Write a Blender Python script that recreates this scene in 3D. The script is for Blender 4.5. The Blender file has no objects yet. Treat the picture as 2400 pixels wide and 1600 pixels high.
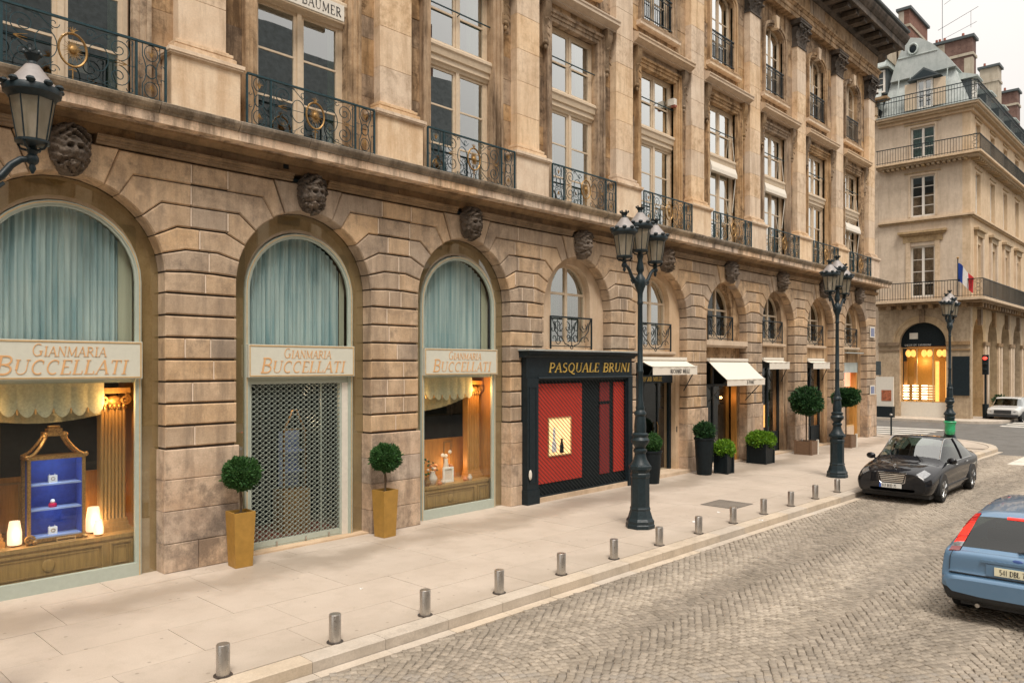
import bpy, math, random
from math import sin, cos, pi, radians, atan2, sqrt, asin
from mathutils import Vector, Matrix, noise
random.seed(7)
S = bpy.context.scene
COL = S.collection

# ---------------------------------------------------------------- camera
cd = bpy.data.cameras.new('camera'); cam = bpy.data.objects.new('camera', cd); COL.objects.link(cam)
cam.location = (-3.72, -12.377, 3.3)
cam.rotation_euler = (radians(90), 0, radians(43.242 - 90))
cd.sensor_fit = 'HORIZONTAL'; cd.sensor_width = 36; cd.lens = 36 * 1800.4 / 2400
cd.shift_y = 57.2 / 2400; cd.clip_start = .1; cd.clip_end = 2000
S.camera = cam

# ---------------------------------------------------------------- sky, sun, exposure
SUN_EL, SUN_AZ = radians(60), radians(-146)          # direction towards the sun (sin az, cos az)
w = bpy.data.worlds.new('World'); S.world = w; w.use_nodes = True
nt = w.node_tree; nt.nodes.clear()
out = nt.nodes.new('ShaderNodeOutputWorld'); bg = nt.nodes.new('ShaderNodeBackground')
sky = nt.nodes.new('ShaderNodeTexSky'); sky.sky_type = 'NISHITA'; sky.sun_disc = False
sky.sun_elevation = SUN_EL; sky.sun_rotation = SUN_AZ; sky.dust_density = 4; sky.air_density = 1.5
tc = nt.nodes.new('ShaderNodeTexCoord'); sp = nt.nodes.new('ShaderNodeSeparateXYZ')
nt.links.new(tc.outputs['Generated'], sp.inputs[0])
mr = nt.nodes.new('ShaderNodeMapRange'); mr.inputs['From Min'].default_value = 0; mr.inputs['From Max'].default_value = 1
mr.inputs['To Min'].default_value = 3.3; mr.inputs['To Max'].default_value = 12.4   # overcast dome: zenith brighter than horizon
nt.links.new(sp.outputs['Z'], mr.inputs['Value'])
nz = nt.nodes.new('ShaderNodeTexNoise'); nz.inputs['Scale'].default_value = 1.6; nz.inputs['Detail'].default_value = 5
nt.links.new(tc.outputs['Generated'], nz.inputs['Vector'])
nr = nt.nodes.new('ShaderNodeMapRange'); nr.inputs['From Min'].default_value = .3; nr.inputs['From Max'].default_value = .7
nr.inputs['To Min'].default_value = .93; nr.inputs['To Max'].default_value = 1.06
nt.links.new(nz.outputs['Fac'], nr.inputs['Value'])
mu = nt.nodes.new('ShaderNodeMath'); mu.operation = 'MULTIPLY'
nt.links.new(mr.outputs[0], mu.inputs[0]); nt.links.new(nr.outputs[0], mu.inputs[1])
vm = nt.nodes.new('ShaderNodeVectorMath'); vm.operation = 'SCALE'; vm.inputs[0].default_value = (1.0, .94, .875)
nt.links.new(mu.outputs[0], vm.inputs['Scale'])
mx = nt.nodes.new('ShaderNodeMix'); mx.data_type = 'RGBA'; mx.inputs['Factor'].default_value = .9
nt.links.new(sky.outputs[0], mx.inputs['A']); nt.links.new(vm.outputs[0], mx.inputs['B'])
nt.links.new(mx.outputs['Result'], bg.inputs['Color']); bg.inputs['Strength'].default_value = .1
nt.links.new(bg.outputs[0], out.inputs[0])
sd = bpy.data.lights.new('sun', 'SUN'); sun = bpy.data.objects.new('sun', sd); COL.objects.link(sun)
sd.energy = 1.6; sd.angle = radians(16); sd.color = (1, .92, .83)
sun.rotation_euler = Vector((-sin(SUN_AZ) * cos(SUN_EL), -cos(SUN_AZ) * cos(SUN_EL), -sin(SUN_EL))).to_track_quat('-Z', 'Y').to_euler()
S.view_settings.view_transform = 'Standard'; S.view_settings.look = 'None'
S.view_settings.gamma = 1; S.view_settings.use_curve_mapping = False; S.view_settings.exposure = .78
S.cycles.max_bounces = 8; S.cycles.transparent_max_bounces = 12; S.cycles.use_denoising = True
S.cycles.sample_clamp_indirect = 6

# ---------------------------------------------------------------- mesh helpers
class MB:
    def __init__(s): s.v = []; s.f = []
    def add(s, vs, fs):
        n = len(s.v); s.v.extend(tuple(p) for p in vs); s.f.extend(tuple(i + n for i in f) for f in fs); return s
    def box(s, x0, x1, y0, y1, z0, z1, t=0, tz=None):
        # t: inset of the top face (taper)
        v = [(x0, y0, z0), (x1, y0, z0), (x1, y1, z0), (x0, y1, z0), (x0 + t, y0 + t, z1), (x1 - t, y0 + t, z1), (x1 - t, y1 - t, z1), (x0 + t, y1 - t, z1)]
        return s.add(v, [(3, 2, 1, 0), (4, 5, 6, 7), (0, 1, 5, 4), (1, 2, 6, 5), (2, 3, 7, 6), (3, 0, 4, 7)])
    def obox(s, c, dx, dy, dz, m=None):
        v = [Vector((a * dx / 2, b * dy / 2, e * dz / 2)) for e in (-1, 1) for b in (-1, 1) for a in (-1, 1)]
        v = [((m @ p) if m else p) + Vector(c) for p in v]
        return s.add(v, [(2, 3, 1, 0), (4, 5, 7, 6), (0, 1, 5, 4), (1, 3, 7, 5), (3, 2, 6, 7), (2, 0, 4, 6)])
    def prism(s, poly, y0, y1):
        # poly: (x,z) outline, front at y0 (towards -y), back at y1
        n = len(poly); ar = sum(poly[i][0] * poly[(i + 1) % n][1] - poly[(i + 1) % n][0] * poly[i][1] for i in range(n))
        p = poly if ar > 0 else poly[::-1]
        v = [(x, y0, z) for x, z in p] + [(x, y1, z) for x, z in p]
        f = [tuple(range(n)), tuple(range(2 * n - 1, n - 1, -1))] + [((i + 1) % n, i, n + i, n + (i + 1) % n) for i in range(n)]
        return s.add(v, f)
    def block(s, poly, y0, y1, c=.02, g=.0, flat=()):
        # dressed stone: outline shrunk by g, front edge chamfered by c
        n = len(poly); ar = sum(poly[i][0] * poly[(i + 1) % n][1] - poly[(i + 1) % n][0] * poly[i][1] for i in range(n))
        p = poly if ar > 0 else poly[::-1]
        a = inset(p, g); b = inset(p, g + c)
        v = [(x, y1, z) for x, z in a] + [(x, y0 + c, z) for x, z in a] + [(x, y0, z) for x, z in b]
        f = [tuple(range(2 * n, 3 * n))]
        for k in (0, 1):
            f += [(k * n + i, k * n + (i + 1) % n, k * n + n + (i + 1) % n, k * n + n + i) for i in range(n)]
        return s.add(v, f)
    def sweepx(s, prof, x0, x1, caps=True):
        # prof: closed (y,z) outline swept along x
        n = len(prof); v = [(x0, y, z) for y, z in prof] + [(x1, y, z) for y, z in prof]
        f = [(i, (i + 1) % n, n + (i + 1) % n, n + i) for i in range(n)]
        if caps: f += [tuple(range(n - 1, -1, -1)), tuple(range(n, 2 * n))]
        return s.add(v, f)
    def lathe(s, prof, n=16, c=(0, 0, 0), a0=0, sq=None):
        v = []; f = []; m = len(prof)
        for r, z in prof:
            for i in range(n):
                a = a0 + 2 * pi * i / n; v.append((c[0] + r * cos(a), c[1] + r * sin(a), c[2] + z))
        for j in range(m - 1):
            for i in range(n):
                k = (i + 1) % n; f.append((j * n + i, j * n + k, (j + 1) * n + k, (j + 1) * n + i))
        f.append(tuple(range(n - 1, -1, -1))); f.append(tuple(range((m - 1) * n, m * n)))
        return s.add(v, f)
    def tube(s, pts, r, n=5, closed=False, r1=None, flat=1):
        pts = [Vector(p) for p in pts]; m = len(pts); v = []; f = []
        up = Vector((.13, 1, .07))
        for i, p in enumerate(pts):
            t = (pts[(i + 1) % m] - pts[i - 1]) if closed else (pts[min(i + 1, m - 1)] - pts[max(i - 1, 0)])
            if t.length < 1e-9: t = Vector((0, 0, 1))
            t.normalize(); a = t.cross(up)
            if a.length < 1e-3: a = t.cross(Vector((1, 0, 0)))
            a.normalize(); b = t.cross(a)
            rr = r if r1 is None else r + (r1 - r) * i / max(1, m - 1)
            for k in range(n):
                q = 2 * pi * k / n + pi / 4; v.append(p + a * rr * cos(q) + b * rr * flat * sin(q))
        for i in range(m if closed else m - 1):
            j = (i + 1) % m
            for k in range(n):
                l = (k + 1) % n; f.append((i * n + k, i * n + l, j * n + l, j * n + k))
        if not closed: f += [tuple(range(n - 1, -1, -1)), tuple(range((m - 1) * n, m * n))]
        return s.add(v, f)
    def grid(s, fn, nu, nv):
        v = [fn(i / nu, j / nv) for j in range(nv + 1) for i in range(nu + 1)]
        return s.add(v, [(j * (nu + 1) + i, j * (nu + 1) + i + 1, (j + 1) * (nu + 1) + i + 1, (j + 1) * (nu + 1) + i) for j in range(nv) for i in range(nu)])
    def ball(s, c, rx, ry=None, rz=None, nu=10, nv=7):
        ry = ry or rx; rz = rz or rx
        return s.lathe([(max(1e-4, sin(pi * j / nv)), -cos(pi * j / nv)) for j in range(nv + 1)], nu).xf_last(nu * (nv + 1), lambda p: (c[0] + p[0] * rx, c[1] + p[1] * ry, c[2] + p[2] * rz))
    def xf_last(s, n, fn):
        for i in range(len(s.v) - n, len(s.v)): s.v[i] = tuple(fn(s.v[i]))
        return s
    def xf(s, fn): s.v = [tuple(fn(p)) for p in s.v]; return s
    def mesh(s, name, mat=None, smooth=None):
        me = bpy.data.meshes.new(name); me.from_pydata(s.v, [], s.f)
        if mat: me.materials.append(M[mat] if isinstance(mat, str) else mat)
        if smooth is not None:
            me.polygons.foreach_set('use_smooth', [True] * len(me.polygons)); me.set_sharp_from_angle(angle=radians(smooth))
        me.update(); return me
    def build(s, name, mat, parent=None, loc=(0, 0, 0), smooth=None, rz=0):
        return put(s.mesh(name, mat, smooth), name, parent, loc, rz)

def inset(p, d):
    if d == 0: return list(p)
    n = len(p); o = []
    for i in range(n):
        a, b, c = Vector(p[i - 1]), Vector(p[i]), Vector(p[(i + 1) % n])
        e1 = (b - a); e2 = (c - b)
        if e1.length < 1e-7: e1 = e2
        if e2.length < 1e-7: e2 = e1
        e1 = e1.normalized(); e2 = e2.normalized()
        n1 = Vector((-e1.y, e1.x)); n2 = Vector((-e2.y, e2.x)); m = n1 + n2
        k = max(.35, (1 + n1.dot(n2)))
        o.append(tuple(b + m * d / k))
    return o

def put(me, name, parent=None, loc=(0, 0, 0), rz=0, scale=None):
    o = bpy.data.objects.new(name, me); COL.objects.link(o); o.location = loc
    if rz: o.rotation_euler = (0, 0, rz)
    if scale: o.scale = scale
    if parent: o.parent = parent
    return o
def tag(o, label=None, cat=None, group=None, kind=None):
    if label: o['label'] = label
    if cat: o['category'] = cat
    if group: o['group'] = group
    if kind: o['kind'] = kind
    return o
def empty(name, loc=(0, 0, 0), label=None, cat=None, group=None, parent=None, rz=0):
    o = bpy.data.objects.new(name, None); COL.objects.link(o); o.location = loc; o.empty_display_size = .2
    if rz: o.rotation_euler = (0, 0, rz)
    if parent: o.parent = parent
    return tag(o, label, cat, group)
def copy_tree(o, parent=None, loc=None):
    c = o.copy(); COL.objects.link(c); c.parent = parent
    if loc is not None: c.location = loc
    for ch in list(o.children): copy_tree(ch, c)
    return c
def spiral(cx, cz, r0, r1, a0, a1, n=14, y=0):
    return [(cx + (r0 + (r1 - r0) * i / n) * cos(a0 + (a1 - a0) * i / n), y, cz + (r0 + (r1 - r0) * i / n) * sin(a0 + (a1 - a0) * i / n)) for i in range(n + 1)]
def arc(cx, cz, r, a0, a1, n=12): return [(cx + r * cos(a0 + (a1 - a0) * i / n), cz + r * sin(a0 + (a1 - a0) * i / n)) for i in range(n + 1)]

# ---------------------------------------------------------------- materials
M = {}
class NT:
    def __init__(s, name):
        m = bpy.data.materials.new(name); m.use_nodes = True; s.m = m; s.t = m.node_tree; s.t.nodes.clear(); M[name] = m
        s.o = s.n('ShaderNodeOutputMaterial'); s.geo = None
    def n(s, k, **kw):
        x = s.t.nodes.new(k)
        for a, b in kw.items():
            if hasattr(x, a): setattr(x, a, b)
            else: x.inputs[a].default_value = b
        return x
    def l(s, a, b): s.t.links.new(a, b)
    def pos(s):
        if not s.geo: s.geo = s.n('ShaderNodeNewGeometry')
        return s.geo.outputs['Position']
    def noise(s, scale, detail=4, rough=.55, vec=None, stretch=None, w=None):
        t = s.n('ShaderNodeTexNoise'); t.inputs['Scale'].default_value = scale; t.inputs['Detail'].default_value = detail; t.inputs['Roughness'].default_value = rough
        v = vec or s.pos()
        if stretch:
            mp = s.n('ShaderNodeMapping'); mp.inputs['Scale'].default_value = stretch; s.l(v, mp.inputs['Vector']); v = mp.outputs[0]
        s.l(v, t.inputs['Vector']); return t.outputs['Fac']
    def rng(s, x, a, b, c=0, d=1):
        r = s.n('ShaderNodeMapRange'); r.inputs['From Min'].default_value = a; r.inputs['From Max'].default_value = b; r.inputs['To Min'].default_value = c; r.inputs['To Max'].default_value = d
        s.l(x, r.inputs['Value']); return r.outputs[0]
    def mix(s, f, a, b, mode='MIX'):
        x = s.n('ShaderNodeMix'); x.data_type = 'RGBA'; x.blend_type = mode
        for i, q in (('Factor', f), ('A', a), ('B', b)):
            if isinstance(q, (int, float)): x.inputs[i].default_value = q
            elif isinstance(q, tuple): x.inputs[i].default_value = (*q[:3], 1)
            else: s.l(q, x.inputs[i])
        return x.outputs['Result']
    def math(s, op, a, b=None):
        x = s.n('ShaderNodeMath'); x.operation = op
        for i, q in enumerate((a, b)):
            if q is None: continue
            if isinstance(q, (int, float)): x.inputs[i].default_value = q
            else: s.l(q, x.inputs[i])
        return x.outputs[0]
    def scale(s, col, f):
        x = s.n('ShaderNodeVectorMath'); x.operation = 'SCALE'
        if isinstance(col, tuple): x.inputs[0].default_value = col[:3]
        else: s.l(col, x.inputs[0])
        if isinstance(f, (int, float)): x.inputs['Scale'].default_value = f
        else: s.l(f, x.inputs['Scale'])
        return x.outputs[0]
    def bump(s, h, strength=.3, dist=.01):
        b = s.n('ShaderNodeBump'); b.inputs['Strength'].default_value = strength; b.inputs['Distance'].default_value = dist; s.l(h, b.inputs['Height']); return b.outputs[0]
    def bsdf(s, col, rough=.6, metal=0, normal=None, spec=.5, coat=0, emit=None, estr=0):
        b = s.n('ShaderNodeBsdfPrincipled')
        for i, q in (('Base Color', col), ('Roughness', rough), ('Metallic', metal), ('Specular IOR Level', spec), ('Coat Weight', coat)):
            if isinstance(q, tuple): b.inputs[i].default_value = (*q[:3], 1)
            elif isinstance(q, (int, float)): b.inputs[i].default_value = q
            else: s.l(q, b.inputs[i])
        b.inputs['Coat Roughness'].default_value = .04
        if normal: s.l(normal, b.inputs['Normal'])
        if emit: b.inputs['Emission Color'].default_value = (*emit, 1); b.inputs['Emission Strength'].default_value = estr
        s.l(b.outputs[0], s.o.inputs['Surface']); return b

def stone(name, base, light, dirt, dirt_amt=.5, rnd=.22, streak=.35, fine=.12, rough=.85, bumps=.25, soot=None, patch=.0):
    k = NT(name)
    a = k.rng(k.noise(1.4, 7, .68), .38, .62)
    c = k.mix(a, base, light)
    st = k.rng(k.noise(3.6, 6, .7, stretch=(1, 1, .13)), .47, .66)
    c = k.mix(k.math('MULTIPLY', st, streak), c, dirt)
    oi = k.n('ShaderNodeObjectInfo')
    d = k.math('MULTIPLY', k.rng(k.noise(4.2, 8, .74), .47, .64), k.rng(k.math('FRACT', k.math('MULTIPLY', oi.outputs['Random'], 5.7)), 0, 1, .15, 1.4 if rnd > .02 else .9))
    c = k.mix(k.math('MULTIPLY', d, dirt_amt), c, dirt)
    if soot:
        e = k.rng(k.noise(.8, 8, .76), .5, .62); c = k.mix(k.math('MULTIPLY', e, .85), c, soot)
    if patch:
        e = k.rng(k.noise(1.9, 3, .5), .6, .66); c = k.mix(k.math('MULTIPLY', e, patch), c, tuple(min(.8, x * 1.35) for x in light))
    r = k.rng(oi.outputs['Random'], 0, 1, 1 - rnd, 1 + rnd)
    fn = k.rng(k.noise(38, 4, .7), .3, .7, 1 - fine, 1 + fine)
    c = k.scale(c, k.math('MULTIPLY', r, fn))
    # hue drift from stone to stone
    h = k.n('ShaderNodeHueSaturation'); k.l(c, h.inputs['Color']); k.l(k.rng(oi.outputs['Random'], 0, 1, .82, 1.16), h.inputs['Saturation'])
    hh = k.math('ADD', k.noise(26, 6, .75), k.math('MULTIPLY', k.noise(7, 4), 1.2))
    k.bsdf(h.outputs[0], rough, normal=k.bump(hh, bumps, .012), spec=.25); return k.m

stone('pier_stone', (.415, .298, .195), (.535, .40, .275), (.15, .116, .088), .45, .2, .5, .13, patch=.35)
stone('plinth_stone', (.50, .36, .25), (.62, .48, .355), (.15, .112, .085), .5, .14, .55, .12, soot=(.20, .155, .12))
stone('upper_stone', (.38, .252, .145), (.54, .39, .25), (.115, .072, .04), .75, .13, .95, .10)  # stained stone; base also lowered to put shading of recessed walls into colour
stone('strip_stone', (.29, .185, .10), (.47, .33, .205), (.09, .055, .03), .8, .13, .95, .12, soot=(.10, .062, .036))  # soot and stains, plus shade of the window recesses put into the tone
stone('pilaster_stone', (.69, .52, .355), (.78, .62, .45), (.36, .235, .135), .5, .06, .5, .08)
stone('pedestal_stone', (.73, .565, .40), (.79, .65, .49), (.47, .31, .185), .5, .06, .5, .07)
stone('frieze_stone', (.235, .16, .092), (.34, .235, .142), (.10, .07, .044), .6, .16, .5, .12)  # base darkened to put the shade under the ledge into the colour
stone('ledge_stone', (.68, .49, .335), (.77, .60, .44), (.16, .115, .08), .55, .10, 1.0, .14)
stone('ledge_top', (.20, .155, .105), (.42, .34, .25), (.085, .068, .05), .6, .2, .6, .2)
stone('soot_stone', (.085, .072, .06), (.17, .14, .115), (.03, .028, .027), .9, .0, .5, .3, bumps=.6)
stone('joint', (.055, .044, .037), (.08, .063, .052), (.032, .027, .023), .6, 0, .3, .1)
stone('mortar', (.68, .56, .44), (.74, .62, .50), (.5, .4, .3), .3, .05, .2, .1)
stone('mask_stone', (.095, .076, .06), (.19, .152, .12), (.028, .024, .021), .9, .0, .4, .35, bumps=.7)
stone('panel_stone', (.56, .42, .29), (.65, .51, .37), (.42, .31, .21), .4, .05, .4, .07)
stone('town_stone', (.58, .455, .325), (.66, .53, .39), (.42, .32, .22), .45, .03, .5, .06)
stone('arcade_stone', (.42, .31, .185), (.50, .38, .245), (.25, .18, .11), .6, .03, .5, .08)
stone('brick_red', (.165, .085, .065), (.225, .125, .095), (.09, .045, .035), .6, .2, .3, .25)
stone('rendered_wall', (.40, .35, .28), (.47, .42, .34), (.26, .22, .17), .5, .0, .6, .1)
stone('slab', (.60, .50, .39), (.67, .57, .455), (.50, .41, .315), .35, .035, .1, .07, rough=.8, bumps=.12)
stone('kerb_stone', (.48, .41, .325), (.55, .475, .385), (.31, .26, .205), .4, .06, .1, .1, rough=.8, bumps=.2)
stone('cobble', (.285, .247, .20), (.335, .293, .242), (.225, .194, .157), .4, .06, .1, .15, rough=.72, bumps=.3)
stone('sandy_joint', (.175, .15, .12), (.225, .193, .157), (.125, .106, .086), .6, 0, .1, .25)
stone('asphalt', (.12, .115, .105), (.16, .155, .145), (.085, .08, .075), .5, 0, .1, .2, bumps=.3)
stone('road_paint', (.6, .57, .5), (.7, .67, .6), (.3, .28, .25), .6, 0, .1, .1)
stone('zinc', (.40, .45, .43), (.50, .54, .52), (.30, .34, .33), .4, .05, .6, .06, rough=.5)

def plain(name, col, rough=.5, metal=0, var=.1, bump=.05, sc=12, spec=.5, coat=0, emit=None, estr=0, stretch=None):
    k = NT(name); f = k.rng(k.noise(sc, 4, .6, stretch=stretch), .3, .7, 1 - var, 1 + var)
    k.bsdf(k.scale(col, f), k.rng(k.noise(sc * 1.7, 3), .3, .7, max(.02, rough - .08), min(1, rough + .08)), metal, k.bump(k.noise(sc * 3, 4), bump, .004) if bump else None, spec, coat, emit, estr); return k.m
plain('iron', (.014, .024, .028), .5, .3, .25, .15, 30)
plain('blue_iron', (.014, .048, .060), .5, .2, .3, .15, 30)
plain('dark_green_paint', (.013, .025, .031), .45, 0, .3, .15, 25, spec=.35)
plain('gilding', (.33, .195, .068), .45, .6, .45, .3, 40)
plain('gold_trim', (.62, .42, .20), .45, .2, .1)
plain('gold_pot', (.40, .225, .045), .5, .15, .12, .1, 9)
plain('sage_paint', (.42, .47, .41), .45, 0, .05, .03)
plain('sage_sign', (.62, .62, .53), .5, 0, .03, .02)
plain('sign_letter', (.74, .43, .20), .45, .1, .06, 0)
plain('black_letter', (.03, .028, .028), .5, 0, .06, 0)
plain('brass_letter', (.62, .42, .10), .35, .4, .15, 0)
plain('cream_paint', (.62, .50, .36), .5, 0, .08, .05)
plain('white_paint', (.70, .66, .58), .5, 0, .06, .04)
plain('window_white', (.72, .69, .63), .5, 0, .05, .03)
plain('black_paint', (.010, .018, .023), .5, 0, .2, .05, 10, spec=.25)
plain('black_matt', (.010, .016, .019), .7, 0, .2, .05, 10, spec=.2)
plain('red_panel', (.60, .048, .028), .7, 0, .08, .1, 20)
plain('deep_red_panel', (.26, .028, .028), .7, 0, .08, .1, 20)
plain('oak', (.32, .195, .065), .5, 0, .22, .1, 3.5, stretch=(8, 8, .7))
plain('orange_oak', (.48, .235, .055), .5, 0, .2, .1, 3.5, stretch=(8, 8, .7))
plain('blue_velvet', (.03, .07, .36), .9, 0, .2, .05)
plain('pale_velvet', (.25, .34, .62), .9, 0, .1, .05)
plain('white_card', (.8, .8, .78), .6, 0, .03, 0)
plain('red_gem', (.6, .01, .08), .2, 0, .05, 0)
plain('pelmet_fabric', (.52, .55, .42), .85, 0, .18, .3, 30); plain('swag_fabric', (.30, .28, .18), .85, 0, .18, .3, 30)
plain('awning_canvas', (.74, .69, .60), .85, 0, .05, .1, 25)
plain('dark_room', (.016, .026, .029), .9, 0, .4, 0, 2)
plain('grille_steel', (.38, .45, .41), .4, .5, .15, .05, 20)
plain('thin_grille', (.035, .042, .045), .45, .5, .2, 0, 20)
plain('steel', (.50, .475, .44), .33, .85, .12, .08, 30, stretch=(1, 1, .2))
plain('rubber', (.012, .013, .014), .8, 0, .2, .1)
plain('soil', (.05, .035, .022), .95, 0, .3, .5, 40)
plain('bark', (.11, .075, .045), .9, 0, .3, .5, 30)
plain('planter_black', (.008, .013, .016), .5, 0, .2, .1, spec=.2)
plain('planter_wood', (.16, .095, .055), .6, 0, .25, .15, 6, stretch=(1, 1, 6))
plain('lamp_cap', (.30, .275, .265), .45, .1, .12, .1, 15)
plain('terracotta', (.30, .10, .065), .8, 0, .15, .1)
plain('roof_grey', (.13, .15, .155), .6, 0, .3, .1, 3); plain('slate', (.06, .075, .08), .5, 0, .2, .1)
plain('porcelain', (.70, .62, .55), .35, 0, .08, 0)
plain('petal_orange', (.7, .26, .10), .6, 0, .2, 0)
plain('petal_white', (.75, .68, .6), .6, 0, .1, 0)
plain('green_bag', (.03, .38, .16), .35, 0, .2, .3, 12)
plain('sign_blue', (.05, .10, .30), .4, 0, .05, 0)
plain('flag_blue', (.012, .055, .30), .8); plain('flag_white', (.75, .73, .70), .8); plain('flag_red', (.62, .03, .035), .8)
plain('chrome', (.72, .73, .74), .12, 1, .02, 0)
plain('alloy', (.52, .53, .53), .3, .9, .08, 0)
def paint(name, col, metal=0, coat=1.0, rough=.5, spec=.3):
    k = NT(name); b = k.bsdf(col, rough, metal, None, spec, coat); b.inputs['Coat Roughness'].default_value = .03; b.inputs['Coat IOR'].default_value = 1.45
paint('car_black', (.005, .006, .009), 0, 1.0, .6, .1); paint('car_blue', (.11, .21, .335), .3, 1.0, .36, .5); paint('car_white', (.55, .55, .53))
plain('car_plastic', (.02, .022, .024), .55, 0, .2, .05)
plain('plate_white', (.72, .72, .68), .45, 0, .03, 0)
plain('plate_yellow', (.74, .70, .50), .45, 0, .03, 0)
plain('plate_blue', (.03, .10, .42), .45, 0, .03, 0)
plain('lens_red', (.55, .012, .012), .15, 0, .1, 0, coat=1)
plain('lens_dark', (.16, .006, .008), .15, 0, .1, 0, coat=1); plain('lens_lit', (.7, .03, .02), .2, 0, .1, 0, emit=(1, .05, .03), estr=.5)
plain('lens_clear', (.30, .31, .32), .18, .5, .35, 0, 30, coat=1)
plain('red_lamp', (.5, .02, .01), .3, 0, 0, 0, emit=(1, .05, .03), estr=2)
plain('lamp_glow', (.9, .7, .5), .5, 0, 0, 0, emit=(1, .60, .36), estr=.8)
plain('bulb_glow', (1, .9, .8), .5, 0, 0, 0, emit=(1, .72, .45), estr=4)
plain('warm_glow', (.9, .5, .2), .5, 0, .25, 0, 5, emit=(1, .42, .09), estr=1.05)
plain('pale_glow', (.9, .7, .4), .5, 0, .25, 0, 5, emit=(1, .55, .22), estr=.62)
plain('pink_glow', (.9, .5, .4), .5, 0, .2, 0, 5, emit=(1, .36, .2), estr=1.1)
plain('poster_pale', (.62, .55, .45), .4, 0, .5, 0, 3); plain('poster_red', (.36, .12, .06), .4, 0, .6, 0, 6)

def glass(name, tint=(1, 1, 1), ior=1.5, rough=.0, gain=1.0):
    k = NT(name); g = k.n('ShaderNodeBsdfGlossy'); g.inputs['Roughness'].default_value = rough; g.inputs['Color'].default_value = (.95, .97, .96, 1)
    t = k.n('ShaderNodeBsdfTransparent'); t.inputs['Color'].default_value = (*tint, 1)
    f = k.n('ShaderNodeFresnel'); f.inputs['IOR'].default_value = ior
    nb = k.bump(k.noise(1.1, 2), .035, .02); ob = k.n('ShaderNodeObjectInfo'); cb_ = k.n('ShaderNodeCombineXYZ')
    k.l(k.rng(ob.outputs['Random'], 0, 1, -.018, .018), cb_.inputs[0]); k.l(k.rng(k.math('FRACT', k.math('MULTIPLY', ob.outputs['Random'], 7.3)), 0, 1, -.018, .018), cb_.inputs[2])
    av = k.n('ShaderNodeVectorMath'); av.operation = 'ADD'; k.l(nb, av.inputs[0]); k.l(cb_.outputs[0], av.inputs[1]); nv = k.n('ShaderNodeVectorMath'); nv.operation = 'NORMALIZE'; k.l(av.outputs[0], nv.inputs[0]); k.l(nv.outputs[0], g.inputs['Normal'])
    bf = k.math('SUBTRACT', 1.0, k.n('ShaderNodeNewGeometry').outputs['Backfacing'])
    m = k.n('ShaderNodeMixShader'); k.l(k.math('MULTIPLY', bf, k.math('MINIMUM', k.math('MULTIPLY', f.outputs[0], gain), .9)), m.inputs[0]); k.l(t.outputs[0], m.inputs[1]); k.l(g.outputs[0], m.inputs[2]); k.l(m.outputs[0], k.o.inputs['Surface'])
glass('pane', (.66, .76, .74), 1.5, .005, 8.5)
glass('shop_glass', (.95, .97, .96), 1.45, .005, 1.6)
glass('reflective_glass', (.62, .60, .48), 1.5, .01, 4.0)
glass('car_glass', (.30, .40, .38), 1.5, 0, 4.5); glass('car_side_glass', (.20, .26, .25), 1.5, 0, 1.6)
k = NT('lantern_glass'); p_ = k.bsdf(k.mix(k.rng(k.noise(9, 4, stretch=(1, 1, .4)), .35, .65), (.30, .265, .19), (.42, .375, .285)), .3); t_ = k.n('ShaderNodeBsdfTransparent'); m_ = k.n('ShaderNodeMixShader'); m_.inputs[0].default_value = .45; k.l(p_.outputs[0], m_.inputs[1]); k.l(t_.outputs[0], m_.inputs[2]); k.l(m_.outputs[0], k.o.inputs['Surface'])

def foliage(name, a, b):
    k = NT(name); oi = k.n('ShaderNodeNewGeometry'); c = k.mix(oi.outputs['Random Per Island'], a, b)
    p = k.n('ShaderNodeBsdfPrincipled'); k.l(c, p.inputs['Base Color']); p.inputs['Roughness'].default_value = .5; p.inputs['Specular IOR Level'].default_value = .3
    t = k.n('ShaderNodeBsdfTranslucent'); k.l(c, t.inputs['Color']); m = k.n('ShaderNodeMixShader'); m.inputs[0].default_value = .25
    k.l(p.outputs[0], m.inputs[1]); k.l(t.outputs[0], m.inputs[2]); k.l(m.outputs[0], k.o.inputs['Surface'])
foliage('box_leaf', (.022, .075, .022), (.07, .17, .045))
foliage('dark_leaf', (.012, .045, .018), (.045, .115, .035))
foliage('lime_leaf', (.06, .17, .012), (.22, .40, .03))
def curtain_mat(name, a, b):
    k = NT(name); c = k.mix(k.rng(k.noise(9, 3, stretch=(1, 1, .05)), .35, .65), a, b)
    p = k.n('ShaderNodeBsdfPrincipled'); k.l(c, p.inputs['Base Color']); p.inputs['Roughness'].default_value = .9
    t = k.n('ShaderNodeBsdfTranslucent'); k.l(c, t.inputs['Color']); m = k.n('ShaderNodeMixShader'); m.inputs[0].default_value = .3
    k.l(p.outputs[0], m.inputs[1]); k.l(t.outputs[0], m.inputs[2]); k.l(m.outputs[0], k.o.inputs['Surface'])
curtain_mat('teal_curtain', (.34, .51, .56), (.70, .82, .82)); curtain_mat('cream_curtain', (.56, .58, .44), (.66, .67, .53)); curtain_mat('net_curtain', (.55, .58, .56), (.72, .74, .71))
# ---------------------------------------------------------------- view test (used only to skip what the frame cannot show)
YAW = radians(43.242)
def to_px(x, y, z):
    dx, dy = x + 3.72, y + 12.377
    d = dx * cos(YAW) + dy * sin(YAW); r = dx * sin(YAW) - dy * cos(YAW)
    if d < .3: return (-9999, -9999, d)
    return (1200 + 1800.4 * r / d, 857.2 - 1800.4 * (z - 3.3) / d, d)
def seen(x, y, z=0, m=600):
    a = to_px(x, y, z); return a[2] > .3 and -m < a[0] < 2400 + m and -m < a[1] < 1600 + m

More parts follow.
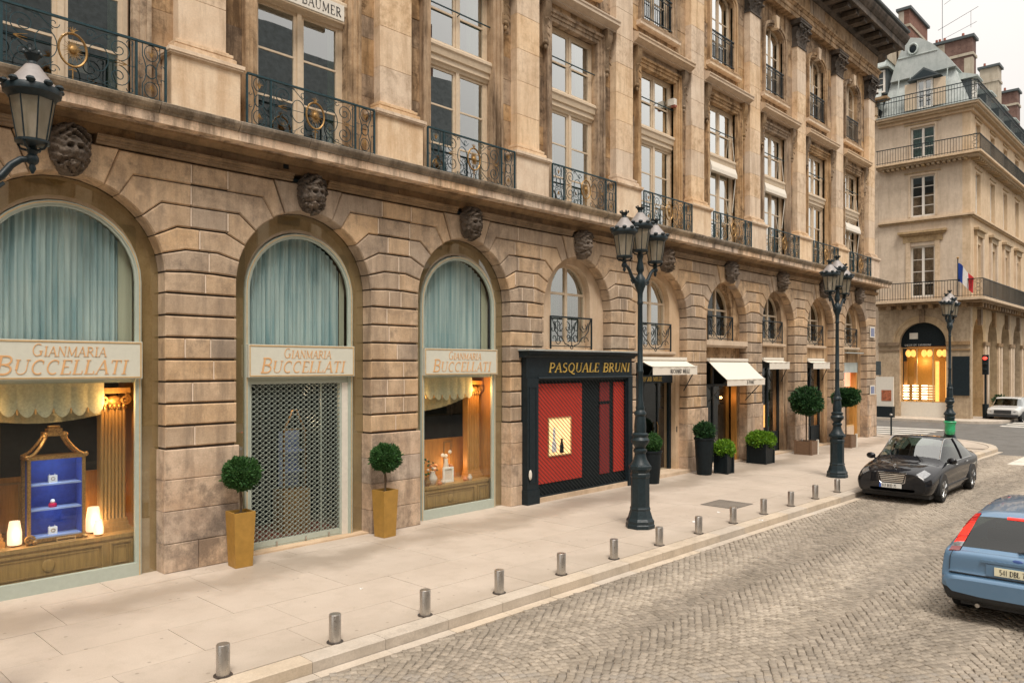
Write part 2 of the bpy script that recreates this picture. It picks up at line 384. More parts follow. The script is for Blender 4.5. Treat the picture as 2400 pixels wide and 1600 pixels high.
# ---------------------------------------------------------------- ground, road, pavement
def kerb_y(x): return -4.90 - .0195 * (x - 2)
k = NT('slab')
c = k.mix(k.rng(k.noise(.9, 6, .6), .35, .68), (.465, .395, .325), (.525, .452, .378))
c = k.mix(k.math('MULTIPLY', k.rng(k.noise(3.1, 7, .7), .5, .72), .4), c, (.375, .315, .245))
sy = k.n('ShaderNodeSeparateXYZ'); k.l(k.pos(), sy.inputs[0])
wy = k.math('ADD', sy.outputs['Y'], k.rng(k.noise(.7, 5, .6), .3, .7, -.5, .5))
band = k.math('MULTIPLY', k.rng(wy, -1.75, -1.1), k.rng(wy, -.15, -.75))
c = k.mix(k.math('MULTIPLY', band, .6), c, (.27, .22, .17))                    # damp, dirty run-off strip along the shops
vo = k.n('ShaderNodeTexVoronoi'); vo.inputs['Scale'].default_value = 3.3; k.l(k.pos(), vo.inputs['Vector']); c = k.mix(k.math('MULTIPLY', k.rng(vo.outputs['Distance'], .085, .06), .5), c, (.20, .17, .135))   # trodden gum
kb = k.math('MULTIPLY', k.rng(wy, -3.9, -4.6), .35); c = k.mix(kb, c, (.33, .28, .22))
sp1 = k.rng(k.noise(5.5, 2, .4), .74, .78); c = k.mix(k.math('MULTIPLY', sp1, .45), c, (.33, .27, .21))
oi = k.n('ShaderNodeObjectInfo'); c = k.scale(c, k.math('MULTIPLY', k.rng(oi.outputs['Random'], 0, 1, .965, 1.035), k.rng(k.noise(60, 4, .7), .3, .7, .93, 1.07)))
k.bsdf(c, k.rng(band, 0, 1, .8, .5), normal=k.bump(k.noise(45, 5, .7), .12, .006), spec=.3)

g = MB().box(-700, 900, -700, 900, -.9, -.165); tag(g.build('ground', 'asphalt'), kind='structure')
g = MB(); g.add([(-40, -34, -.152), (33.5, -34, -.152), (33.5, -4.7, -.152), (-40, -4.2, -.152)], [(0, 1, 2, 3)])
road = tag(g.build('road', 'sandy_joint'), kind='structure')
g = MB(); g.add([(30.6, -34, -.148), (140, -34, -.148), (140, 40, -.148), (34, 40, -.148), (34, -4.5, -.148), (30.6, -4.5, -.148)], [(0, 1, 2, 3, 4, 5)])
tag(g.build('side_street', 'asphalt'), kind='structure')

# pavement with slabs
outer = [(-14, kerb_y(-14) + .28), (31.5, kerb_y(31.5) + .28)] + [(31.5 + 4.2 * sin(a), kerb_y(31.5) + .28 + 4.2 * (1 - cos(a))) for a in [radians(t) for t in range(10, 91, 10)]] + [(35.7, 3.5), (35.7, 14), (-14, 14)]
pv = MB(); n = len(outer)
pv.add([(x, y, -.15) for x, y in outer] + [(x, y, -.012) for x, y in outer], [tuple(range(n, 2 * n))] + [(i, (i + 1) % n, n + (i + 1) % n, n + i) for i in range(n)])
pavement = tag(pv.build('pavement', 'sandy_joint'), kind='structure')
rows = [(.6, -.42), (-.42, -1.55), (-1.55, -2.65), (-2.65, -3.70), (-3.70, -4.60)]
for ri, (ya, yb) in enumerate(rows):
    x = -6 + ri * .53
    while x < 33.9:
        L = random.choice([1.35, 1.6, 1.8, 2.05]) if ri else random.choice([1.5, 2.0])
        x1 = min(x + L, 34.4)
        if x1 - x > .3 and (seen(x, ya) or seen(x1, yb) or seen(x, yb) or seen(x1, ya)):
            e = .0016; sk = lambda X, Y: Y - (.0195 * (X - 2)) * (-Y / 4.6 if Y < 0 else 0)
            if x1 > 31.5 and ri > 2: break
            q = [(x + e, sk(x, yb) + e), (x1 - e, sk(x1, yb) + e), (x1 - e, sk(x1, ya) - e), (x + e, sk(x, ya) - e)]
            dz = random.uniform(-.0015, .001)
            b = MB(); b.add([(px, py, -.02) for px, py in q] + [(px + (.002 if i in (0, 3) else -.002), py + (.002 if i < 2 else -.002), dz) for i, (px, py) in enumerate(q)], [(4, 5, 6, 7), (0, 1, 5, 4), (1, 2, 6, 5), (2, 3, 7, 6), (3, 0, 4, 7)])
            b.build('slab', 'slab', pavement)
        x = x1
b = MB()   # plain corner apron
ap = [(31.9, -3.4), (34.5, -3.2), (34.5, .5), (35.6, .5)] 
m_ = [(x, y) for x, y in outer[2:-3]]
b.add([(31.45, kerb_y(31.5) + .3, -.004)] + [(x - .02, y + .02, -.004) for x, y in outer[1:-3]] + [(35.68, .6, -.004), (34.42, .6, -.004), (34.42, -3.3, -.004), (31.45, -3.62, -.004)], [tuple(range(len(outer[1:-3]) + 5))])
b.build('corner_apron', 'slab', pavement)
rzk = math.atan(-.0195)
kerb = tag(empty('kerb', (0, 0, 0)), kind='structure'); kme = []
for v in range(3):
    b = MB(); L = 1.0; p = [(-.0, -.24), (0, -.006), (.012, .004), (.27, .004), (.28, -.01), (.28, -.24)]
    b.sweepx([(y, z) for y, z in p], .003, L - .003); kme.append(b.mesh('kerb_stone', 'kerb_stone', 30))
x = -5.
while x < 31.3:
    if seen(x, kerb_y(x), 0, 900): put(random.choice(kme), 'kerb_stone', kerb, (x, kerb_y(x), 0), rzk)
    x += 1.0
for i in range(9):                                     # rounded corner
    a0 = radians(i * 10); R_ = 4.2; cx_, cy_ = 31.5, kerb_y(31.5) + .28 + 4.2
    q = []
    for aa in (a0 + .003, a0 + radians(10) - .003):
        for rr in (R_ - .0, R_ + .28): q.append((cx_ + rr * sin(aa), cy_ - rr * cos(aa)))
    b = MB(); o_ = [q[0], q[1], q[3], q[2]]
    b.add([(x, y, -.2) for x, y in o_] + [(x, y, .003) for x, y in o_], [(4, 5, 6, 7), (0, 1, 5, 4), (1, 2, 6, 5), (2, 3, 7, 6), (3, 0, 4, 7)]); b.build('kerb_stone', 'kerb_stone', kerb)
# gutter of pale flat stones
gut = tag(empty('gutter', (0, 0, 0)), kind='structure')
gm = [MB().box(.004, .996 + d, -.17, -.012, -.2, -.128).mesh('gutter_stone', 'kerb_stone') for d in (0, 0, -.004)]
x = -5.
while x < 31.3:
    if seen(x, kerb_y(x), -.1, 900): put(random.choice(gm), 'gutter_stone', gut, (x, kerb_y(x), random.uniform(-.004, .002)), rzk)
    x += 1.0
# cobbles in arcs
cob = []; Wc = 1.6; Rc = 1.25
for ci in range(-1, 9):
    yc = kerb_y(12) - .95 - ci * Wc; r_ = 0
    x0 = -2.5
    while x0 + r_ * .093 < 31.2:
        xr = x0 + r_ * .093; r_ += 1
        if not (seen(xr, yc, -.13, 1500)): continue
        half = asin(Wc / 2 / Rc); nst = int(2 * half * Rc / .094)
        for s in range(nst):
            a = -half + (s + .25 + (r_ % 2) * .5) * 2 * half / nst
            px = xr + Rc * cos(a) - Rc; py = yc + Rc * sin(a)
            py += random.uniform(-.01, .01); px += random.uniform(-.01, .01)
            if py > kerb_y(px) - .185 or px > 30.8: continue
            q = to_px(px, py, -.13)
            if q[2] < 2.5 or not (-400 < q[0] < 3300 and q[1] < 2000): continue
            cob.append((q[2], px, py, a + random.uniform(-.12, .12), random.uniform(.90, 1.05), random.uniform(-.007, .004)))
cob.sort()
def cob_shape(s, jx, jy):
    h = .0455 * s; t = .007
    lo = [(-h * jx, -h * jy), (h * jx, -h), (h, h * jy), (-h, h)]
    v = [(x, y, -.16) for x, y in lo] + [(x, y, -.138) for x, y in lo] + [(x * (1 - t / h), y * (1 - t / h), -.127) for x, y in lo]
    f = [(8, 9, 10, 11)]
    for k_ in (0, 4): f += [(k_ + i, k_ + (i + 1) % 4, k_ + 4 + (i + 1) % 4, k_ + 4 + i) for i in range(4)]
    return v, f
k = M['cobble'].node_tree; hs_ = [x for x in k.nodes if x.type == 'HUE_SAT'][0]; bs_ = [x for x in k.nodes if x.type == 'BSDF_PRINCIPLED'][0]
gp = k.nodes.new('ShaderNodeNewGeometry'); mp = k.nodes.new('ShaderNodeMapping'); mp.inputs['Scale'].default_value = (.12, 1.1, 1); tn = k.nodes.new('ShaderNodeTexNoise'); tn.inputs['Scale'].default_value = .9; tn.inputs['Detail'].default_value = 5
mr2 = k.nodes.new('ShaderNodeMapRange'); mr2.inputs['From Min'].default_value = .35; mr2.inputs['From Max'].default_value = .65; mr2.inputs['To Min'].default_value = .78; mr2.inputs['To Max'].default_value = 1.2
mx2 = k.nodes.new('ShaderNodeVectorMath'); mx2.operation = 'SCALE'; isl = k.nodes.new('ShaderNodeMapRange'); isl.inputs['To Min'].default_value = .80; isl.inputs['To Max'].default_value = 1.2; mm = k.nodes.new('ShaderNodeMath'); mm.operation = 'MULTIPLY'
k.links.new(gp.outputs['Position'], mp.inputs[0]); k.links.new(mp.outputs[0], tn.inputs['Vector']); k.links.new(tn.outputs['Fac'], mr2.inputs['Value']); k.links.new(gp.outputs['Random Per Island'], isl.inputs['Value'])
k.links.new(mr2.outputs[0], mm.inputs[0]); k.links.new(isl.outputs[0], mm.inputs[1]); k.links.new(hs_.outputs[0], mx2.inputs[0]); k.links.new(mm.outputs[0], mx2.inputs['Scale']); k.links.new(mx2.outputs[0], bs_.inputs['Base Color'])
cms = []
for v in range(8):
    b = MB(); b.add(*cob_shape(random.uniform(.97, 1.04), random.uniform(.9, 1), random.uniform(.9, 1))); cms.append(b.mesh('cobble', 'cobble', 60))
near = [c for c in cob if -10 < to_px(c[1], c[2], -.13)[0] < 2410 and to_px(c[1], c[2], -.13)[1] < 1605][:300]
ns = set(id(c) for c in near)
for c in near:
    put(random.choice(cms), 'cobble', road, (c[1], c[2], c[5]), c[3] + random.choice((0, pi / 2)))
b = MB()
for c in cob:
    if id(c) in ns: continue
    v, f = cob_shape(c[4], random.uniform(.9, 1), random.uniform(.9, 1)); ca, sa = cos(c[3]), sin(c[3])
    b.add([(c[1] + x * ca - y * sa, c[2] + x * sa + y * ca, z + c[5]) for x, y, z in v], f)
tag(b.build('cobble_paving', 'cobble', road, smooth=60), kind='stuff')
# cobbles farther off keep their tone but not their edges; crossing stripes
for x, y0, y1 in [(36.55, -1.0, 3.0), (37.85, -1.0, 3.2), (39.15, -1.0, 3.4), (40.5, -1.0, 3.6), (41.9, -1.0, 3.8)]:
    MB().box(x, x + .55, y0, y1 + 3, -.16, -.143).build('crossing_stripe', 'road_paint', None)['kind'] = 'structure'
for x in (47.3, 49.0, 50.7, 52.4):
    MB().box(x, x + .7, -6.0, -2.6, -.16, -.143).build('crossing_stripe', 'road_paint', None)['kind'] = 'structure'
MB().box(27.6, 31.0, -7.2, -6.6, -.16, -.121).build('crossing_stripe', 'road_paint', None)['kind'] = 'structure'
MB().box(28.2, 31.5, -8.9, -8.2, -.16, -.121).build('crossing_stripe', 'road_paint', None)['kind'] = 'structure'
# ---------------------------------------------------------------- the palace facade along the pavement
PAL = empty('palace_building', (0, 0, 0), 'long ornate limestone palace with rusticated arcade, pilasters and wrought iron balconies', 'building')
XC = 34.62                                           # corner of the building
HS, R, RO = 4.70, 1.40, 1.80                         # springing, arch radius, kink radius
H = [1.98 + .356 * i for i in range(14)]
piers = list(range(-2, 35, 4)); bays = list(range(0, 33, 4))
def joint_pts(h):
    # right half of a bed joint in pier coordinates, from the axis to the arch
    if h <= HS + .02: return [(.6, h)], (.6, h)
    a = asin((h - HS) / RO); return [(2 - RO * cos(a), h), (2 - R * cos(a), HS + R * sin(a))], a
def course_outline(j):
    h0, h1 = H[j], H[j + 1]
    if h1 <= HS: r = [(.6, h0), (.6, h1)]
    else:
        b0, a0 = joint_pts(h0) if h0 > HS else ([(.6, h0)], 0.)
        if j == 12: a1 = radians(69.5); tp = [(2 - (6.61 - HS) / math.tan(a1), H[13])]
        else: t, a1 = joint_pts(h1); tp = t[:1]
        A0 = a0 if h0 > HS else 0
        r = list(b0) + ([(.6, HS)] if h0 < HS else [])
        r += [(2 - R * cos(A0 + (a1 - A0) * i / 4), HS + R * sin(A0 + (a1 - A0) * i / 4)) for i in range(1, 5)] + tp
    return r
def clip_x(poly, x, keep_left):
    o = []; n = len(poly); ins = lambda p: p[0] <= x if keep_left else p[0] >= x
    for i in range(n):
        a, b = poly[i], poly[(i + 1) % n]
        if ins(a): o.append(a)
        if ins(a) != ins(b):
            t = (x - a[0]) / (b[0] - a[0]); o.append((x, a[1] + t * (b[1] - a[1])))
    return o
cornerX = .62
mort = MB(); nb = 0
stn = []
for pi_, px in enumerate(piers):
    last = px == piers[-1]; first = px == -2
    for j in range(13):
        r = course_outline(j); left = [(-x, z) for x, z in r]
        if last: rr = [(cornerX, H[j]), (cornerX, H[j + 1])]
        else: rr = r
        if first: left = [(-.4, H[j]), (-.4, H[j + 1])]
        poly = rr + left[::-1]
        if last and j > 7: poly = rr + left[::-1]
        wid = max(p[0] for p in poly) - min(p[0] for p in poly)
        if j > 8: cuts = sorted([random.uniform(-.45, -.15), random.uniform(.2, .5)]) if random.random() < .45 else [random.uniform(-.35, .35)]
        elif j == 12: cuts = [random.uniform(-.8, -.5), random.uniform(.4, .7)]
        else: cuts = random.choice([[], [random.uniform(-.25, .25)], [random.uniform(-.25, .25)], sorted([random.uniform(-.3, -.05), random.uniform(.1, .3)])])
        if last: cuts = []
        xs = [-9] + cuts + [9]
        for a, c_ in zip(xs, xs[1:]):
            p = poly
            if a > -9: p = clip_x(p, a + .004, False)
            if c_ < 9: p = clip_x(p, c_ - .004, True)
            if len(p) < 3: continue
            # cut edges stay tight; bed joints open
            ym = random.uniform(-.006, .004)
            b = MB(); b.block(p, ym, .285, .022, .0)
            b.v = [(x, y, z) for x, y, z in b.v]
            # open the bed joint: pull horizontal beds in
            stn.append((b, px))
        for c_ in cuts:
            mort.box(px + c_ - .010, px + c_ + .010, .006, .05, H[j] + .03, H[j + 1] - .03)
# bed joints are opened by shrinking each block a little in height around its middle
for b, px in stn:
    zs = [v[2] for v in b.v]; z0, z1 = min(zs), max(zs); m = (z0 + z1) / 2; s = 1 - .032 / max(.1, z1 - z0)
    b.v = [(x, y, m + (z - m) * s) for x, y, z in b.v]
    b.build('stone_block', 'pier_stone', PAL, (px, 0, 0))
tag(mort.build('mortar', 'mortar', PAL), kind='stuff')
# keystones
ka = radians(69.5)
ks = [(-R * cos(ka), HS + R * sin(ka))] + [(R * cos(t), HS + R * sin(t)) for t in [pi - ka + (2 * ka - pi) * i / 4 for i in range(1, 5)]] + [((H[13] - HS) / math.tan(ka), H[13]), (-(H[13] - HS) / math.tan(ka), H[13])]
kme = MB().block(inset(ks[::-1] if 0 else ks, .012), -.03, .285, .02).mesh('keystone', 'pier_stone')
for x in bays: put(kme, 'keystone', PAL, (x, 0, 0))
# core of each pier behind the blocks
def core_poly(rr):
    r = [(2 - rr, 0), (2 - rr, HS)] + [(2 - rr * cos(t), HS + rr * sin(t)) for t in [radians(i * 9) for i in range(1, 11)]]
    return r
cr = core_poly(R + .025); full = cr + [(2, 6.62), (-2, 6.62)] + [(-x, z) for x, z in cr[::-1]]
cme = MB().prism(full, .045, .55).mesh('wall_core', 'joint')
lastp = [(.61, 0), (.61, 6.62), (-2, 6.62)] + [(-x, z) for x, z in cr[::-1]]
for px in piers:
    if px == piers[-1]: MB().prism(lastp, .045, .55).build('wall_core', 'joint', PAL, (px, 0, 0))
    else: put(cme, 'wall_core', PAL, (px, 0, 0))
# plinth stones
for px in piers:
    z = 0
    for hh in (.46, .52, .50, .48):
        z1 = z + hh; cuts = random.choice([[], [random.uniform(-.2, .2)]]); xs = [-.63] + cuts + [.635]
        if px == -2: xs[0] = -.5
        for a, c_ in zip(xs, xs[1:]):
            b = MB(); b.block([(a + .004, z + .004), (c_ - .004, z + .004), (c_ - .004, z1 - .004), (a + .004, z1 - .004)], -.032 + random.uniform(-.003, .003), .29, .010)
            b.build('plinth_stone', 'plinth_stone', PAL, (px, 0, 0))
        z = z1
# architrave band, frieze, ledge
prof = [(.1, 6.615), (-.06, 6.615), (-.06, 6.66), (-.085, 6.665), (-.085, 6.70), (-.12, 6.715), (-.12, 6.75), (-.02, 6.755), (.1, 6.755)]
edges = [-3.2] + [v for x in bays for v in (x - .36, x + .36)] + [XC + .05]
for a, c_ in zip(edges[0::2], edges[1::2]):
    MB().sweepx(prof, a, c_).build('moulding', 'frieze_stone', PAL)
x = -3.2
while x < XC:
    L = random.uniform(1.0, 1.5); x1 = min(x + L, XC)
    MB().box(x + .003, x1 - .003, random.uniform(-.025, -.015), .3, 6.76, 7.03).build('frieze_stone', 'frieze_stone', PAL); x = x1
lp = [(.3, 7.00), (-.30, 7.00), (-.34, 6.985), (-.50, 6.985), (-.50, 7.13), (.3, 7.13)]
lt = [(.3, 7.132), (-.515, 7.132), (-.525, 7.16), (-.56, 7.19), (-.585, 7.235), (-.59, 7.275), (-.57, 7.29), (.3, 7.33)]
bed = [(.2, 6.90), (-.06, 6.90), (-.10, 6.935), (-.19, 6.965), (-.20, 6.998), (.2, 6.998)]
MB().sweepx(bed, -3.2, XC + .12).build('bed_moulding', 'frieze_stone', PAL)
x = -3.3
while x < XC + .45:
    x1 = min(x + random.uniform(1.25, 1.6), XC + .5)
    MB().sweepx(lp, x + .002, x1 - .002).build('ledge_stone', 'ledge_stone', PAL)
    MB().sweepx(lt, x + .005, x1 - .005).build('ledge_slab', 'ledge_top', PAL); x = x1

# ---- masks on the keystones
def mask(seed, beard=1.0):
    b = MB()
    def fn(u, v):
        X = (u - .5) * 2; Zq = (v - .5) * 2
        ww = .30 * sqrt(max(0, 1 - (abs(Zq) ** 2.3))) * (1.0 + .08 * Zq)
        x = X * ww; z = Zq * .42
        d = .26 * sqrt(max(0, 1 - X * X)) * sqrt(max(0, 1 - abs(Zq) ** 2.6)) + .02
        g = lambda cx, cz, sx, sz: math.exp(-((x - cx) / sx) ** 2 - ((z - cz) / sz) ** 2)
        face = g(0, -.06, .17, .22)
        nz_ = noise.fractal(Vector((x * 16 + seed, z * 16, seed * 2.1)), 1, 2, 3)
        d += .085 * g(0, -.06, .028, .06) + .05 * g(0, -.10, .038, .025)             # nose
        d += .045 * (g(-.075, .055, .05, .022) + g(.075, .055, .05, .022))          # brows
        d -= .075 * (g(-.07, .005, .036, .028) + g(.07, .005, .036, .028))          # sockets
        d += .022 * (g(-.07, .0, .018, .012) + g(.07, .0, .018, .012))              # eyes
        d += .03 * (g(-.10, -.07, .04, .04) + g(.10, -.07, .04, .04))               # cheeks
        d -= .05 * g(0, -.185, .06, .014); d += .025 * (g(0, -.165, .06, .012) + g(0, -.205, .05, .012))
        d += .04 * g(0, -.27, .06, .05) * beard
        hair = 1 - min(1, face * 1.5)
        d += hair * (.075 * nz_ + .035 * sin(z * 55 + x * 30 * seed))
        if z < -.16: d += beard * .05 * nz_
        if z > .16: d += .06 * sin(abs(x) * 40 + z * 50 + seed) * .7
        return (x, -d, z)
    b.grid(fn, 34, 44); b.f = [f[::1] for f in b.f]
    return b.mesh('mask', 'mask_stone', 60)
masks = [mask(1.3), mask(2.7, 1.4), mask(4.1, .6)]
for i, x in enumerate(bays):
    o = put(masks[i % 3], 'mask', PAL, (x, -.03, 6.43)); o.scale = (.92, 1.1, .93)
# small dark vent beside the second mask
MB().box(3.47, 3.57, -.03, .0, 6.82, 6.97).build('vent', 'black_matt', PAL)

# ---- first and second floor, one bay = 4 m
YW = .20                                             # wall plane between pilasters
def ring(x0, x1, z0, z1, t, y0, y1, mb, sides='lrtb'):
    if 'l' in sides: mb.box(x0, x0 + t, y0, y1, z0, z1)
    if 'r' in sides: mb.box(x1 - t, x1, y0, y1, z0, z1)
    if 't' in sides: mb.box(x0 + t, x1 - t, y0, y1, z1 - t, z1)
    if 'b' in sides: mb.box(x0 + t, x1 - t, y0, y1, z0, z0 + t)
# wall pieces of a bay
wm = MB()
wm.box(-2, -.95, YW + .03, .62, 7.2, 12.0).box(.95, 2, YW + .03, .62, 7.2, 12.0)
wm.box(-2, 2, YW + .03, .62, 12.0, 13.38).box(-2, -.78, YW + .03, .62, 13.38, 16.75).box(.78, 2, YW + .03, .62, 13.38, 16.75)
segr = [(-.78, 15.62)] + [(.78 * sin(t), 15.62 + .34 * cos(t)) for t in [radians(-80 + 16 * i) for i in range(11)]] + [(.78, 15.62), (.78, 16.75), (-.78, 16.75)]
wm.prism(segr, YW + .03, .62)
wmm = wm.mesh('wall', 'upper_stone')
# ashlar beside the window surround
sur = MB()                                           # moulded architrave of the tall window
for t0, t1, yy in ((0, .10, .13), (.10, .19, .10), (.19, .26, .06)):
    sur.box(-.95 - t1, -.95 - t0, yy, .3, 7.31, 11.98 + t1).box(.95 + t0, .95 + t1, yy, .3, 7.31, 11.98 + t1).box(-.95 - t0, .95 + t0, yy, .3, 11.98 + t0, 11.98 + t1)
surm = sur.mesh('window_surround', 'upper_stone')
hood = MB()
hp = [(.3, 12.42), (-.03, 12.42), (-.03, 12.46), (-.07, 12.475), (-.16, 12.53), (-.19, 12.54), (-.19, 12.62), (-.21, 12.63), (-.215, 12.66), (-.20, 12.68), (.20, 12.86), (.3, 12.86)]
hood.sweepx(hp, -1.56, 1.56); hoodm = hood.mesh('hood_cornice', 'panel_stone')
fz = MB().box(-1.16, 1.16, .13, .3, 12.26, 12.418).mesh('hood_frieze', 'upper_stone')
def console():
    b = MB(); n = 16; pr = []
    for i in range(n + 1):
        t = i / n; z = 12.41 - 1.2 * t; d = .20 * (1 - t) ** .6 + .035 * sin(t * 9) + .05 * math.exp(-((t - .93) / .06) ** 2) + .02
        pr.append((-d, z))
    out_ = [(.2, 12.41)] + [(.18 + y, z) for y, z in pr] + [(.2, 11.2)]
    b.sweepx(out_, -.11, .11)
    for s in (-1, 1): b.tube([(s * .115, .08 + .055 * cos(a), 12.30 + .055 * sin(a)) for a in [i * pi / 5 for i in range(11)]], .014, 4)
    b.ball((0, .0, 12.30), .125, .07, .07); b.ball((0, .05, 11.32), .08, .05, .06); b.ball((0, .06, 11.2), .05, .04, .07)
    for q in range(4): b.tube([(x_, -.012 + .10 * abs(x_), 12.12 - q * .2 - .5 * abs(x_)) for x_ in (-.1, -.05, 0, .05, .1)], .016, 4)
    return b.mesh('console', 'frieze_stone', 50)
conm = console()
# tall window joinery
def tall_window(full=True):
    fr = MB(); y0, y1 = .34, .42
    ring(-.95, .95, 7.31, 11.98, .075, y0, y1, fr)
    fr.box(-.045, .045, y0 - .02, y1, 7.385, 9.86).box(-.04, .04, y0 - .01, y1, 10.38, 11.9)
    for s in (-1, 1):
        xa, xb = (.045, .875) if s > 0 else (-.875, -.045)
        ring(xa, xb, 7.385, 9.86, .06, y0 + .012, y1 - .012, fr); ring(xa, xb, 10.38, 11.905, .055, y0 + .012, y1 - .012, fr)
        for z in (8.18, 9.02): fr.box(xa + .06, xb - .06, y0 + .02, y1 - .02, z - .018, z + .018)
        fr.box(xa + .055, xb - .055, y0 + .02, y1 - .02, 11.10, 11.14); fr.box(xa + .06, xb - .06, y0 + .02, y1 - .02, 7.44, 7.60)
    tr = MB().sweepx([(.45, 9.86), (.32, 9.86), (.30, 9.92), (.26, 9.95), (.26, 10.06), (.22, 10.08), (.20, 10.2), (.17, 10.24), (.17, 10.30), (.22, 10.34), (.30, 10.38), (.45, 10.38)], -.95, .95)
    return fr.mesh('frame', 'cream_paint'), tr.mesh('transom', 'cream_paint')
frm, trm = tall_window()
def pane_mesh(x0, x1, z0, z1, y): return MB().box(x0, x1, y, y + .006, z0, z1).mesh('pane', 'pane')
pms = []
for s in (-1, 1):
    xa, xb = (.105, .815) if s > 0 else (-.815, -.105)
    for z0, z1 in ((7.6, 8.162), (8.198, 9.002), (9.038, 9.80), (10.435, 11.10), (11.14, 11.85)): pms.append((pane_mesh(xa, xb, z0, z1, .378), s, z0))
barm = MB().tube([(-.95, .24, 11.16), (.95, .24, 11.16)], .017, 6).tube([(0, .24, 11.16), (0, .36, 11.12)], .012, 5).mesh('rail', 'blue_iron')
def curtain(x0, x1, z0, z1, y, amp=.03, per=.11, mat='net_curtain', arch=None, nz=1):
    b = MB(); n = max(6, int((x1 - x0) / .02)); v = []; f = []
    for i in range(n + 1):
        x = x0 + (x1 - x0) * i / n; ph = x * 2 * pi / per + .8 * sin(x * 7); yy = y + amp * sin(ph) + .35 * amp * sin(ph * .43 + 1)
        top = z1 if not arch else min(z1, arch(x))
        v += [(x, yy, z0), (x, yy, top)]
        if i: f.append((2 * i - 2, 2 * i, 2 * i + 1, 2 * i - 1))
    b.add(v, f); return b.mesh('curtain', mat, 80)
cur_full = curtain(.30, .88, 7.45, 9.85, .50); cur_l = curtain(-.88, -.45, 7.45, 9.85, .50, mat='net_curtain'); cur_up = curtain(.45, .88, 10.4, 11.9, .5, mat='cream_curtain'); cur_rr = curtain(.70, .90, 7.45, 9.85, .5, .03, .08, mat='cream_curtain')
# second floor window
w2 = MB(); y0, y1 = .36, .43
ring(-.78, .78, 13.38, 15.95, .06, y0, y1, w2, 'lr'); w2.box(-.78, .78, y0, y1, 13.38, 13.46).box(-.04, .04, y0 - .012, y1, 13.46, 15.9)
ap_ = [(-.78, 15.62)] + [(.78 * sin(t), 15.62 + .34 * cos(t)) for t in [radians(-80 + 16 * i) for i in range(11)]] + [(.78, 15.62)]
w2.prism(ap_[:] + [(.72 * sin(t), 15.56 + .33 * cos(t)) for t in [radians(80 - 16 * i) for i in range(11)]], y0, y1)
for s in (-1, 1):
    xa, xb = (.04, .72) if s > 0 else (-.72, -.04); ring(xa, xb, 13.46, 15.62, .05, y0 + .01, y1 - .01, w2, 'lrb')
    for z in (14.2, 14.95): w2.box(xa + .05, xb - .05, y0 + .015, y1 - .015, z - .016, z + .016)
w2m = w2.mesh('frame', 'cream_paint')
p2 = []
for s in (-1, 1):
    xa, xb = (.09, .67) if s > 0 else (-.67, -.09)
    for z0, z1 in ((13.51, 14.184), (14.216, 14.934), (14.966, 15.74)): p2.append(pane_mesh(xa, xb, z0, z1, .39))
s2 = MB()
for t0, t1, yy in ((0, .09, .15), (.09, .2, .11)):
    s2.box(-.78 - t1, -.78 - t0, yy, .3, 13.38, 15.62).box(.78 + t0, .78 + t1, yy, .3, 13.38, 15.62)
    o1 = [((.78 + t1) * sin(t), 15.62 + (.34 + t1) * cos(t)) for t in [radians(-90 + 15 * i) for i in range(13)]]; o0 = [((.78 + t0) * sin(t), 15.62 + (.34 + t0) * cos(t)) for t in [radians(90 - 15 * i) for i in range(13)]]
    s2.prism(o1 + o0, yy, .3)
s2.box(-1.02, 1.02, .09, .3, 13.28, 13.378); s2m = s2.mesh('window_surround', 'upper_stone')
s2s = MB().sweepx([(.3, 13.14), (.08, 13.14), (.05, 13.16), (.05, 13.24), (.02, 13.278), (.3, 13.278)], -1.1, 1.1).mesh('sill', 'pedestal_stone')
key2 = MB().prism([(-.10, 15.9), (.10, 15.9), (.15, 16.35), (-.15, 16.35)], .04, .3).mesh('keystone', 'pedestal_stone')
rl = MB().box(-.78, .78, .16, .20, 14.37, 14.41).box(-.78, .78, .165, .195, 13.50, 13.525).box(-.78, .78, .17, .19, 14.25, 14.265)
for i in range(15): x = -.72 + i * 1.44 / 14; rl.box(x - .008, x + .008, .172, .188, 13.52, 14.26)
for i in range(14): x = -.72 + (i + .5) * 1.44 / 14; rl.tube([(x + .04 * cos(a), .18, 14.315 + .04 * sin(a)) for a in [q * pi / 3 for q in range(6)]], .006, 4, True)
rlm = rl.mesh('railing', 'iron')

# pilaster pieces
pedm = MB().box(-.575, .575, -.17, .3, 7.31, 8.22).mesh('pedestal', 'pedestal_stone')
pcap = MB()
def collar(mb, hw, yb, z0, prof):
    # stacked boxes: (extra, z0, z1)
    for e, a, b_ in prof: mb.box(-hw - e, hw + e, yb - e, .3, z0 + a, z0 + b_)
collar(pcap, .575, -.17, 8.22, [(.02, 0, .02), (.045, .02, .05), (.06, .05, .11), (.03, .11, .125)])
pcapm = pcap.mesh('pedestal_cap', 'pedestal_stone')
pb = MB(); collar(pb, .4, -.02, 8.345, [(.11, 0, .09), (.125, .02, .075), (.075, .09, .12), (.085, .12, .165), (.035, .165, .20)]); pbm = pb.mesh('pilaster_base', 'pilaster_stone')
shaft = []
zz = 8.545
for hh in (.72, .80, .76, .82, .78, .74, .80, .86, .88): shaft.append((zz, zz + hh)); zz += hh
shm = [MB().block([(-.4, a + .002), (.4, a + .002), (.4, b_ - .002), (-.4, b_ - .002)], -.02, .3, .006).mesh('pilaster_stone', 'pilaster_stone') for a, b_ in shaft]
ZCAP = zz                                            # about 15.7
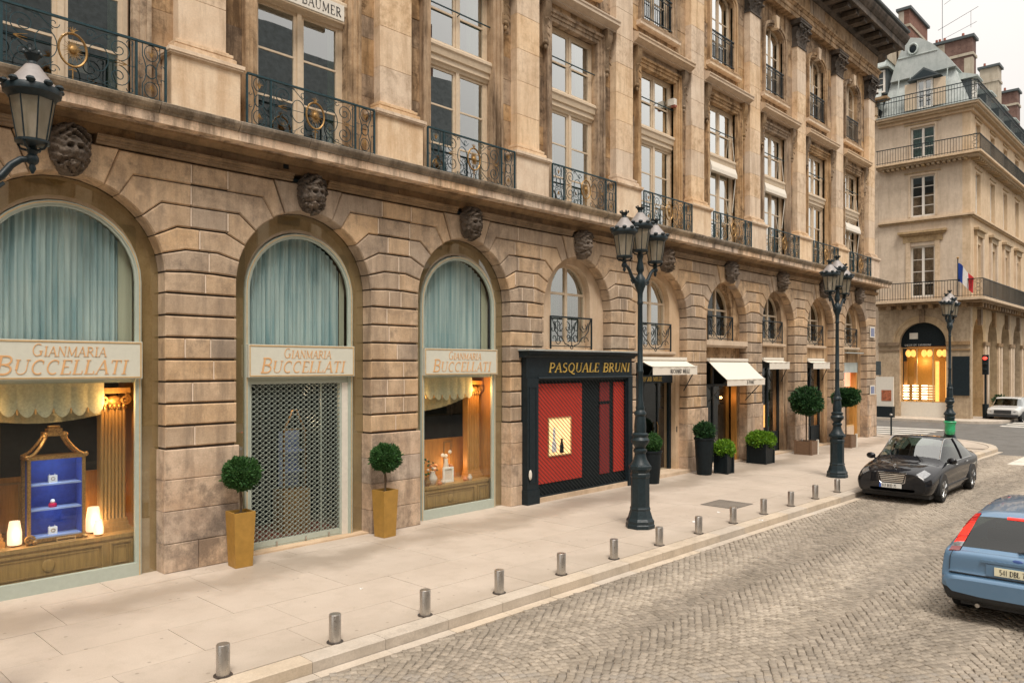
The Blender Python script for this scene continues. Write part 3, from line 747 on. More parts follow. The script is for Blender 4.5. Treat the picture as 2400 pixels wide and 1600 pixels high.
def capital():
    b = MB(); z0 = ZCAP; h = 1.02
    b.box(-.43, .43, -.05, .3, z0, z0 + .06); b.box(-.39, .39, -.02, .3, z0 + .06, z0 + .8)
    def leaf(cx, zb, hh, wd, out):
        n = 7
        for i in range(n):
            t0, t1 = i / n, (i + 1) / n
            yy = lambda t: -.03 - out * t ** 2.2; zf = lambda t: zb + hh * (t if t < .85 else .85 - (t - .85) * 1.2)
            wf = lambda t: wd * (.55 + .75 * sin(pi * min(1, t * .9 + .12))) * (1 + .18 * (i % 2)) * (1 - .5 * max(0, t - .8) / .2)
            b.add([(cx - wf(t0), yy(t0) + .03, zf(t0)), (cx, yy(t0) - .03, zf(t0)), (cx + wf(t0), yy(t0) + .03, zf(t0)), (cx - wf(t1), yy(t1) + .03, zf(t1)), (cx, yy(t1) - .03, zf(t1)), (cx + wf(t1), yy(t1) + .03, zf(t1))], [(0, 1, 4, 3), (1, 2, 5, 4)])
        b.ball((cx, -.05 - out, zb + hh * .80), wd * .8, .05, .05, 6, 4)
    for cx in (-.29, 0, .29): leaf(cx, z0 + .06, .38, .10, .13)
    for cx in (-.38, -.145, .145, .38): leaf(cx, z0 + .28, .46, .10, .17)
    for s in (-1, 1):
        b.tube(spiral(s * .40, z0 + .74, .12, .02, pi / 2, pi / 2 + s * 3.6 * pi, 22, -.16), .026, 5); b.tube([(s * .12, -.06, z0 + .5), (s * .22, -.1, z0 + .72), (s * .36, -.15, z0 + .86)], .03, 5)
        b.tube(spiral(s * .10, z0 + .74, .08, .02, pi / 2, pi / 2 - s * 3 * pi, 16, -.1), .018, 4)
    b.ball((0, -.12, z0 + .88), .075, .06, .075)
    b.prism([(-.52, z0 + .86), (.52, z0 + .86), (.54, z0 + .95), (-.54, z0 + .95)], -.2, .3); b.box(-.55, .55, -.22, .3, z0 + .95, z0 + 1.02)
    return b.mesh('capital', 'soot_stone', 50)
capm = capital()
for px in piers + []:
    put(pedm, 'pedestal', PAL, (px, 0, 0)); put(pcapm, 'pedestal_cap', PAL, (px, 0, 0)); put(pbm, 'pilaster_base', PAL, (px, 0, 0))
    for m_ in shm: put(m_, 'pilaster_stone', PAL, (px, 0, 0))
    put(capm, 'capital', PAL, (px, 0, 0))

# balcony ironwork (first floor)
def balcony():
    y = 0; ir = MB(); z0, z1 = 7.40, 8.27
    ir.box(-1.32, 1.32, -.022, .022, z1 - .03, z1).box(-1.32, 1.32, -.012, .012, z0, z0 + .02)
    post = MB().box(-.016, .016, -.016, .016, 7.32, z1 - .031)
    sc = MB(); rr = .0085
    for s in (-1, 1):
        c = s * 1.10                                  # end panels
        for e in (-1, 1): sc.tube([(c + e * .13, y, 7.42), (c + e * .13, y, 7.62), (c + e * .10, y, 7.68), (c + e * .07, y, 7.80), (c + e * .07, y, 7.86), (c + e * .10, y, 7.98), (c + e * .13, y, 8.05), (c + e * .13, y, 8.23)], rr, 4)
        for e in (-1, 1):
            for zc in (7.72, 7.93): sc.tube(spiral(c + e * .165, zc, .035, .008, 0, e * 4.5, 10), .006, 4)
        sc.tube([(c + .085 * cos(a), y, 7.83 + .105 * sin(a)) for a in [i * pi / 8 for i in range(16)]], .010, 4, True)
        for zc in (7.55, 8.11):
            sc.tube([(c + .10 * cos(a), y, zc + .12 * sin(a)) for a in [i * pi / 8 for i in range(16)]], .008, 4, True)
        # main panel scrolls
        for q in (1, -1):
            zc = 7.835 + q * .20
            sc.tube(spiral(s * .63, zc, .17, .025, q * -pi / 2 if 0 else (pi / 2 if q < 0 else -pi / 2), (pi / 2 if q < 0 else -pi / 2) + s * q * 3.3 * pi, 26), rr, 4)
        sc.tube([(s * .34 + .14 * cos(a), y, 7.835 + .20 * sin(a)) for a in [i * pi / 9 for i in range(18)]], rr, 4, True)
        sc.tube([(s * .82, y, 7.45), (s * .82, y, 8.22)], rr, 4)
        for zc, q in ((8.15, 1), (7.50, -1)):
            sc.tube(spiral(s * .24, zc, .075, .015, 0, s * q * 4.2 * pi / 2, 16), .007, 4); sc.tube(spiral(s * .46, zc + q * .03, .055, .012, 0, -s * q * 5, 12), .007, 4); sc.tube(spiral(s * .80, zc + q * .02, .065, .012, pi, pi - s * q * 5, 12), .007, 4)
        sc.tube([(s * .17, y, 7.835), (s * .9, y, 7.835)], .006, 4)
        sc.tube([(s * .25, y, 8.06), (s * .42, y, 8.2), (s * .62, y, 8.23)], .007, 4); sc.tube([(s * .25, y, 7.6), (s * .42, y, 7.47), (s * .62, y, 7.43)], .007, 4)
    md = MB(); md.tube([(.185 * cos(a), -.01, 7.835 + .235 * sin(a)) for a in [i * pi / 14 for i in range(28)]], .018, 6, True)
    ra = []
    for i in range(28):
        a = i * pi / 14; L = (.165 if i % 2 else .125); w_ = .085
        md.add([(.03 * cos(a - w_ * 3), -.015, 7.835 + .035 * sin(a - w_ * 3)), (.03 * cos(a + w_ * 3), -.015, 7.835 + .035 * sin(a + w_ * 3)), (L * cos(a), -.012, 7.835 + L * 1.25 * sin(a)), (.04 * cos(a), .012, 7.835 + .05 * sin(a))], [(0, 1, 2), (1, 0, 3), (0, 2, 3), (2, 1, 3)])
    md.ball((0, -.02, 7.835), .05, .025, .06, 10, 6)
    fl = MB()
    for s in (-1, 1):
        for zc in (7.55, 8.11):
            q = 1 if zc > 7.8 else -1
            for e in (-1.0, -.5, 0, .5, 1.0): fl.tube([(s * 1.10, -.006, zc - q * .07), (s * 1.10 + e * .035, -.008, zc), (s * 1.10 + e * .075, -.008, zc + q * (.06 - .05 * abs(e)))], .0075, 4, r1=.003)
        for e in (-1, 0, 1): fl.tube([(s * .74, -.006, 7.835), (s * .66, -.008, 7.835 + e * .03), (s * .57, -.008, 7.835 + e * .055)], .009, 4, r1=.003)
    for e in (-1, -.5, 0, .5, 1): fl.tube([(0, -.006, 8.07), (e * .03, -.008, 8.12), (e * .07, -.008, 8.17 - .03 * abs(e))], .010, 4, r1=.004)
    fl.tube([(-.05, -.006, 7.54), (0, -.008, 7.56), (.05, -.006, 7.54)], .010, 4); fl.tube([(0, -.006, 7.60), (0, -.006, 7.42)], .010, 4)
    return [(ir.mesh('handrail', 'blue_iron'), 'handrail'), (post.mesh('post', 'blue_iron'), 'post'), (sc.mesh('scrollwork', 'blue_iron', 70), 'scrollwork'), (md.mesh('medallion', 'gilding', 60), 'medallion'), (fl.mesh('rosette', 'gilding', 60), 'rosettes')]
balm = balcony()
for bi, x in enumerate(bays):
    e = empty('balcony', (x, -.20, 0), parent=PAL)
    for me, nm in balm:
        for dx in ((-1.32, -.88, .88, 1.32) if nm == 'post' else (0,)): put(me, nm, e, (dx, 0, 0))
    put(wmm, 'wall', PAL, (x, 0, 0)); put(surm, 'window_surround', PAL, (x, 0, 0)); put(hoodm, 'hood_cornice', PAL, (x, 0, 0)); put(fz, 'hood_frieze', PAL, (x, 0, 0))
    for s in (-1, 1): put(conm, 'console', PAL, (x + s * 1.28, 0, 0))
    wn = empty('window', (x, 0, 0), parent=PAL); put(frm, 'frame', wn); put(trm, 'transom', wn); put(barm, 'rail', wn)
    for pm, s, z0 in pms: put(pm, 'pane', wn)
    if bi in (0, 1, 2, 4): put(cur_rr, 'curtain', wn)
    if bi == 1: put(cur_up, 'curtain', wn)
    if bi in (3,): put(cur_full, 'curtain', wn); put(cur_l, 'curtain', wn)
    if bi in (4, 5): put(cur_full, 'curtain', wn); put(cur_l, 'curtain', wn)
    if bi in (2, 3): put(cur_up, 'curtain', wn)
    wn = empty('window', (x, 0, 0), parent=PAL); put(w2m, 'frame', wn); put(rlm, 'railing', wn)
    for pm in p2: put(pm, 'pane', wn)
    put(s2m, 'window_surround', PAL, (x, 0, 0)); put(s2s, 'sill', PAL, (x, 0, 0)); put(key2, 'keystone', PAL, (x, 0, 0))
    # strips of ashlar beside the surround
    for s in (-1, 1):
        z = 7.31
        while z < 12.1:
            z1 = min(z + random.uniform(.38, .75), 12.2)
            xa, xb = sorted((s * 1.215, s * 1.63)); sp_ = random.random() < .5
            MB().block([(xa, z + .002), (xb, z + .002), (xb, z1 - .002), (xa, z1 - .002)], YW - .01 + random.uniform(-.006, .006), YW + .06, .004).build('ashlar_stone', 'strip_stone', PAL, (x, 0, 0)); z = z1
        z = 13.0
        for z1 in (13.7, 14.5, 15.2, 15.9, 16.74):
            xa, xb = sorted((s * 1.0, s * 1.63)); MB().block([(xa, z + .002), (xb, z + .002), (xb, z1 - .002), (xa, z1 - .002)], YW + random.uniform(-.006, .006), YW + .06, .004).build('ashlar_stone', 'upper_stone', PAL, (x, 0, 0)); z = z1
# entablature
arp = [(.4, 16.73), (-.06, 16.73), (-.06, 16.90), (-.09, 16.905), (-.09, 17.08), (-.12, 17.085), (-.16, 17.14), (-.20, 17.16), (-.20, 17.22), (.4, 17.22)]
MB().sweepx(arp, -3.2, XC + .15).build('entablature_architrave', 'upper_stone', PAL)
x = -3.2
while x < XC + .05:
    x1 = min(x + random.uniform(1.3, 1.9), XC + .08); MB().box(x + .003, x1 - .003, -.05 - random.uniform(0, .006), .4, 17.222, 17.93).build('frieze_stone', 'upper_stone', PAL); x = x1
cnp = [(.4, 17.932), (-.10, 17.932), (-.16, 17.99), (-.22, 18.02), (-.22, 18.20), (-.36, 18.25), (-.95, 18.27), (-.95, 18.20), (-1.02, 18.20), (-1.02, 18.46), (-1.06, 18.48), (-1.16, 18.60), (-1.22, 18.72), (-1.24, 18.80), (.4, 18.84)]
MB().sweepx(cnp, -3.2, XC + .9).build('cornice', 'soot_stone', PAL)
md_ = MB().box(-.19, .19, -.86, -.2, 18.02, 18.19).mesh('modillion', 'soot_stone')
x = -2.6
while x < XC + .2: put(md_, 'modillion', PAL, (x, 0, 0)); x += .95
MB().sweepx([(.3, 18.84), (-1.18, 18.86), (-1.30, 18.90), (-1.32, 18.98), (-1.1, 19.0), (1.2, 22.2), (5.5, 23.6), (12, 23.6), (12, 18.84)], -3.2, XC + .7).build('roof', 'slate', PAL)
# end wall, floors and dark rooms behind the windows
MB().box(XC - .55, XC - .02, .05, 12, 0, 18.0).build('end_wall', 'upper_stone', PAL)
MB().box(33.2, XC - .01, YW + .03, .6, 7.05, 16.75).build('corner_wall', 'upper_stone', PAL); MB().box(-3.1, -2.0, YW + .03, .6, 7.05, 16.75).build('corner_wall', 'upper_stone', PAL)
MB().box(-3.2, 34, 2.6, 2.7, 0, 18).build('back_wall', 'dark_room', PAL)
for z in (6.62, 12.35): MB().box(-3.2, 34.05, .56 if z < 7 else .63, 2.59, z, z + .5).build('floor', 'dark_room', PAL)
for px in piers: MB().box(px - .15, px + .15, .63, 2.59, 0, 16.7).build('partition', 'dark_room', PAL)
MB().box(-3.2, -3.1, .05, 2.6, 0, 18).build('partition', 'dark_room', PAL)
MB().box(-16, -2.43, .03, .7, 0, 6.99).box(-16, -3.11, .1, .7, 7.0, 19).box(-16, -3.31, -.5, .1, 7.0, 7.3).build('side_wall', 'pier_stone', PAL)
# ---------------------------------------------------------------- lettering: a small drawn serif alphabet
def _a(cx, cz, rx, rz, a0, a1, n=8): return [(cx + rx * cos(radians(a0 + (a1 - a0) * i / n)), cz + rz * sin(radians(a0 + (a1 - a0) * i / n))) for i in range(n + 1)]
TK, TN, TM = .15, .055, .10
GL = {
 'A': (.74, [([(.04, 0), (.37, 1)], TN), ([(.37, 1), (.68, 0)], TK), ([(.16, .36), (.54, .36)], TN), ([(-.04, .02), (.14, .02)], TN), ([(.56, .02), (.80, .02)], TN)]),
 'B': (.66, [([(.12, 0), (.12, 1)], TK), ([(.02, .97), (.34, .97)] + _a(.34, .75, .22, .22, 90, -90)[1:] + [(.18, .53)], TM), ([(.34, .5)] + _a(.36, .26, .25, .235, 90, -90)[1:] + [(.02, .03)], TM)]),
 'C': (.72, [(_a(.40, .5, .33, .47, 55, 305, 12), TM), ([(.60, .92), (.60, .70)], TN)]),
 'D': (.76, [([(.12, 0), (.12, 1)], TK), ([(.02, .97), (.32, .97)] + _a(.32, .5, .36, .47, 90, -90, 10)[1:] + [(.02, .03)], TM)]),
 'E': (.60, [([(.12, 0), (.12, 1)], TK), ([(.02, .97), (.52, .97)], TN), ([(.18, .52), (.42, .52)], TN), ([(.02, .03), (.56, .03)], TN), ([(.52, .97), (.52, .80)], TN), ([(.56, .03), (.56, .22)], TN)]),
 'G': (.78, [(_a(.40, .5, .33, .47, 55, 330, 12), TM), ([(.64, .42), (.64, .08)], TK), ([(.50, .42), (.76, .42)], TN)]),
 'H': (.80, [([(.12, 0), (.12, 1)], TK), ([(.66, 0), (.66, 1)], TK), ([(.18, .52), (.6, .52)], TN), ([(.0, .98), (.24, .98)], TN), ([(.0, .02), (.24, .02)], TN), ([(.54, .98), (.78, .98)], TN), ([(.54, .02), (.78, .02)], TN)]),
 'I': (.34, [([(.16, 0), (.16, 1)], TK), ([(.02, .98), (.30, .98)], TN), ([(.02, .02), (.30, .02)], TN)]),
 'L': (.58, [([(.12, 0), (.12, 1)], TK), ([(.0, .98), (.26, .98)], TN), ([(.02, .03), (.54, .03)], TN), ([(.54, .03), (.54, .25)], TN)]),
 'M': (.94, [([(.10, 0), (.10, 1)], TN), ([(.10, 1), (.44, .1)], TK), ([(.44, .1), (.80, 1)], TN), ([(.80, 1), (.80, 0)], TK), ([(.0, .02), (.2, .02)], TN), ([(.68, .02), (.92, .02)], TN)]),
 'N': (.80, [([(.10, 0), (.10, 1)], TN), ([(.10, 1), (.66, .02)], TK), ([(.66, 0), (.66, 1)], TN), ([(.0, .02), (.2, .02)], TN), ([(.56, .98), (.76, .98)], TN)]),
 'P': (.60, [([(.12, 0), (.12, 1)], TK), ([(.02, .97), (.30, .97)] + _a(.30, .72, .25, .25, 90, -90)[1:] + [(.18, .47)], TM), ([(.0, .02), (.26, .02)], TN)]),
 'Q': (.82, [(_a(.40, .5, .33, .47, 0, 360, 16), TM), ([(.38, .06), (.60, -.14), (.84, -.18)], TM)]),
 'R': (.70, [([(.12, 0), (.12, 1)], TK), ([(.02, .97), (.30, .97)] + _a(.30, .74, .23, .23, 90, -90)[1:] + [(.18, .51)], TM), ([(.30, .5), (.66, .02)], TK), ([(.0, .02), (.26, .02)], TN)]),
 'S': (.56, [(_a(.28, .74, .20, .23, 40, 250, 8) + _a(.27, .26, .22, .23, 80, -140, 8), TM)]),
 'T': (.64, [([(.31, 0), (.31, 1)], TK), ([(.02, .97), (.60, .97)], TN), ([(.03, .97), (.03, .78)], TN), ([(.59, .97), (.59, .78)], TN), ([(.2, .02), (.42, .02)], TN)]),
 'U': (.78, [([(.12, 1), (.12, .32)], TK), (_a(.38, .32, .26, .29, 180, 360), TN), ([(.64, .3), (.64, 1)], TN), ([(.0, .98), (.24, .98)], TN), ([(.54, .98), (.76, .98)], TN)]),
 'O': (.82, [(_a(.40, .5, .33, .47, 0, 360, 16), TM)]),
 '-': (.4, [([(.05, .45), (.35, .45)], TM)]), '0': (.6, [(_a(.3, .5, .22, .47, 0, 360, 12), TM)]), '1': (.4, [([(.2, 0), (.2, 1)], TM)]), '7': (.55, [([(.05, .97), (.5, .97), (.2, 0)], TM)]), '5': (.55, [([(.48, .97), (.12, .97), (.12, .55), (.35, .58), (.48, .4), (.45, .15), (.25, .02), (.08, .1)], TM)]), '4': (.6, [([(.42, 0), (.42, 1), (.05, .3), (.55, .3)], TM)]),
}
def text_width(t, h, sp=.10): return sum((GL[c][0] if c != ' ' else .38) + sp for c in t) * h
def lettering(mb, t, x, z, h, y, depth=.012, shear=.0, sp=.10, big=1.0, stretch=1.0, tk=1.0):
    # letters stand on the plane y, facing -y; big scales the first letter
    n_ = 0
    for i, c in enumerate(t):
        if c == ' ': x += (.38 + sp) * h * stretch; continue
        w_, st = GL[c]; hh = h * (big if i == 0 else 1)
        for pts, th in st:
            n_ += 1; p = [Vector((a * hh * stretch, b * hh)) for a, b in pts]; m = len(p); L = []; Rr = []
            for k_ in range(m):
                d = (p[min(k_ + 1, m - 1)] - p[max(k_ - 1, 0)])
                if (p[0] - p[-1]).length < 1e-6 and k_ in (0, m - 1): d = p[1] - p[-2]
                d.normalize(); nn = Vector((-d.y, d.x)) * th * hh * .5 * tk
                if k_ not in (0, m - 1) :
                    d2 = (p[k_] - p[k_ - 1]).normalized(); cc = max(.5, d.dot(d2)); nn = nn / cc
                L.append(p[k_] + nn); Rr.append(p[k_] - nn)
            yy = y - depth - .0006 * (n_ % 5)
            v = [(x + q.x + shear * q.y, yy, z + q.y) for q in L + Rr] + [(x + q.x + shear * q.y, y, z + q.y) for q in L + Rr]
            f = []
            for k_ in range(m - 1):
                f += [(m + k_, m + k_ + 1, k_ + 1, k_), (k_, k_ + 1, 2 * m + k_ + 1, 2 * m + k_), (m + k_ + 1, m + k_, 3 * m + k_, 3 * m + k_ + 1)]
            f += [(0, 2 * m, 3 * m, m), (m - 1, 2 * m - 1, 4 * m - 1, 3 * m - 1)]
            mb.add(v, f)
        x += (w_ + sp) * hh * stretch
    return x
def point(name, loc, watt, col=(1, .55, .22), r=.05):
    ld = bpy.data.lights.new(name, 'POINT'); ld.energy = watt; ld.color = col; ld.shadow_soft_size = r
    o = bpy.data.objects.new(name, ld); COL.objects.link(o); o.location = loc; return o

# ---------------------------------------------------------------- arched shop windows, bays one to three
def arch_out(hw, z0, hs, n=14): return [(-hw, z0), (-hw, hs)] + [(-hw * cos(t), hs + hw * sin(t)) for t in [pi * i / n for i in range(1, n)]] + [(hw, hs), (hw, z0)]
def arch_frame(mb, ho, hi, z0, hs, y0, y1, n=18):
    a = arch_out(ho, z0, hs, n); b = arch_out(hi, z0, hs, n); m = len(a)
    v = [(x, y0, z) for x, z in a] + [(x, y0, z) for x, z in b] + [(x, y1, z) for x, z in a] + [(x, y1, z) for x, z in b]
    f = []
    for i in range(m - 1): f += [(m + i, m + i + 1, i + 1, i), (i, i + 1, 2 * m + i + 1, 2 * m + i), (m + i + 1, m + i, 3 * m + i, 3 * m + i + 1)]
    mb.add(v, f); return mb
HSF = 4.62
shop_lab = ['sage green arched shop window showing a gilt cabinet and glowing lamps behind the glass', 'sage green arched shop doorway closed by a steel lattice grille between gold planters', 'sage green arched shop window with porcelain and flowers on its oak ledge']
SHOP = []
for bi in range(3):
    x = bays[bi]; sw = empty('shop_window', (x, .25, 0), shop_lab[bi], 'shop window', 'arched shop windows of the jeweller'); SHOP.append(sw)
    hw = 1.12
    fr = MB(); arch_frame(fr, hw, hw - .05, .0, HSF, -.02, .06); arch_frame(fr, hw - .05, hw - .085, .0, HSF, .0, .06); fr.build('frame', 'sage_paint', sw, smooth=30)
    gt = MB(); arch_frame(gt, hw - .018, hw - .032, .0, HSF, -.026, -.019); gt.build('gold_line', 'gold_trim', sw)
    # glazing that fills the rest of the arch
    sg = MB(); arch_frame(sg, 1.415, hw + .002, 0, HS if 0 else HSF + .08, .03, .036); sg.build('side_glass', 'reflective_glass', sw)
    bk = MB(); arch_frame(bk, 1.42, hw - .03, 0, HSF + .06, .062, .10); bk.build('reflection_backing', 'panel_stone', sw)  # opaque stone-toned backing stands in for reflections in the side glass
    # glass
    ag = MB(); o = [(-hw + .07, 3.66), (-hw + .07, HSF)] + [(-(hw - .07) * cos(t), HSF + (hw - .07) * sin(t)) for t in [pi * i / 14 for i in range(1, 14)]] + [(hw - .07, HSF), (hw - .07, 3.66)]
    ag.prism(o, .03, .036); ag.build('pane', 'shop_glass', sw)
    # sign board
    sb = MB().box(-hw + .015, hw - .015, -.10, .05, 3.10, 3.68).build('sign_board', 'sage_sign', sw)
    tr = MB(); ring(-hw + .03, hw - .03, 3.115, 3.665, .018, -.108, -.1005, tr); tr.build('gold_border', 'gold_trim', sb)
    l1 = MB(); h1 = .145; wd = text_width('GIANMARIA', h1, .07); lettering(l1, 'GIANMARIA', -wd / 2 + .06, 3.44, h1, -.1005, .006, .12, .07, 1.25, 1.0, .65); l1.build('lettering', 'sign_letter', sb)
    l1 = MB(); h1 = .215; wd = text_width('BUCCELLATI', h1, .08) * 1.12; lettering(l1, 'BUCCELLATI', -wd / 2 - .02, 3.175, h1, -.1005, .006, .20, .08, 1.25, 1.12, .85); l1.build('lettering', 'sign_letter', sb)
    ls = MB().box(-hw + .05, hw - .05, .04, .09, 3.04, 3.10).build('sign_shelf', 'sage_paint', sw)
    # curtains behind the arch
    ar = lambda xx, r_=hw - .06: HSF + sqrt(max(0, r_ * r_ - xx * xx))
    cu = curtain(-hw + .07, .84 if bi != 1 else .92, 3.66, 9, .19, .026, .088, 'teal_curtain', ar); put(cu, 'curtain', sw)
    cu = curtain(.84 if bi != 1 else .93, hw - .07, 3.66, 9, .17, .006, .2, 'cream_curtain', ar); put(cu, 'side_curtain', sw)
    MB().prism(arch_out(hw + .2, 3.2, HSF), .75, .8).build('back_panel', 'white_paint', sw)
    if bi == 1: continue
    pn = MB().box(-hw + .08, hw - .08, .03, .036, .20, 3.06).build('pane', 'shop_glass', sw)
    MB().box(-hw + .05, hw - .05, -.015, .07, .0, .20).build('bottom_rail', 'sage_paint', sw)
    # display case
    dc = empty('display_case', (0, 0, 0), parent=sw)
    MB().box(-1.3, 1.3, .14, 1.0, .60, .66).box(-1.3, 1.3, .12, .18, .02, .10).build('ledge', 'oak', dc)
    MB().box(-1.3, 1.3, .16, .20, .02, .60).build('base_board', 'oak', dc)
    for a, b_ in ((-1.28, -.98), (-.9, .62), (.70, 1.05)):
        m = MB(); ring(a, b_, .14, .56, .035, .135, .165, m); ring(a + .07, b_ - .07, .21, .49, .02, .148, .165, m); m.build('base_panel', 'oak', dc)
    MB().ball((-.14, .15, .35), .09, .02, .10).build('base_boss', 'oak', dc)
    for s in (-1, 1):
        m = MB(); cx = s * .87
        m.box(cx - .24, cx + .24, .40, .62, .66, .74).box(cx - .22, cx + .22, .42, .62, .74, .80).box(cx - .205, cx + .205, .44, .62, .80, .86)
        for q in range(7): xx = cx - .165 + q * .055; m.lathe([(.024, .86), (.024, 2.62)], 8, (xx, .47, 0))
        m.box(cx - .19, cx + .19, .475, .62, .86, 2.62).box(cx - .24, cx + .24, .40, .62, 2.86, 2.95).box(cx - .21, cx + .21, .44, .62, 2.62, 2.66)
        m.build('pilaster', 'orange_oak' if s < 0 or bi == 2 else 'oak', dc, smooth=40)
        m = MB()
        for e in (-1, 1): m.tube(spiral(cx + e * .16, 2.76, .085, .015, pi / 2, pi / 2 - e * 3.4 * pi, 20, .40), .024, 5)
        m.ball((cx, .43, 2.74), .14, .05, .09); 
        for q in range(5): m.ball((cx - .14 + q * .07, .41, 2.66), .03, .03, .05, 6, 4)
        m.build('pilaster_capital', 'gilding', dc, smooth=60)
        MB().box(s * 1.25 - .04, s * 1.25 + .04, .2, 1.2, .0, 3.05).build('side_panel', 'orange_oak', dc)
    MB().box(-1.25, 1.25, .95, 1.0, .66, 1.60).build('back_panel', 'orange_oak', dc)
    m = MB(); ring(-.62, -.30, .75, 1.52, .03, .93, .951, m); ring(.36, .60, .75, 1.52, .03, .93, .951, m); m.build('panel_moulding', 'oak', dc)
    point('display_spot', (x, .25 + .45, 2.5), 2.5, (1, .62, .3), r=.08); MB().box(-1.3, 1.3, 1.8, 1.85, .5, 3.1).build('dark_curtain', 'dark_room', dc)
    MB().box(-1.3, 1.3, .2, 1.8, 3.05, 3.09).build('top_board', 'oak', dc)
    # scalloped pelmet
    pm = MB(); n_ = 96; v = []; f = []
    for i in range(n_ + 1):
        xx = -.98 + 1.66 * i / n_; sc_ = abs(sin((xx + .98) / 1.66 * pi * 7)); zb = 2.72 - .15 * sc_ ** .6 - .04 * cos(xx * 2.2)
        yy = .30 - .03 * sc_
        v += [(xx, yy, zb), (xx, .31, 3.04)]
        if i: f.append((2 * i - 2, 2 * i, 2 * i + 1, 2 * i - 1))
    pm.add(v, f); pm.build('pelmet', 'pelmet_fabric', dc, smooth=60)
    pm = MB(); v = []; f = []
    for i in range(41):
        xx = -.98 + 1.66 * i / 40; zb = 2.44 + .10 * ((xx + .15) / .83) ** 2 if bi == 0 else 2.30 + .30 * ((xx + .98) / 1.66) ** 2
        v += [(xx, .42 + .015 * sin(xx * 40), zb), (xx, .42, 3.03)]
        if i: f.append((2 * i - 2, 2 * i, 2 * i + 1, 2 * i - 1))
    pm.add(v, f); pm.build('pelmet_swag', 'swag_fabric', dc, smooth=60)
    tas = MB()
    for q in range(8): xx = -.98 + 1.66 * q / 7; tas.ball((xx, .29, 2.62), .014, .014, .045, 6, 4)
    tas.build('pelmet_tassels', 'gold_trim', dc)
    point('display_spot', (x + .80, .25 + .20, 2.74), 9, (1, .5, .16), r=.04); point('display_spot', (x - .95, .25 + .22, 2.6), 5, (1, .5, .16), r=.05)
    point('display_spot', (x + .45, .25 + .72, 1.0), 3.0, r=.08)
    point('display_spot', (x - .2, .25 + .30, 2.2), 1.0, (1, .7, .4), r=.08)

# lattice grille door in the second bay
sw = SHOP[1]
gr = empty('rolling_grille', (0, 0, 0), parent=sw)
lat = MB(); gx0, gx1, gz0, gz1 = -.98, .86, .16, 2.97
def clip_seg(x0, z0, x1, z1):
    t0, t1 = 0., 1.
    for p_, q_ in ((-(x1 - x0), x0 - gx0), (x1 - x0, gx1 - x0), (-(z1 - z0), z0 - gz0), (z1 - z0, gz1 - z0)):
        if abs(p_) < 1e-9:
            if q_ < 0: return None
        else:
            r_ = q_ / p_
            if p_ < 0: t0 = max(t0, r_)
            else: t1 = min(t1, r_)
    return None if t0 >= t1 else ((x0 + t0 * (x1 - x0), z0 + t0 * (z1 - z0)), (x0 + t1 * (x1 - x0), z0 + t1 * (z1 - z0)))
pitch = .118; hgt = .088
for i in range(-30, 34):
    for sgn, yo in ((1, .064), (-1, .072)):
        xa = gx0 + i * pitch; L = 4.5
        seg = clip_seg(xa, gz0, xa + L, gz0 + sgn * L * hgt / pitch * 2 / 2) if sgn > 0 else clip_seg(xa, gz1, xa + L, gz1 - L * hgt / pitch)
        if seg: lat.tube([(seg[0][0], yo, seg[0][1]), (seg[1][0], yo, seg[1][1])], .0062, 4)
zz = gz0 + hgt / 2
while zz < gz1: lat.tube([(gx0, .080, zz), (gx1, .080, zz)], .0045, 4); zz += hgt
lat.build('lattice', 'grille_steel', gr)
nd = MB(); zz = gz0; r_ = 0
while zz < gz1:
    xx = gx0 + (r_ % 2) * pitch / 2
    while xx < gx1: nd.obox((xx, .056, zz), .026, .008, .026, Matrix.Rotation(pi / 4, 3, 'Y')); xx += pitch
    zz += hgt / 2; r_ += 1
tag(nd.build('lattice_node', 'grille_steel', gr), kind='stuff')
MB().box(gx0 - .02, gx1 + .02, .05, .11, .03, .16).box(gx0, gx1, .045, .05, .06, .075).build('bottom_bar', 'sage_paint', gr)
for xx in (-.5, .1, .6): MB().box(xx, xx + .03, .03, .049, .05, .12).build('bolt', 'steel', gr)
MB().box(.47, .50, .09, .12, .16, 2.97).box(gx0 - .03, gx0, .04, .12, .03, 2.97).box(gx1, gx1 + .04, .03, .12, .03, 2.97).build('guide_rail', 'sage_paint', gr)
MB().box(gx1 + .042, hw - .06, .02, .14, .03, 2.98).build('door_jamb', 'white_paint', sw); MB().box(-hw + .08, hw - .06, .03, .14, 2.972, 3.04).build('door_head', 'sage_paint', sw)
MB().box(-1.4, 1.4, -.2, .4, -.02, .028).build('door_step', 'panel_stone', sw)
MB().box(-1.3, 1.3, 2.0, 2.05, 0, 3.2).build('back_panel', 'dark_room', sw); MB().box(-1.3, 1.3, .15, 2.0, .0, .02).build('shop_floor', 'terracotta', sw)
# things glimpsed through the grille
cab2 = empty('vitrine', (4.45, 1.25, 0), 'small gilt cabinet with blue lining seen through the steel lattice grille', 'cabinet')
m = MB(); m.tube([(-.22, 0, 2.05), (-.12, 0, 2.25), (-.05, 0, 2.42), (.05, 0, 2.42), (.12, 0, 2.25), (.22, 0, 2.05)], .022, 6); ring(-.25, .25, .85, 2.06, .03, -.02, .02, m); m.build('gilt_frame', 'gilding', cab2)
MB().box(-.22, .22, .20, .24, .9, 2.0).build('lining', 'pale_velvet', cab2)
for z in (1.2, 1.6): MB().box(-.22, .22, -.02, .2, z, z + .02).build('shelf', 'pale_velvet', cab2)
MB().box(-.30, .30, -.1, .3, .0, .85).build('cabinet_base', 'oak', cab2)
point('shop_ceiling_light', (4.3, .85, 2.6), 5, (1, .7, .45)); 
ch = empty('wall_light', (3.25, .95, 0), 'string of small glowing bulbs behind the lattice grille', 'lamp')
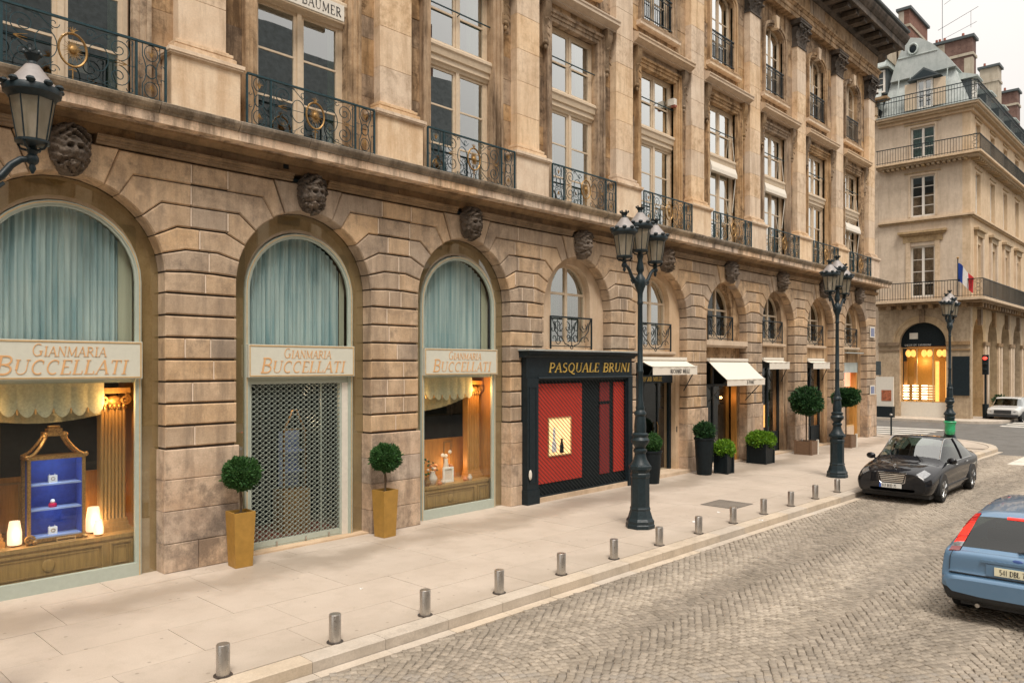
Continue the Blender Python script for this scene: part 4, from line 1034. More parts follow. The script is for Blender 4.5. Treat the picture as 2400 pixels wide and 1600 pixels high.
for z in (2.72, 2.40, 2.08, 1.78): MB().ball((0, 0, z), .035, .035, .05, 8, 6).build('bulb', 'bulb_glow', ch)
MB().tube([(0, .03, 1.5), (0, .03, 2.95)], .012, 5).build('stem', 'gilding', ch)

# ---- the gilt cabinet with blue shelves, bay one
cb = empty('vitrine', (.02, .72, .66), 'gilt pagoda topped cabinet with blue velvet shelves in the shop window', 'cabinet')
m = MB(); hw_, d_ = .37, .30
for sx in (-1, 1):
    for y in (-.15, .15): m.box(sx * hw_ - .022, sx * hw_ + .022, y - .02, y + .02, .05, 1.26)
m.box(-hw_ - .03, hw_ + .03, -.18, .18, 1.24, 1.29).box(-hw_ - .03, hw_ + .03, -.18, .18, .02, .07).build('gilt_frame', 'gilding', cb)
m = MB()
for sx in (-1, 1):
    for y in (-.16, .16):
        m.tube([(sx * .39, y, 1.28), (sx * .30, y * .9, 1.33), (sx * .22, y * .75, 1.42), (sx * .15, y * .55, 1.53), (sx * .12, y * .45, 1.60)], .024, 6)
    m.ball((sx * .40, -.17, 1.29), .035); m.ball((sx * .14, -.08, 1.60), .04)
m.box(-.15, .15, -.09, .09, 1.58, 1.64).box(-.10, .10, -.07, .07, 1.64, 1.69).box(-.075, .075, -.05, .05, 1.69, 1.73); m.build('crest', 'gilding', cb, smooth=50)
for sx in (-1, 1): MB().tube([(sx * .36, -.15, .05), (sx * .40, -.19, .02), (sx * .38, -.17, 0)], .03, 6).build('foot', 'gilding', cb)
MB().box(-.345, .345, .125, .135, .07, 1.24).box(-.35, -.343, -.14, .12, .07, 1.24).box(.343, .35, -.14, .12, .07, 1.24).build('lining', 'blue_velvet', cb)
for z in (.07, .48, .85): MB().box(-.343, .343, -.14, .12, z, z + .022).build('shelf', 'pale_velvet', cb)
point('cabinet_light', (.02, .58, 1.84), 1.6, (.75, .85, 1), .03); point('cabinet_light', (.02, .58, 1.08), .8, (.75, .85, 1), .03); point('cabinet_light', (.02, .58, 1.45), .8, (.75, .85, 1), .03)
def jewel_card(x, y, z, lab):
    o = empty('jewel_stand', (x, y, z), lab, 'jewel display')
    MB().box(-.06, .06, -.02, .02, 0, .11).build('card', 'white_card', o, rz=.1)
    m = MB(); m.tube([(.028 * cos(a), -.024, .06 + .022 * sin(a)) for a in [i * pi / 5 for i in range(10)]], .005, 4, True); m.build('jewel', 'gilding', o)
    m = MB(); m.tube([(-.05, 0, .11), (-.045, 0, .135), (-.035, 0, .11)], .004, 4); m.tube([(.02, 0, .11), (.03, 0, .135), (.04, 0, .11)], .004, 4); m.build('hook', 'white_card', o)
jewel_card(0, .70, .66 + .872, 'white jewel card on the upper blue velvet shelf'); jewel_card(0, .70, .66 + .092, 'white jewel card on the bottom blue velvet shelf')
o = empty('ring_box', (0, .70, .66 + .502), 'small red ring box with a white jewel on the middle shelf', 'jewel display')
MB().lathe([(.055, 0), (.06, .03), (.05, .06)], 10).build('box', 'red_gem', o); MB().ball((0, 0, .085), .035, .035, .035).build('jewel', 'white_card', o)
def table_lamp(x, y, z, h, r, lab, watt):
    o = empty('table_lamp', (x, y, z), lab, 'lamp')
    MB().lathe([(.05, 0), (.06, .01), (.025, .04), (.02, .10), (.03, .12), (.015, h * .35)], 12).build('base', 'gilding', o, smooth=50)
    MB().lathe([(r * .95, .02), (r, .05), (r * .98, h * .55), (r * .72, h)], 16).build('lamp_shade', 'lamp_glow', o, smooth=50)
    point('lamp_light', (x, y - r - .08, z + h * .5), watt, (1, .6, .3), .06)
table_lamp(-.52, .62, .67, .36, .095, 'small glowing white table lamp beside the cabinet, at the window edge', 1.6); table_lamp(.60, .78, .67, .40, .11, 'glowing white table lamp standing behind on the oak ledge', 2.2); table_lamp(.58, .50, .67, .24, .07, 'short glowing candle lamp before the taller table lamp', 1.2)
o = empty('name_plate', (.12, .47, .665), 'small brass stand lying on the oak ledge below the cabinet', 'plate'); m = MB(); ring(-.13, .13, 0, .06, .012, 0, .01, m); m.build('frame', 'gold_trim', o)
o = empty('gilt_scroll', (-.36, .50, .66), 'little gilt scroll ornament at the foot of the cabinet', 'ornament'); m = MB(); m.tube(spiral(0, .08, .07, .015, 0, 9, 20), .018, 5); m.ball((.07, 0, .04), .04); m.build('scroll', 'gilding', o, smooth=60)

# ---- bay three: porcelain and flowers
def vase(x, y, z, h, r, mat, lab, cat='vase'):
    o = empty('vase', (x, y, z), lab, cat)
    MB().lathe([(r * .5, 0), (r * .55, .01), (r * .9, h * .3), (r, h * .5), (r * .5, h * .85), (r * .6, h)], 14).build('body', mat, o, smooth=60); return o
o = vase(7.52, .62, .66, .30, .11, 'porcelain', 'round white porcelain vase of flowers near the frame')
for q in range(14):
    a = random.uniform(0, 6.3); m = MB(); m.ball((.10 * cos(a) + random.uniform(-.05, .05), .08 * sin(a), .32 + random.uniform(0, .16)), .035, .035, .03, 6, 5); m.build('flower', random.choice(['petal_white', 'petal_orange', 'gilding']), o)
o = vase(7.30, .55, .66, .20, .08, 'gilding', 'gilt flower vase in the left corner of the window')
for q in range(12):
    m = MB(); m.ball((random.uniform(-.14, .14), random.uniform(-.06, .06), .25 + random.uniform(0, .35)), .028, .028, .03, 6, 5); m.build('flower', random.choice(['gilding', 'petal_orange', 'box_leaf']), o)
o = empty('picture_frame', (8.02, .66, .66), 'white framed picture standing on the oak ledge', 'picture'); m = MB(); ring(-.14, .14, 0, .34, .04, -.02, .02, m); m.build('frame', 'white_card', o, rz=-.15); MB().box(-.10, .10, .0, .01, .04, .30).build('print', 'porcelain', o, rz=-.15)
o = vase(8.08, .80, .66, .52, .09, 'porcelain', 'tall porcelain figure vase with white blooms behind the picture'); 
for a, b_ in ((-.1, .6), (.12, .66), (.0, .58)): MB().ball((a, 0, b_), .05, .04, .045, 8, 5).build('flower', 'petal_white', o)
o = vase(8.25, .85, .66, .36, .12, 'petal_orange', 'orange glass lamp vase glowing at the ledge end')
for i, (xx, yy, hh, mt, lb) in enumerate([(7.75, .52, .12, 'petal_white', 'little white dish with flowers at the front of the ledge'), (8.42, .52, .10, 'petal_orange', 'small orange pot on the ledge by the pilaster'), (8.55, .50, .14, 'porcelain', 'small white porcelain cup beside the orange pot'), (7.60, .48, .10, 'petal_orange', 'low orange dish before the porcelain vase')]): vase(xx, yy, .66, hh, .06, mt, lb)
point('display_spot', (7.7, .55, 1.3), 2.0, (1, .72, .45))

# ---------------------------------------------------------------- black shop front with diagonal grille, bay four
sf = empty('shop_front', (0, 0, 0), 'black jeweller shop front with gold lettering, red panels and diagonal grille', 'shop front')
X0, X1 = 9.76, 14.12
MB().box(X0, X1, -.035, -.005, .12, 3.5).build('back_board', 'black_matt', sf)
for a, b_ in ((X0, X0 + .40), (X1 - .20, X1)):
    MB().box(a, b_, -.20, -.04, .0, 3.0).box(a - .02, b_ + .02, -.225, -.04, 0, .34).build('pilaster', 'black_paint', sf)
m = MB(); ring(X0 + .07, X0 + .33, .5, 2.8, .025, -.212, -.2, m); m.build('pilaster_moulding', 'black_paint', sf)
MB().box(X0, X1, -.17, -.04, 3.0, 3.50).build('sign_board', 'black_paint', sf)
MB().sweepx([(-.04, 2.97), (-.19, 2.97), (-.21, 3.0), (-.19, 3.03), (-.17, 3.035), (-.04, 3.035)], X0 + .41, X1).build('sign_moulding', 'black_paint', sf)
MB().sweepx([(.02, 3.50), (-.19, 3.50), (-.21, 3.54), (-.26, 3.57), (-.32, 3.60), (-.32, 3.645), (.02, 3.66)], X0 - .08, X1 + .10).build('cornice', 'black_paint', sf)
MB().box(X0 - .12, X1 + .14, -.36, .02, 3.662, 3.69).build('zinc_cover', 'zinc', sf)
l1 = MB(); h1 = .235; wd = text_width('PASQUALE BRUNI', h1, .10); s_ = 3.45 / wd; lettering(l1, 'PASQUALE BRUNI', 10.56, 3.14, h1, -.172, .02, .18, .10, 1.0, s_, 1.1); l1.build('lettering', 'brass_letter', sf)
for a, b_, mt in ((10.30, 12.02, 'red_panel'), (12.80, 13.22, 'deep_red_panel'), (13.42, 13.90, 'red_panel')):
    MB().box(a, b_, -.06, -.036, .42, 2.86).build('panel', mt, sf)
MB().box(12.78, 13.26, -.065, -.04, 2.28, 2.36).build('cross_rail', 'black_matt', sf)
nc = MB(); ring(10.66, 11.56, 1.06, 2.02, .03, -.085, -.061, nc); nc.build('niche_frame', 'gold_trim', sf)
MB().box(10.69, 11.53, -.068, -.061, 1.09, 1.99).build('niche', 'pale_glow', sf)
m = MB(); m.lathe([(.10, 0), (.09, .2), (.05, .3), (.055, .5), (.02, .62)], 10, (0, 0, 0)); m.v = [(x_, y_ * .15, z_) for x_, y_, z_ in m.v]; m.build('bust', 'white_card', sf, (10.88, -.08, 1.16), 60)
m = MB(); m.lathe([(.08, 0), (.075, .2), (.04, .26), (.045, .36)], 10); m.v = [(x_, y_ * .15, z_) for x_, y_, z_ in m.v]; m.build('bust', 'black_matt', sf, (11.18, -.08, 1.12), 60)
gb = MB(); pit = .135; gx0, gx1, gz0, gz1 = X0 + .41, X1 - .21, .16, 2.96
bar0 = None
for i in range(-40, 60):
    seg = clip_seg(gx0 + i * pit, gz1, gx0 + i * pit + 4.0, gz1 - 4.0 * .80)
    if seg: MB().tube([(seg[0][0], -.125, seg[0][1]), (seg[1][0], -.125, seg[1][1])], .0085, 4).build('grille_bar', 'thin_grille', sf)
m = MB(); ring(gx0, gx1, .12, 2.97, .035, -.145, -.11, m); m.build('grille_frame', 'black_paint', sf)
MB().box(X0 + .40, X1 - .02, -.18, .0, -.02, .118).build('step', 'panel_stone', sf)
MB().ball((9.82, -.24, .72), .05, .03, .12).build('post_bell', 'white_paint', sf)
# ---------------------------------------------------------------- inner walls, windows and doors of bays four to nine
def bay_wall(x, wb, door):
    # wb: foot of the arched window; door: (half width, height) or None
    wx, ws = .82, 5.13; m = MB()
    r_ = [(wx, wb)] + [(1.43, wb), (1.43, 4.7)] + [(1.43 * cos(t), 4.7 + 1.43 * sin(t)) for t in [radians(9 * i) for i in range(1, 11)]] + [(wx * cos(t), ws + wx * sin(t)) for t in [radians(90 - 10 * i) for i in range(10)]]
    m.prism(r_, .29, .54); m.prism([(-a, b_) for a, b_ in r_], .29, .54)
    zt = door[1] if door else 3.0
    m.box(-1.43, 1.43, .29, .54, zt, wb)
    if door:
        m.box(-1.43, -door[0], .29, .70, 0, zt); m.box(door[0], 1.43, .29, .70, 0, zt)
    m.build('inner_wall', 'panel_stone' if x < 18 else 'upper_stone', PAL, (x, 0, 0))  # far bays take a darker stone to put recess shade into the colour
    MB().sweepx([(.3, wb - .12), (.2, wb - .12), (.17, wb - .08), (.17, wb - .02), (.3, wb)], -1.0, 1.0).build('sill', 'panel_stone', PAL, (x, 0, 0))
    wn = empty('window', (x, 0, 0), parent=PAL); fr = MB(); arch_frame(fr, wx, wx - .07, wb, ws, .46, .54, 12)
    fr.box(-.045, .045, .45, .54, wb, ws + wx - .04).box(-wx + .07, -.045, .465, .53, 5.16, 5.22).box(.045, wx - .07, .465, .53, 5.16, 5.22).box(-wx + .07, wx - .07, .465, .53, wb, wb + .2)
    fr.build('frame', 'cream_paint', wn)
    for s in (-1, 1):
        a, b_ = sorted((s * .05, s * .75)); MB().box(a, b_, .495, .501, wb + .2, 5.16).build('pane', 'pane' if x < 18 else 'shop_glass', wn)
        q = [(a, 5.22), (b_, 5.22)]; xs_ = [b_ + (a - b_) * i / 6 for i in range(7)]
        MB().prism(q + [(xx, ws + sqrt(max(0, .75 ** 2 - xx * xx))) for xx in xs_], .495, .501).build('pane', 'pane' if x < 18 else 'shop_glass', wn)
    return wn
def balconet():
    m = MB(); m.box(-.86, .86, -.02, .02, .80, .84).box(-.86, .86, -.012, .012, .06, .085)
    for s in (-1, 1): m.box(s * .85 - .016, s * .85 + .016, -.016, .016, 0, .80).tube([(s * .85, 0, .80), (s * .85, .24, .80)], .014, 4).tube([(s * .85, 0, .08), (s * .85, .24, .08)], .012, 4)
    sc = MB()
    for s in (-1, 1):
        sc.tube([(s * .80, 0, .78), (s * .72, 0, .62), (s * .70, 0, .48), (s * .55, 0, .34), (s * .40, 0, .28), (s * .28, 0, .14), (s * .10, 0, .09)], .014, 5)
        sc.tube(spiral(s * .58, .22, .13, .02, 0, s * 4.6, 14), .011, 4); sc.tube(spiral(s * .56, .62, .12, .02, pi, pi + s * 4.6, 14), .011, 4)
        sc.tube(spiral(s * .20, .56, .15, .02, pi / 2, pi / 2 + s * 5.2, 16), .012, 4); sc.tube(spiral(s * .16, .30, .12, .02, -pi / 2, -pi / 2 - s * 5.2, 16), .012, 4)
        sc.tube([(s * .35, 0, .55), (s * .48, 0, .44), (s * .62, 0, .52), (s * .70, 0, .70)], .011, 4)
    sc.tube([(0, 0, .08), (0, 0, .80)], .010, 4); sc.tube([(.05 * cos(a), 0, .05 + .05 * sin(a)) for a in [i * pi / 5 for i in range(10)]], .012, 4, True)
    return m.mesh('railing', 'iron'), sc.mesh('scrollwork', 'iron', 70)
bnm = balconet()
for bi in range(3, 9):
    x = bays[bi]; wb = 3.74 if bi < 5 else 4.14
    wn = bay_wall(x, wb, None if bi == 3 else {4: (1.18, 3.40), 5: (1.25, 3.45), 6: (1.0, 3.62), 7: (1.0, 3.62), 8: (1.0, 3.45)}[bi])
    e = empty('balconet', (x, .26, wb + .0), parent=PAL); put(bnm[0], 'railing', e); put(bnm[1], 'scrollwork', e)
    if bi < 5:
        for s in (-1, 1): put(curtain(*sorted((s * .10, s * .78)), wb, 9, .62, .022, .10, 'net_curtain', lambda xx: 5.12 + sqrt(max(0, .64 - xx * xx))), 'curtain', wn)
def awning(x, hw, ztop, ybk, zbot, yfr, val, lab, text=None, arm=True, tcol='black_letter', th=.08):
    o = empty('awning', (x, ybk, ztop), lab, 'awning')
    dy, dz = yfr - ybk, zbot - ztop; n_ = 8
    m = MB(); v = []; f = []
    for i in range(n_ + 1):
        t = i / n_; sag = -.02 * sin(pi * t)
        for s in (-1, 1): v += [(s * hw, dy * t, dz * t + sag), (s * hw, dy * t, dz * t + sag - .012)]
        if i:
            b0, b1 = 4 * (i - 1), 4 * i; f += [(b0, b0 + 2, b1 + 2, b1), (b1 + 1, b1 + 3, b0 + 3, b0 + 1), (b0 + 1, b0, b1, b1 + 1), (b0 + 2, b0 + 3, b1 + 3, b1 + 2)]
    m.add(v, f); m.build('canvas', 'awning_canvas', o)
    m = MB(); v = []; f = []
    for i in range(41):
        xx = -hw + 2 * hw * i / 40; yy = dy - .004 + .006 * sin(xx * 14); v += [(xx, yy, dz - .005), (xx, yy + .02 * (1 if i % 2 else 0) * 0, dz - val)]
        if i: f.append((2 * i - 2, 2 * i - 1, 2 * i + 1, 2 * i))
    m.add(v, f); m.build('valance', 'awning_canvas', o)
    MB().tube([(-hw, dy, dz), (hw, dy, dz)], .018, 6).build('front_bar', 'awning_canvas', o); MB().box(-hw, hw, -.06, .06, .0, .09).build('cassette', 'awning_canvas', o)
    if arm:
        for s in (-1, 1): MB().tube([(s * (hw - .02), dy + .01, dz - .02), (s * (hw - .02), .05, dz - .75)], .016, 5).build('arm', 'iron', o)
    if text:
        l = MB(); wd = text_width(text, th, .1); lettering(l, text, -wd / 2 + hw * .2, dz - val + .05, th, dy - .012, .004, 0, .1); l.build('lettering', tcol, o)
    return o
awning(16.02, 1.22, 3.47, -.02, 3.28, -.42, .24, 'short white awning with black lettering above the black door', 'RICHARD MILLE', th=.115)
awning(20.0, 1.34, 3.46, -.02, 2.86, -.68, .20, 'large sloping white awning over the shop with the warm-lit jamb', 'N TUNIC', th=.10)
awning(24.0, .86, 3.52, .26, 3.43, -.02, .25, 'small white awning with rounded valance above the planter with lime foliage', None)
awning(28.0, .86, 3.52, .26, 3.43, -.02, .25, 'small white awning behind the round topiary tree', None)
# bay five: black doorway
db = empty('shop_doorway', (16, .45, 0), 'black glazed shop doorway with small gold letters beside the tall dark planter', 'doorway')
m = MB(); ring(-1.18, 1.18, .1, 3.40, .10, 0, .10, m, 'lrt'); m.box(-1.18, 1.18, -.05, .10, 2.78, 3.02).build('frame', 'black_paint', db)
l = MB(); lettering(l, 'RICHARD MILLE', -.72, 2.84, .13, -.052, .006, 0, .14, 1, 1.0); l.build('lettering', 'brass_letter', db)
m = MB(); m.box(-.35, -.30, .02, .08, .1, 2.78).box(.42, .47, .02, .08, .1, 2.78).build('mullion', 'black_paint', db)
for a, b_ in ((-1.08, -.35), (-.30, .42), (.47, 1.08)): MB().box(a, b_, .05, .056, .1, 2.78).build('pane', 'shop_glass', db)
MB().tube([(.36, .0, 1.0), (.36, -.04, 1.1), (.36, -.04, 1.5), (.36, .0, 1.6)], .014, 6).build('handle', 'gilding', db)
MB().box(-1.4, 1.45, -.55, .3, -.02, .10).build('step', 'panel_stone', db); MB().box(1.22, 1.25, -.18, -.155, 1.25, 1.42).build('intercom', 'black_paint', db)
point('door_lamp', (15.3, .9, 2.4), 1.5)
# bay six: jamb coloured as warmly lit and pictures behind the glass
db = empty('shop_doorway', (20, .5, 0), 'shop doorway with warm orange reveal and dark glass behind two dark planters', 'doorway')
m = MB(); ring(-1.25, 1.25, .03, 3.45, .06, 0, .08, m, 'lrt'); m.box(-.1, -.04, 0, .08, .03, 3.4).box(-1.2, 1.2, .0, .08, 2.60, 2.68).build('frame', 'black_paint', db)
for a, b_ in ((-1.19, -.1), (-.04, 1.19)): MB().box(a, b_, .04, .046, .03, 2.6).build('pane', 'shop_glass', db)
MB().box(1.19, 1.25, -.2, .2, .03, 2.6).build('lit_jamb', 'orange_oak', db)  # stone jamb; the warm lamplight on it is put in as orange colour
MB().box(-1.3, 1.4, -.42, .3, -.02, .03).build('step', 'panel_stone', db); MB().box(-1.42, 1.42, -.52, -.2, 3.98, 4.14).box(-1.38, 1.38, -.48, -.2, 3.92, 3.98).build('lintel', 'panel_stone', db); MB().box(-1.25, 1.25, -.1, .02, 3.46, 3.90).build('fascia', 'black_paint', db)
for xx, zz in ((-1.1, 3.12), (-.93, 3.18), (-.76, 3.08), (-.62, 3.14), (-.98, 2.98), (-.5, 3.05)): MB().ball((xx, .35, zz), .085, .085, .10, 8, 6).build('pendant_lamp', 'warm_glow', db)
MB().box(-1.19, -.55, .12, .14, 2.18, 2.55).build('picture', 'poster_pale', db)
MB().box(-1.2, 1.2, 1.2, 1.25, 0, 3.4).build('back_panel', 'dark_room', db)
point('door_lamp', (20.9, .35, 2.2), 2.2, (1, .5, .18)); point('door_lamp', (19.1, .7, 2.9), 3)
# bays seven and eight: dark french doors with a warm glow low down
for bi, lb in ((6, 'tall dark glazed shop window glowing yellow low down, behind the lime planter'), (7, 'tall dark glazed shop window with yellow glow, behind the topiary tree')):
    db = empty('shop_doorway', (bays[bi], .45, 0), lb, 'doorway')
    m = MB(); ring(-1.0, 1.0, .0, 3.62, .07, 0, .09, m, 'lrt'); m.box(-.05, .05, 0, .09, 0, 3.6).box(-1, 1, -.03, .09, 3.22, 3.62).box(-1.0, 1.0, .0, .09, .0, .80).build('frame', 'black_paint', db)
    for a, b_ in ((-.93, -.05), (.05, .93)):
        MB().box(a, b_, .05, .056, .8, 3.22).build('pane', 'shop_glass', db); MB().box(a + .06, b_ - .06, .5, .52, .92, 1.78).build('lit_panel', 'warm_glow', db)
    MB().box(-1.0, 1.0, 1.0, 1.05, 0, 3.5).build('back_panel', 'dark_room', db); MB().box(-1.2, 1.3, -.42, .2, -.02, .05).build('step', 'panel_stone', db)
# bay nine
db = empty('shop_doorway', (32, .42, 0), 'last shop window by the corner with pink pelmet and golden display', 'doorway')
m = MB(); ring(-1.0, 1.0, .55, 3.45, .06, 0, .08, m); m.build('frame', 'gold_trim', db); MB().box(-1, 1, -.02, .3, 0, .55).build('stall_riser', 'panel_stone', db)
MB().box(-1.05, 1.05, -.13, -.02, 3.0, 3.45).build('blind_box', 'zinc', db); MB().box(-1.05, 1.05, -.40, -.0, 3.86, 3.90).build('zinc_cover', 'zinc', db)
MB().box(-.94, .94, .04, .046, .6, 3.0).build('pane', 'shop_glass', db); MB().box(-.94, .94, .15, .17, 2.35, 3.0).build('pelmet', 'pink_glow', db)
MB().box(-.94, .94, .60, .62, .6, 2.6).build('back_panel', 'gold_pot', db); MB().box(.9, 1.0, -.12, .5, .0, 3.3).build('reveal', 'orange_oak', db)
for z in (1.05, 1.75, 2.1): MB().obox((.2, .30, z), .35, .03, .04, Matrix.Rotation(.3, 3, 'Y')).build('strip_lamp', 'bulb_glow', db)
point('window_light', (32, .7, 2.2), 5, (1, .6, .3))
# sign above the first-floor window of bay two
sg = empty('name_board', (4, .02, 0), 'white board with black capital letters above a first floor window', 'sign')
MB().box(-1.0, .78, 0, .06, 9.87, 10.17).build('board', 'white_paint', sg); l = MB(); x_ = lettering(l, 'E BAUMER', -.34, 9.925, .175, -.001, .004, 0, .16, 1, .92, .75); l.build('lettering', 'black_letter', sg)
# canvas blinds let down in the tall windows
for i, (bi, z) in enumerate(((5, 9.75), (6, 9.72), (8, 9.35))):
    o = empty('window_blind', (bays[bi], .20, z), ['white roller blind box let down in the first of the far tall windows', 'white roller blind box let down beside the neighbouring tall window', 'white roller blind hanging low in the tall window at the corner'][i], 'blind')
    MB().sweepx([(-.1, -.02), (.06, -.02), (.06, .32), (-.04, .30), (-.1, .1)], -.88, .88).build('blind', 'awning_canvas', o)
    for s in (-1, 1): MB().tube([(s * .86, -.05, .05), (s * .9, .10, -1.15)], .016, 4).tube([(s * .86, -.05, .05), (s * .9, .12, 1.6)], .010, 4).build('arm', 'awning_canvas', o)
o = empty('security_camera', (16.82, .22, 11.35), 'small white security camera box in the fifth tall window', 'camera'); MB().box(-.08, .08, -.14, .08, -.08, .12).build('housing', 'white_paint', o); MB().box(-.06, .06, -.16, -.02, -.14, -.08).build('lens', 'terracotta', o)
# corner signs
o = empty('street_sign', (33.98, -.03, 0), 'blue and white enamel plates on the corner pier', 'sign')
for z, h_ in ((4.62, .5), (1.95, .45)):
    MB().box(-.30, .30, -.03, 0, z, z + h_).build('plate', 'white_paint', o)
    for q in range(3): MB().box(-.22 + .16 * q, -.12 + .16 * q, -.036, -.0305, z + .06, z + h_ - .06).build('mark', 'sign_blue', o)
# ---------------------------------------------------------------- street furniture
def lamp_post():
    parts = []
    b = MB(); b.lathe([(.30, 0), (.30, .07), (.285, .09), (.29, .15), (.255, .20), (.225, .30), (.205, .36)], 8, a0=pi / 8); parts.append(('foot', b.mesh('foot', 'dark_green_paint')))
    b = MB(); b.lathe([(.205, .36), (.215, .39), (.20, .42), (.195, .44), (.19, 1.02), (.205, 1.04), (.205, 1.10), (.19, 1.12), (.20, 1.18), (.235, 1.20), (.235, 1.26), (.20, 1.29)], 8, a0=pi / 8); parts.append(('pedestal', b.mesh('pedestal', 'dark_green_paint')))
    b = MB(); b.lathe([(.20, 1.29), (.145, 1.38), (.12, 1.46), (.115, 1.52), (.14, 1.55), (.14, 1.59), (.10, 1.62), (.12, 1.66), (.18, 1.74), (.19, 1.79), (.15, 1.85), (.17, 1.88), (.17, 1.91), (.12, 1.94), (.125, 2.06), (.11, 2.22), (.10, 2.28), (.125, 2.31), (.12, 2.35), (.085, 2.40), (.095, 2.45), (.075, 2.5), (.078, 2.54), (.062, 2.58), (.058, 3.15), (.07, 3.17), (.07, 3.20), (.056, 3.22), (.048, 4.55), (.06, 4.57), (.06, 4.61), (.05, 4.63), (.055, 4.78), (.075, 4.85), (.115, 4.95), (.12, 5.02), (.10, 5.10), (.055, 5.16), (.05, 5.20), (.075, 5.25), (.078, 5.30), (.05, 5.46), (.055, 5.50), (.07, 5.54), (.05, 5.58), (.06, 5.64)], 14); parts.append(('column', b.mesh('column', 'dark_green_paint', 40)))
    for s in (-1, 1):
        b = MB(); b.tube([(s * .08, 0, 5.0), (s * .20, 0, 5.03), (s * .30, 0, 5.10), (s * .38, 0, 5.22), (s * .46, 0, 5.29), (s * .56, 0, 5.31)], .042, 8, r1=.03); b.ball((s * .56, 0, 5.31), .06); b.lathe([(.01, 0), (.035, .05), (.02, .1)], 8, (s * .56, 0, 5.17)); b.lathe([(.03, 0), (.055, .05), (.03, .10), (.05, .13)], 10, (s * .56, 0, 5.34))
        b.tube([(s * .16, 0, 4.98), (s * .26, 0, 4.98), (s * .32, 0, 5.04)], .02, 5); parts.append(('arm', b.mesh('arm', 'dark_green_paint', 50)))
    return parts
def lantern():
    P_ = []
    b = MB(); b.lathe([(.03, -.02), (.05, .0), (.15, .015), (.175, .03), (.175, .055), (.15, .06)], 12)
    for i in range(4): a = i * pi / 2 + pi / 4; b.tube([(.05 * cos(a), .05 * sin(a), -.05), (.13 * cos(a), .13 * sin(a), -.03), (.16 * cos(a), .16 * sin(a), .02)], .016, 4)
    P_.append(('holder', b.mesh('holder', 'dark_green_paint', 40)))
    b = MB(); n = 8
    for i in range(n):
        a0, a1 = 2 * pi * i / n + .02, 2 * pi * (i + 1) / n - .02
        b.add([(.15 * cos(a0), .15 * sin(a0), .06), (.15 * cos(a1), .15 * sin(a1), .06), (.225 * cos(a1), .225 * sin(a1), .50), (.225 * cos(a0), .225 * sin(a0), .50)], [(0, 1, 2, 3)])
    P_.append(('glass', b.mesh('glass', 'lantern_glass')))
    b = MB()
    for i in range(n): a = 2 * pi * i / n; b.tube([(.15 * cos(a), .15 * sin(a), .05), (.227 * cos(a), .227 * sin(a), .52)], .010, 4)
    P_.append(('rib', b.mesh('ribs', 'dark_green_paint')))
    b = MB(); b.lathe([(.22, .49), (.235, .50), (.25, .53), (.285, .55), (.29, .60), (.27, .625)], 16)
    for i in range(10):
        a = 2 * pi * i / 10; b.ball((.275 * cos(a), .275 * sin(a), .64), .05, .05, .035, 6, 4)
    P_.append(('crown_band', b.mesh('crown_band', 'dark_green_paint', 50)))
    b = MB(); b.lathe([(.255, .62), (.22, .68), (.17, .74), (.12, .80), (.085, .85), (.07, .87)], 16); P_.append(('cap', b.mesh('cap', 'lamp_cap', 60)))
    b = MB(); b.lathe([(.05, .86), (.06, .88), (.045, .91), (.075, .97), (.085, .985), (.06, .985)], 12)
    for i in range(6): a = 2 * pi * i / 6; b.ball((.085 * cos(a), .085 * sin(a), 1.0), .018, .018, .03, 5, 4)
    P_.append(('finial', b.mesh('finial', 'dark_green_paint', 40)))
    b = MB(); b.lathe([(.03, .06), (.035, .2), (.05, .25), (.05, .34), (.02, .38)], 8); P_.append(('bulb', b.mesh('bulb', 'porcelain', 50)))
    return P_
LPM, LAM = lamp_post(), lantern()
LL = ['dark green street lamp at the frame edge with one lantern before the first mask', 'dark green three lantern street lamp standing nearest on the pavement before the black shop front', 'dark green street lamp with lanterns beside the parked black car', 'dark green street lamp with green rubbish bag at the street corner']
for i, (x, y, z) in enumerate([(-2.03, -3.85, 0), (9.54, -3.51, 0), (19.55, -3.77, 0), (33.4, -3.42, 0)]):
    o = empty('street_lamp', (x, y, z), LL[i], 'street lamp', 'cast iron street lamps')
    for nm, me in LPM: put(me, nm, o)
    for s, zz in ((-1, 5.44), (1, 5.44), (0, 5.62)):
        la = empty('lantern', (s * .56, 0, zz), parent=o); la.scale = (.93, .93, .93) if i else (.88, .88, .90)
        for nm, me in LAM: put(me, nm, la)
# bollards
bm1 = MB().lathe([(.072, 0), (.072, .325), (.066, .335)], 20).mesh('tube', 'steel', 40); bm2 = MB().lathe([(.10, 0), (.10, .006), (.074, .012)], 20).mesh('foot_plate', 'joint')
num = ['first', 'second', 'third', 'fourth', 'fifth', 'sixth', 'seventh', 'eighth', 'ninth', 'tenth', 'eleventh', 'twelfth', 'thirteenth']
for i in range(13):
    x = .14 + 1.385 * i; y = -4.51 - .0195 * x * .9
    o = empty('bollard', (x, y, .003), f'short steel bollard by the kerb, {num[i]} of the row counted from the camera', 'bollard', 'short steel bollards along the kerb'); put(bm1, 'tube', o); put(bm2, 'foot_plate', o)
o = empty('access_cover', (13.15, -3.55, .002), 'dark rectangular metal cover let into the pavement near the lamp', 'cover'); MB().box(-.46, .46, -.42, .42, -.02, .002).build('plate', 'sandy_joint', o); m = MB(); ring(-.48, .48, -.44, .44, .02, 0, 0.006, m); m.v = [(a, c, .0005 + b_ * .4) for a, b_, c in m.v]; m.build('rim', 'iron', o)
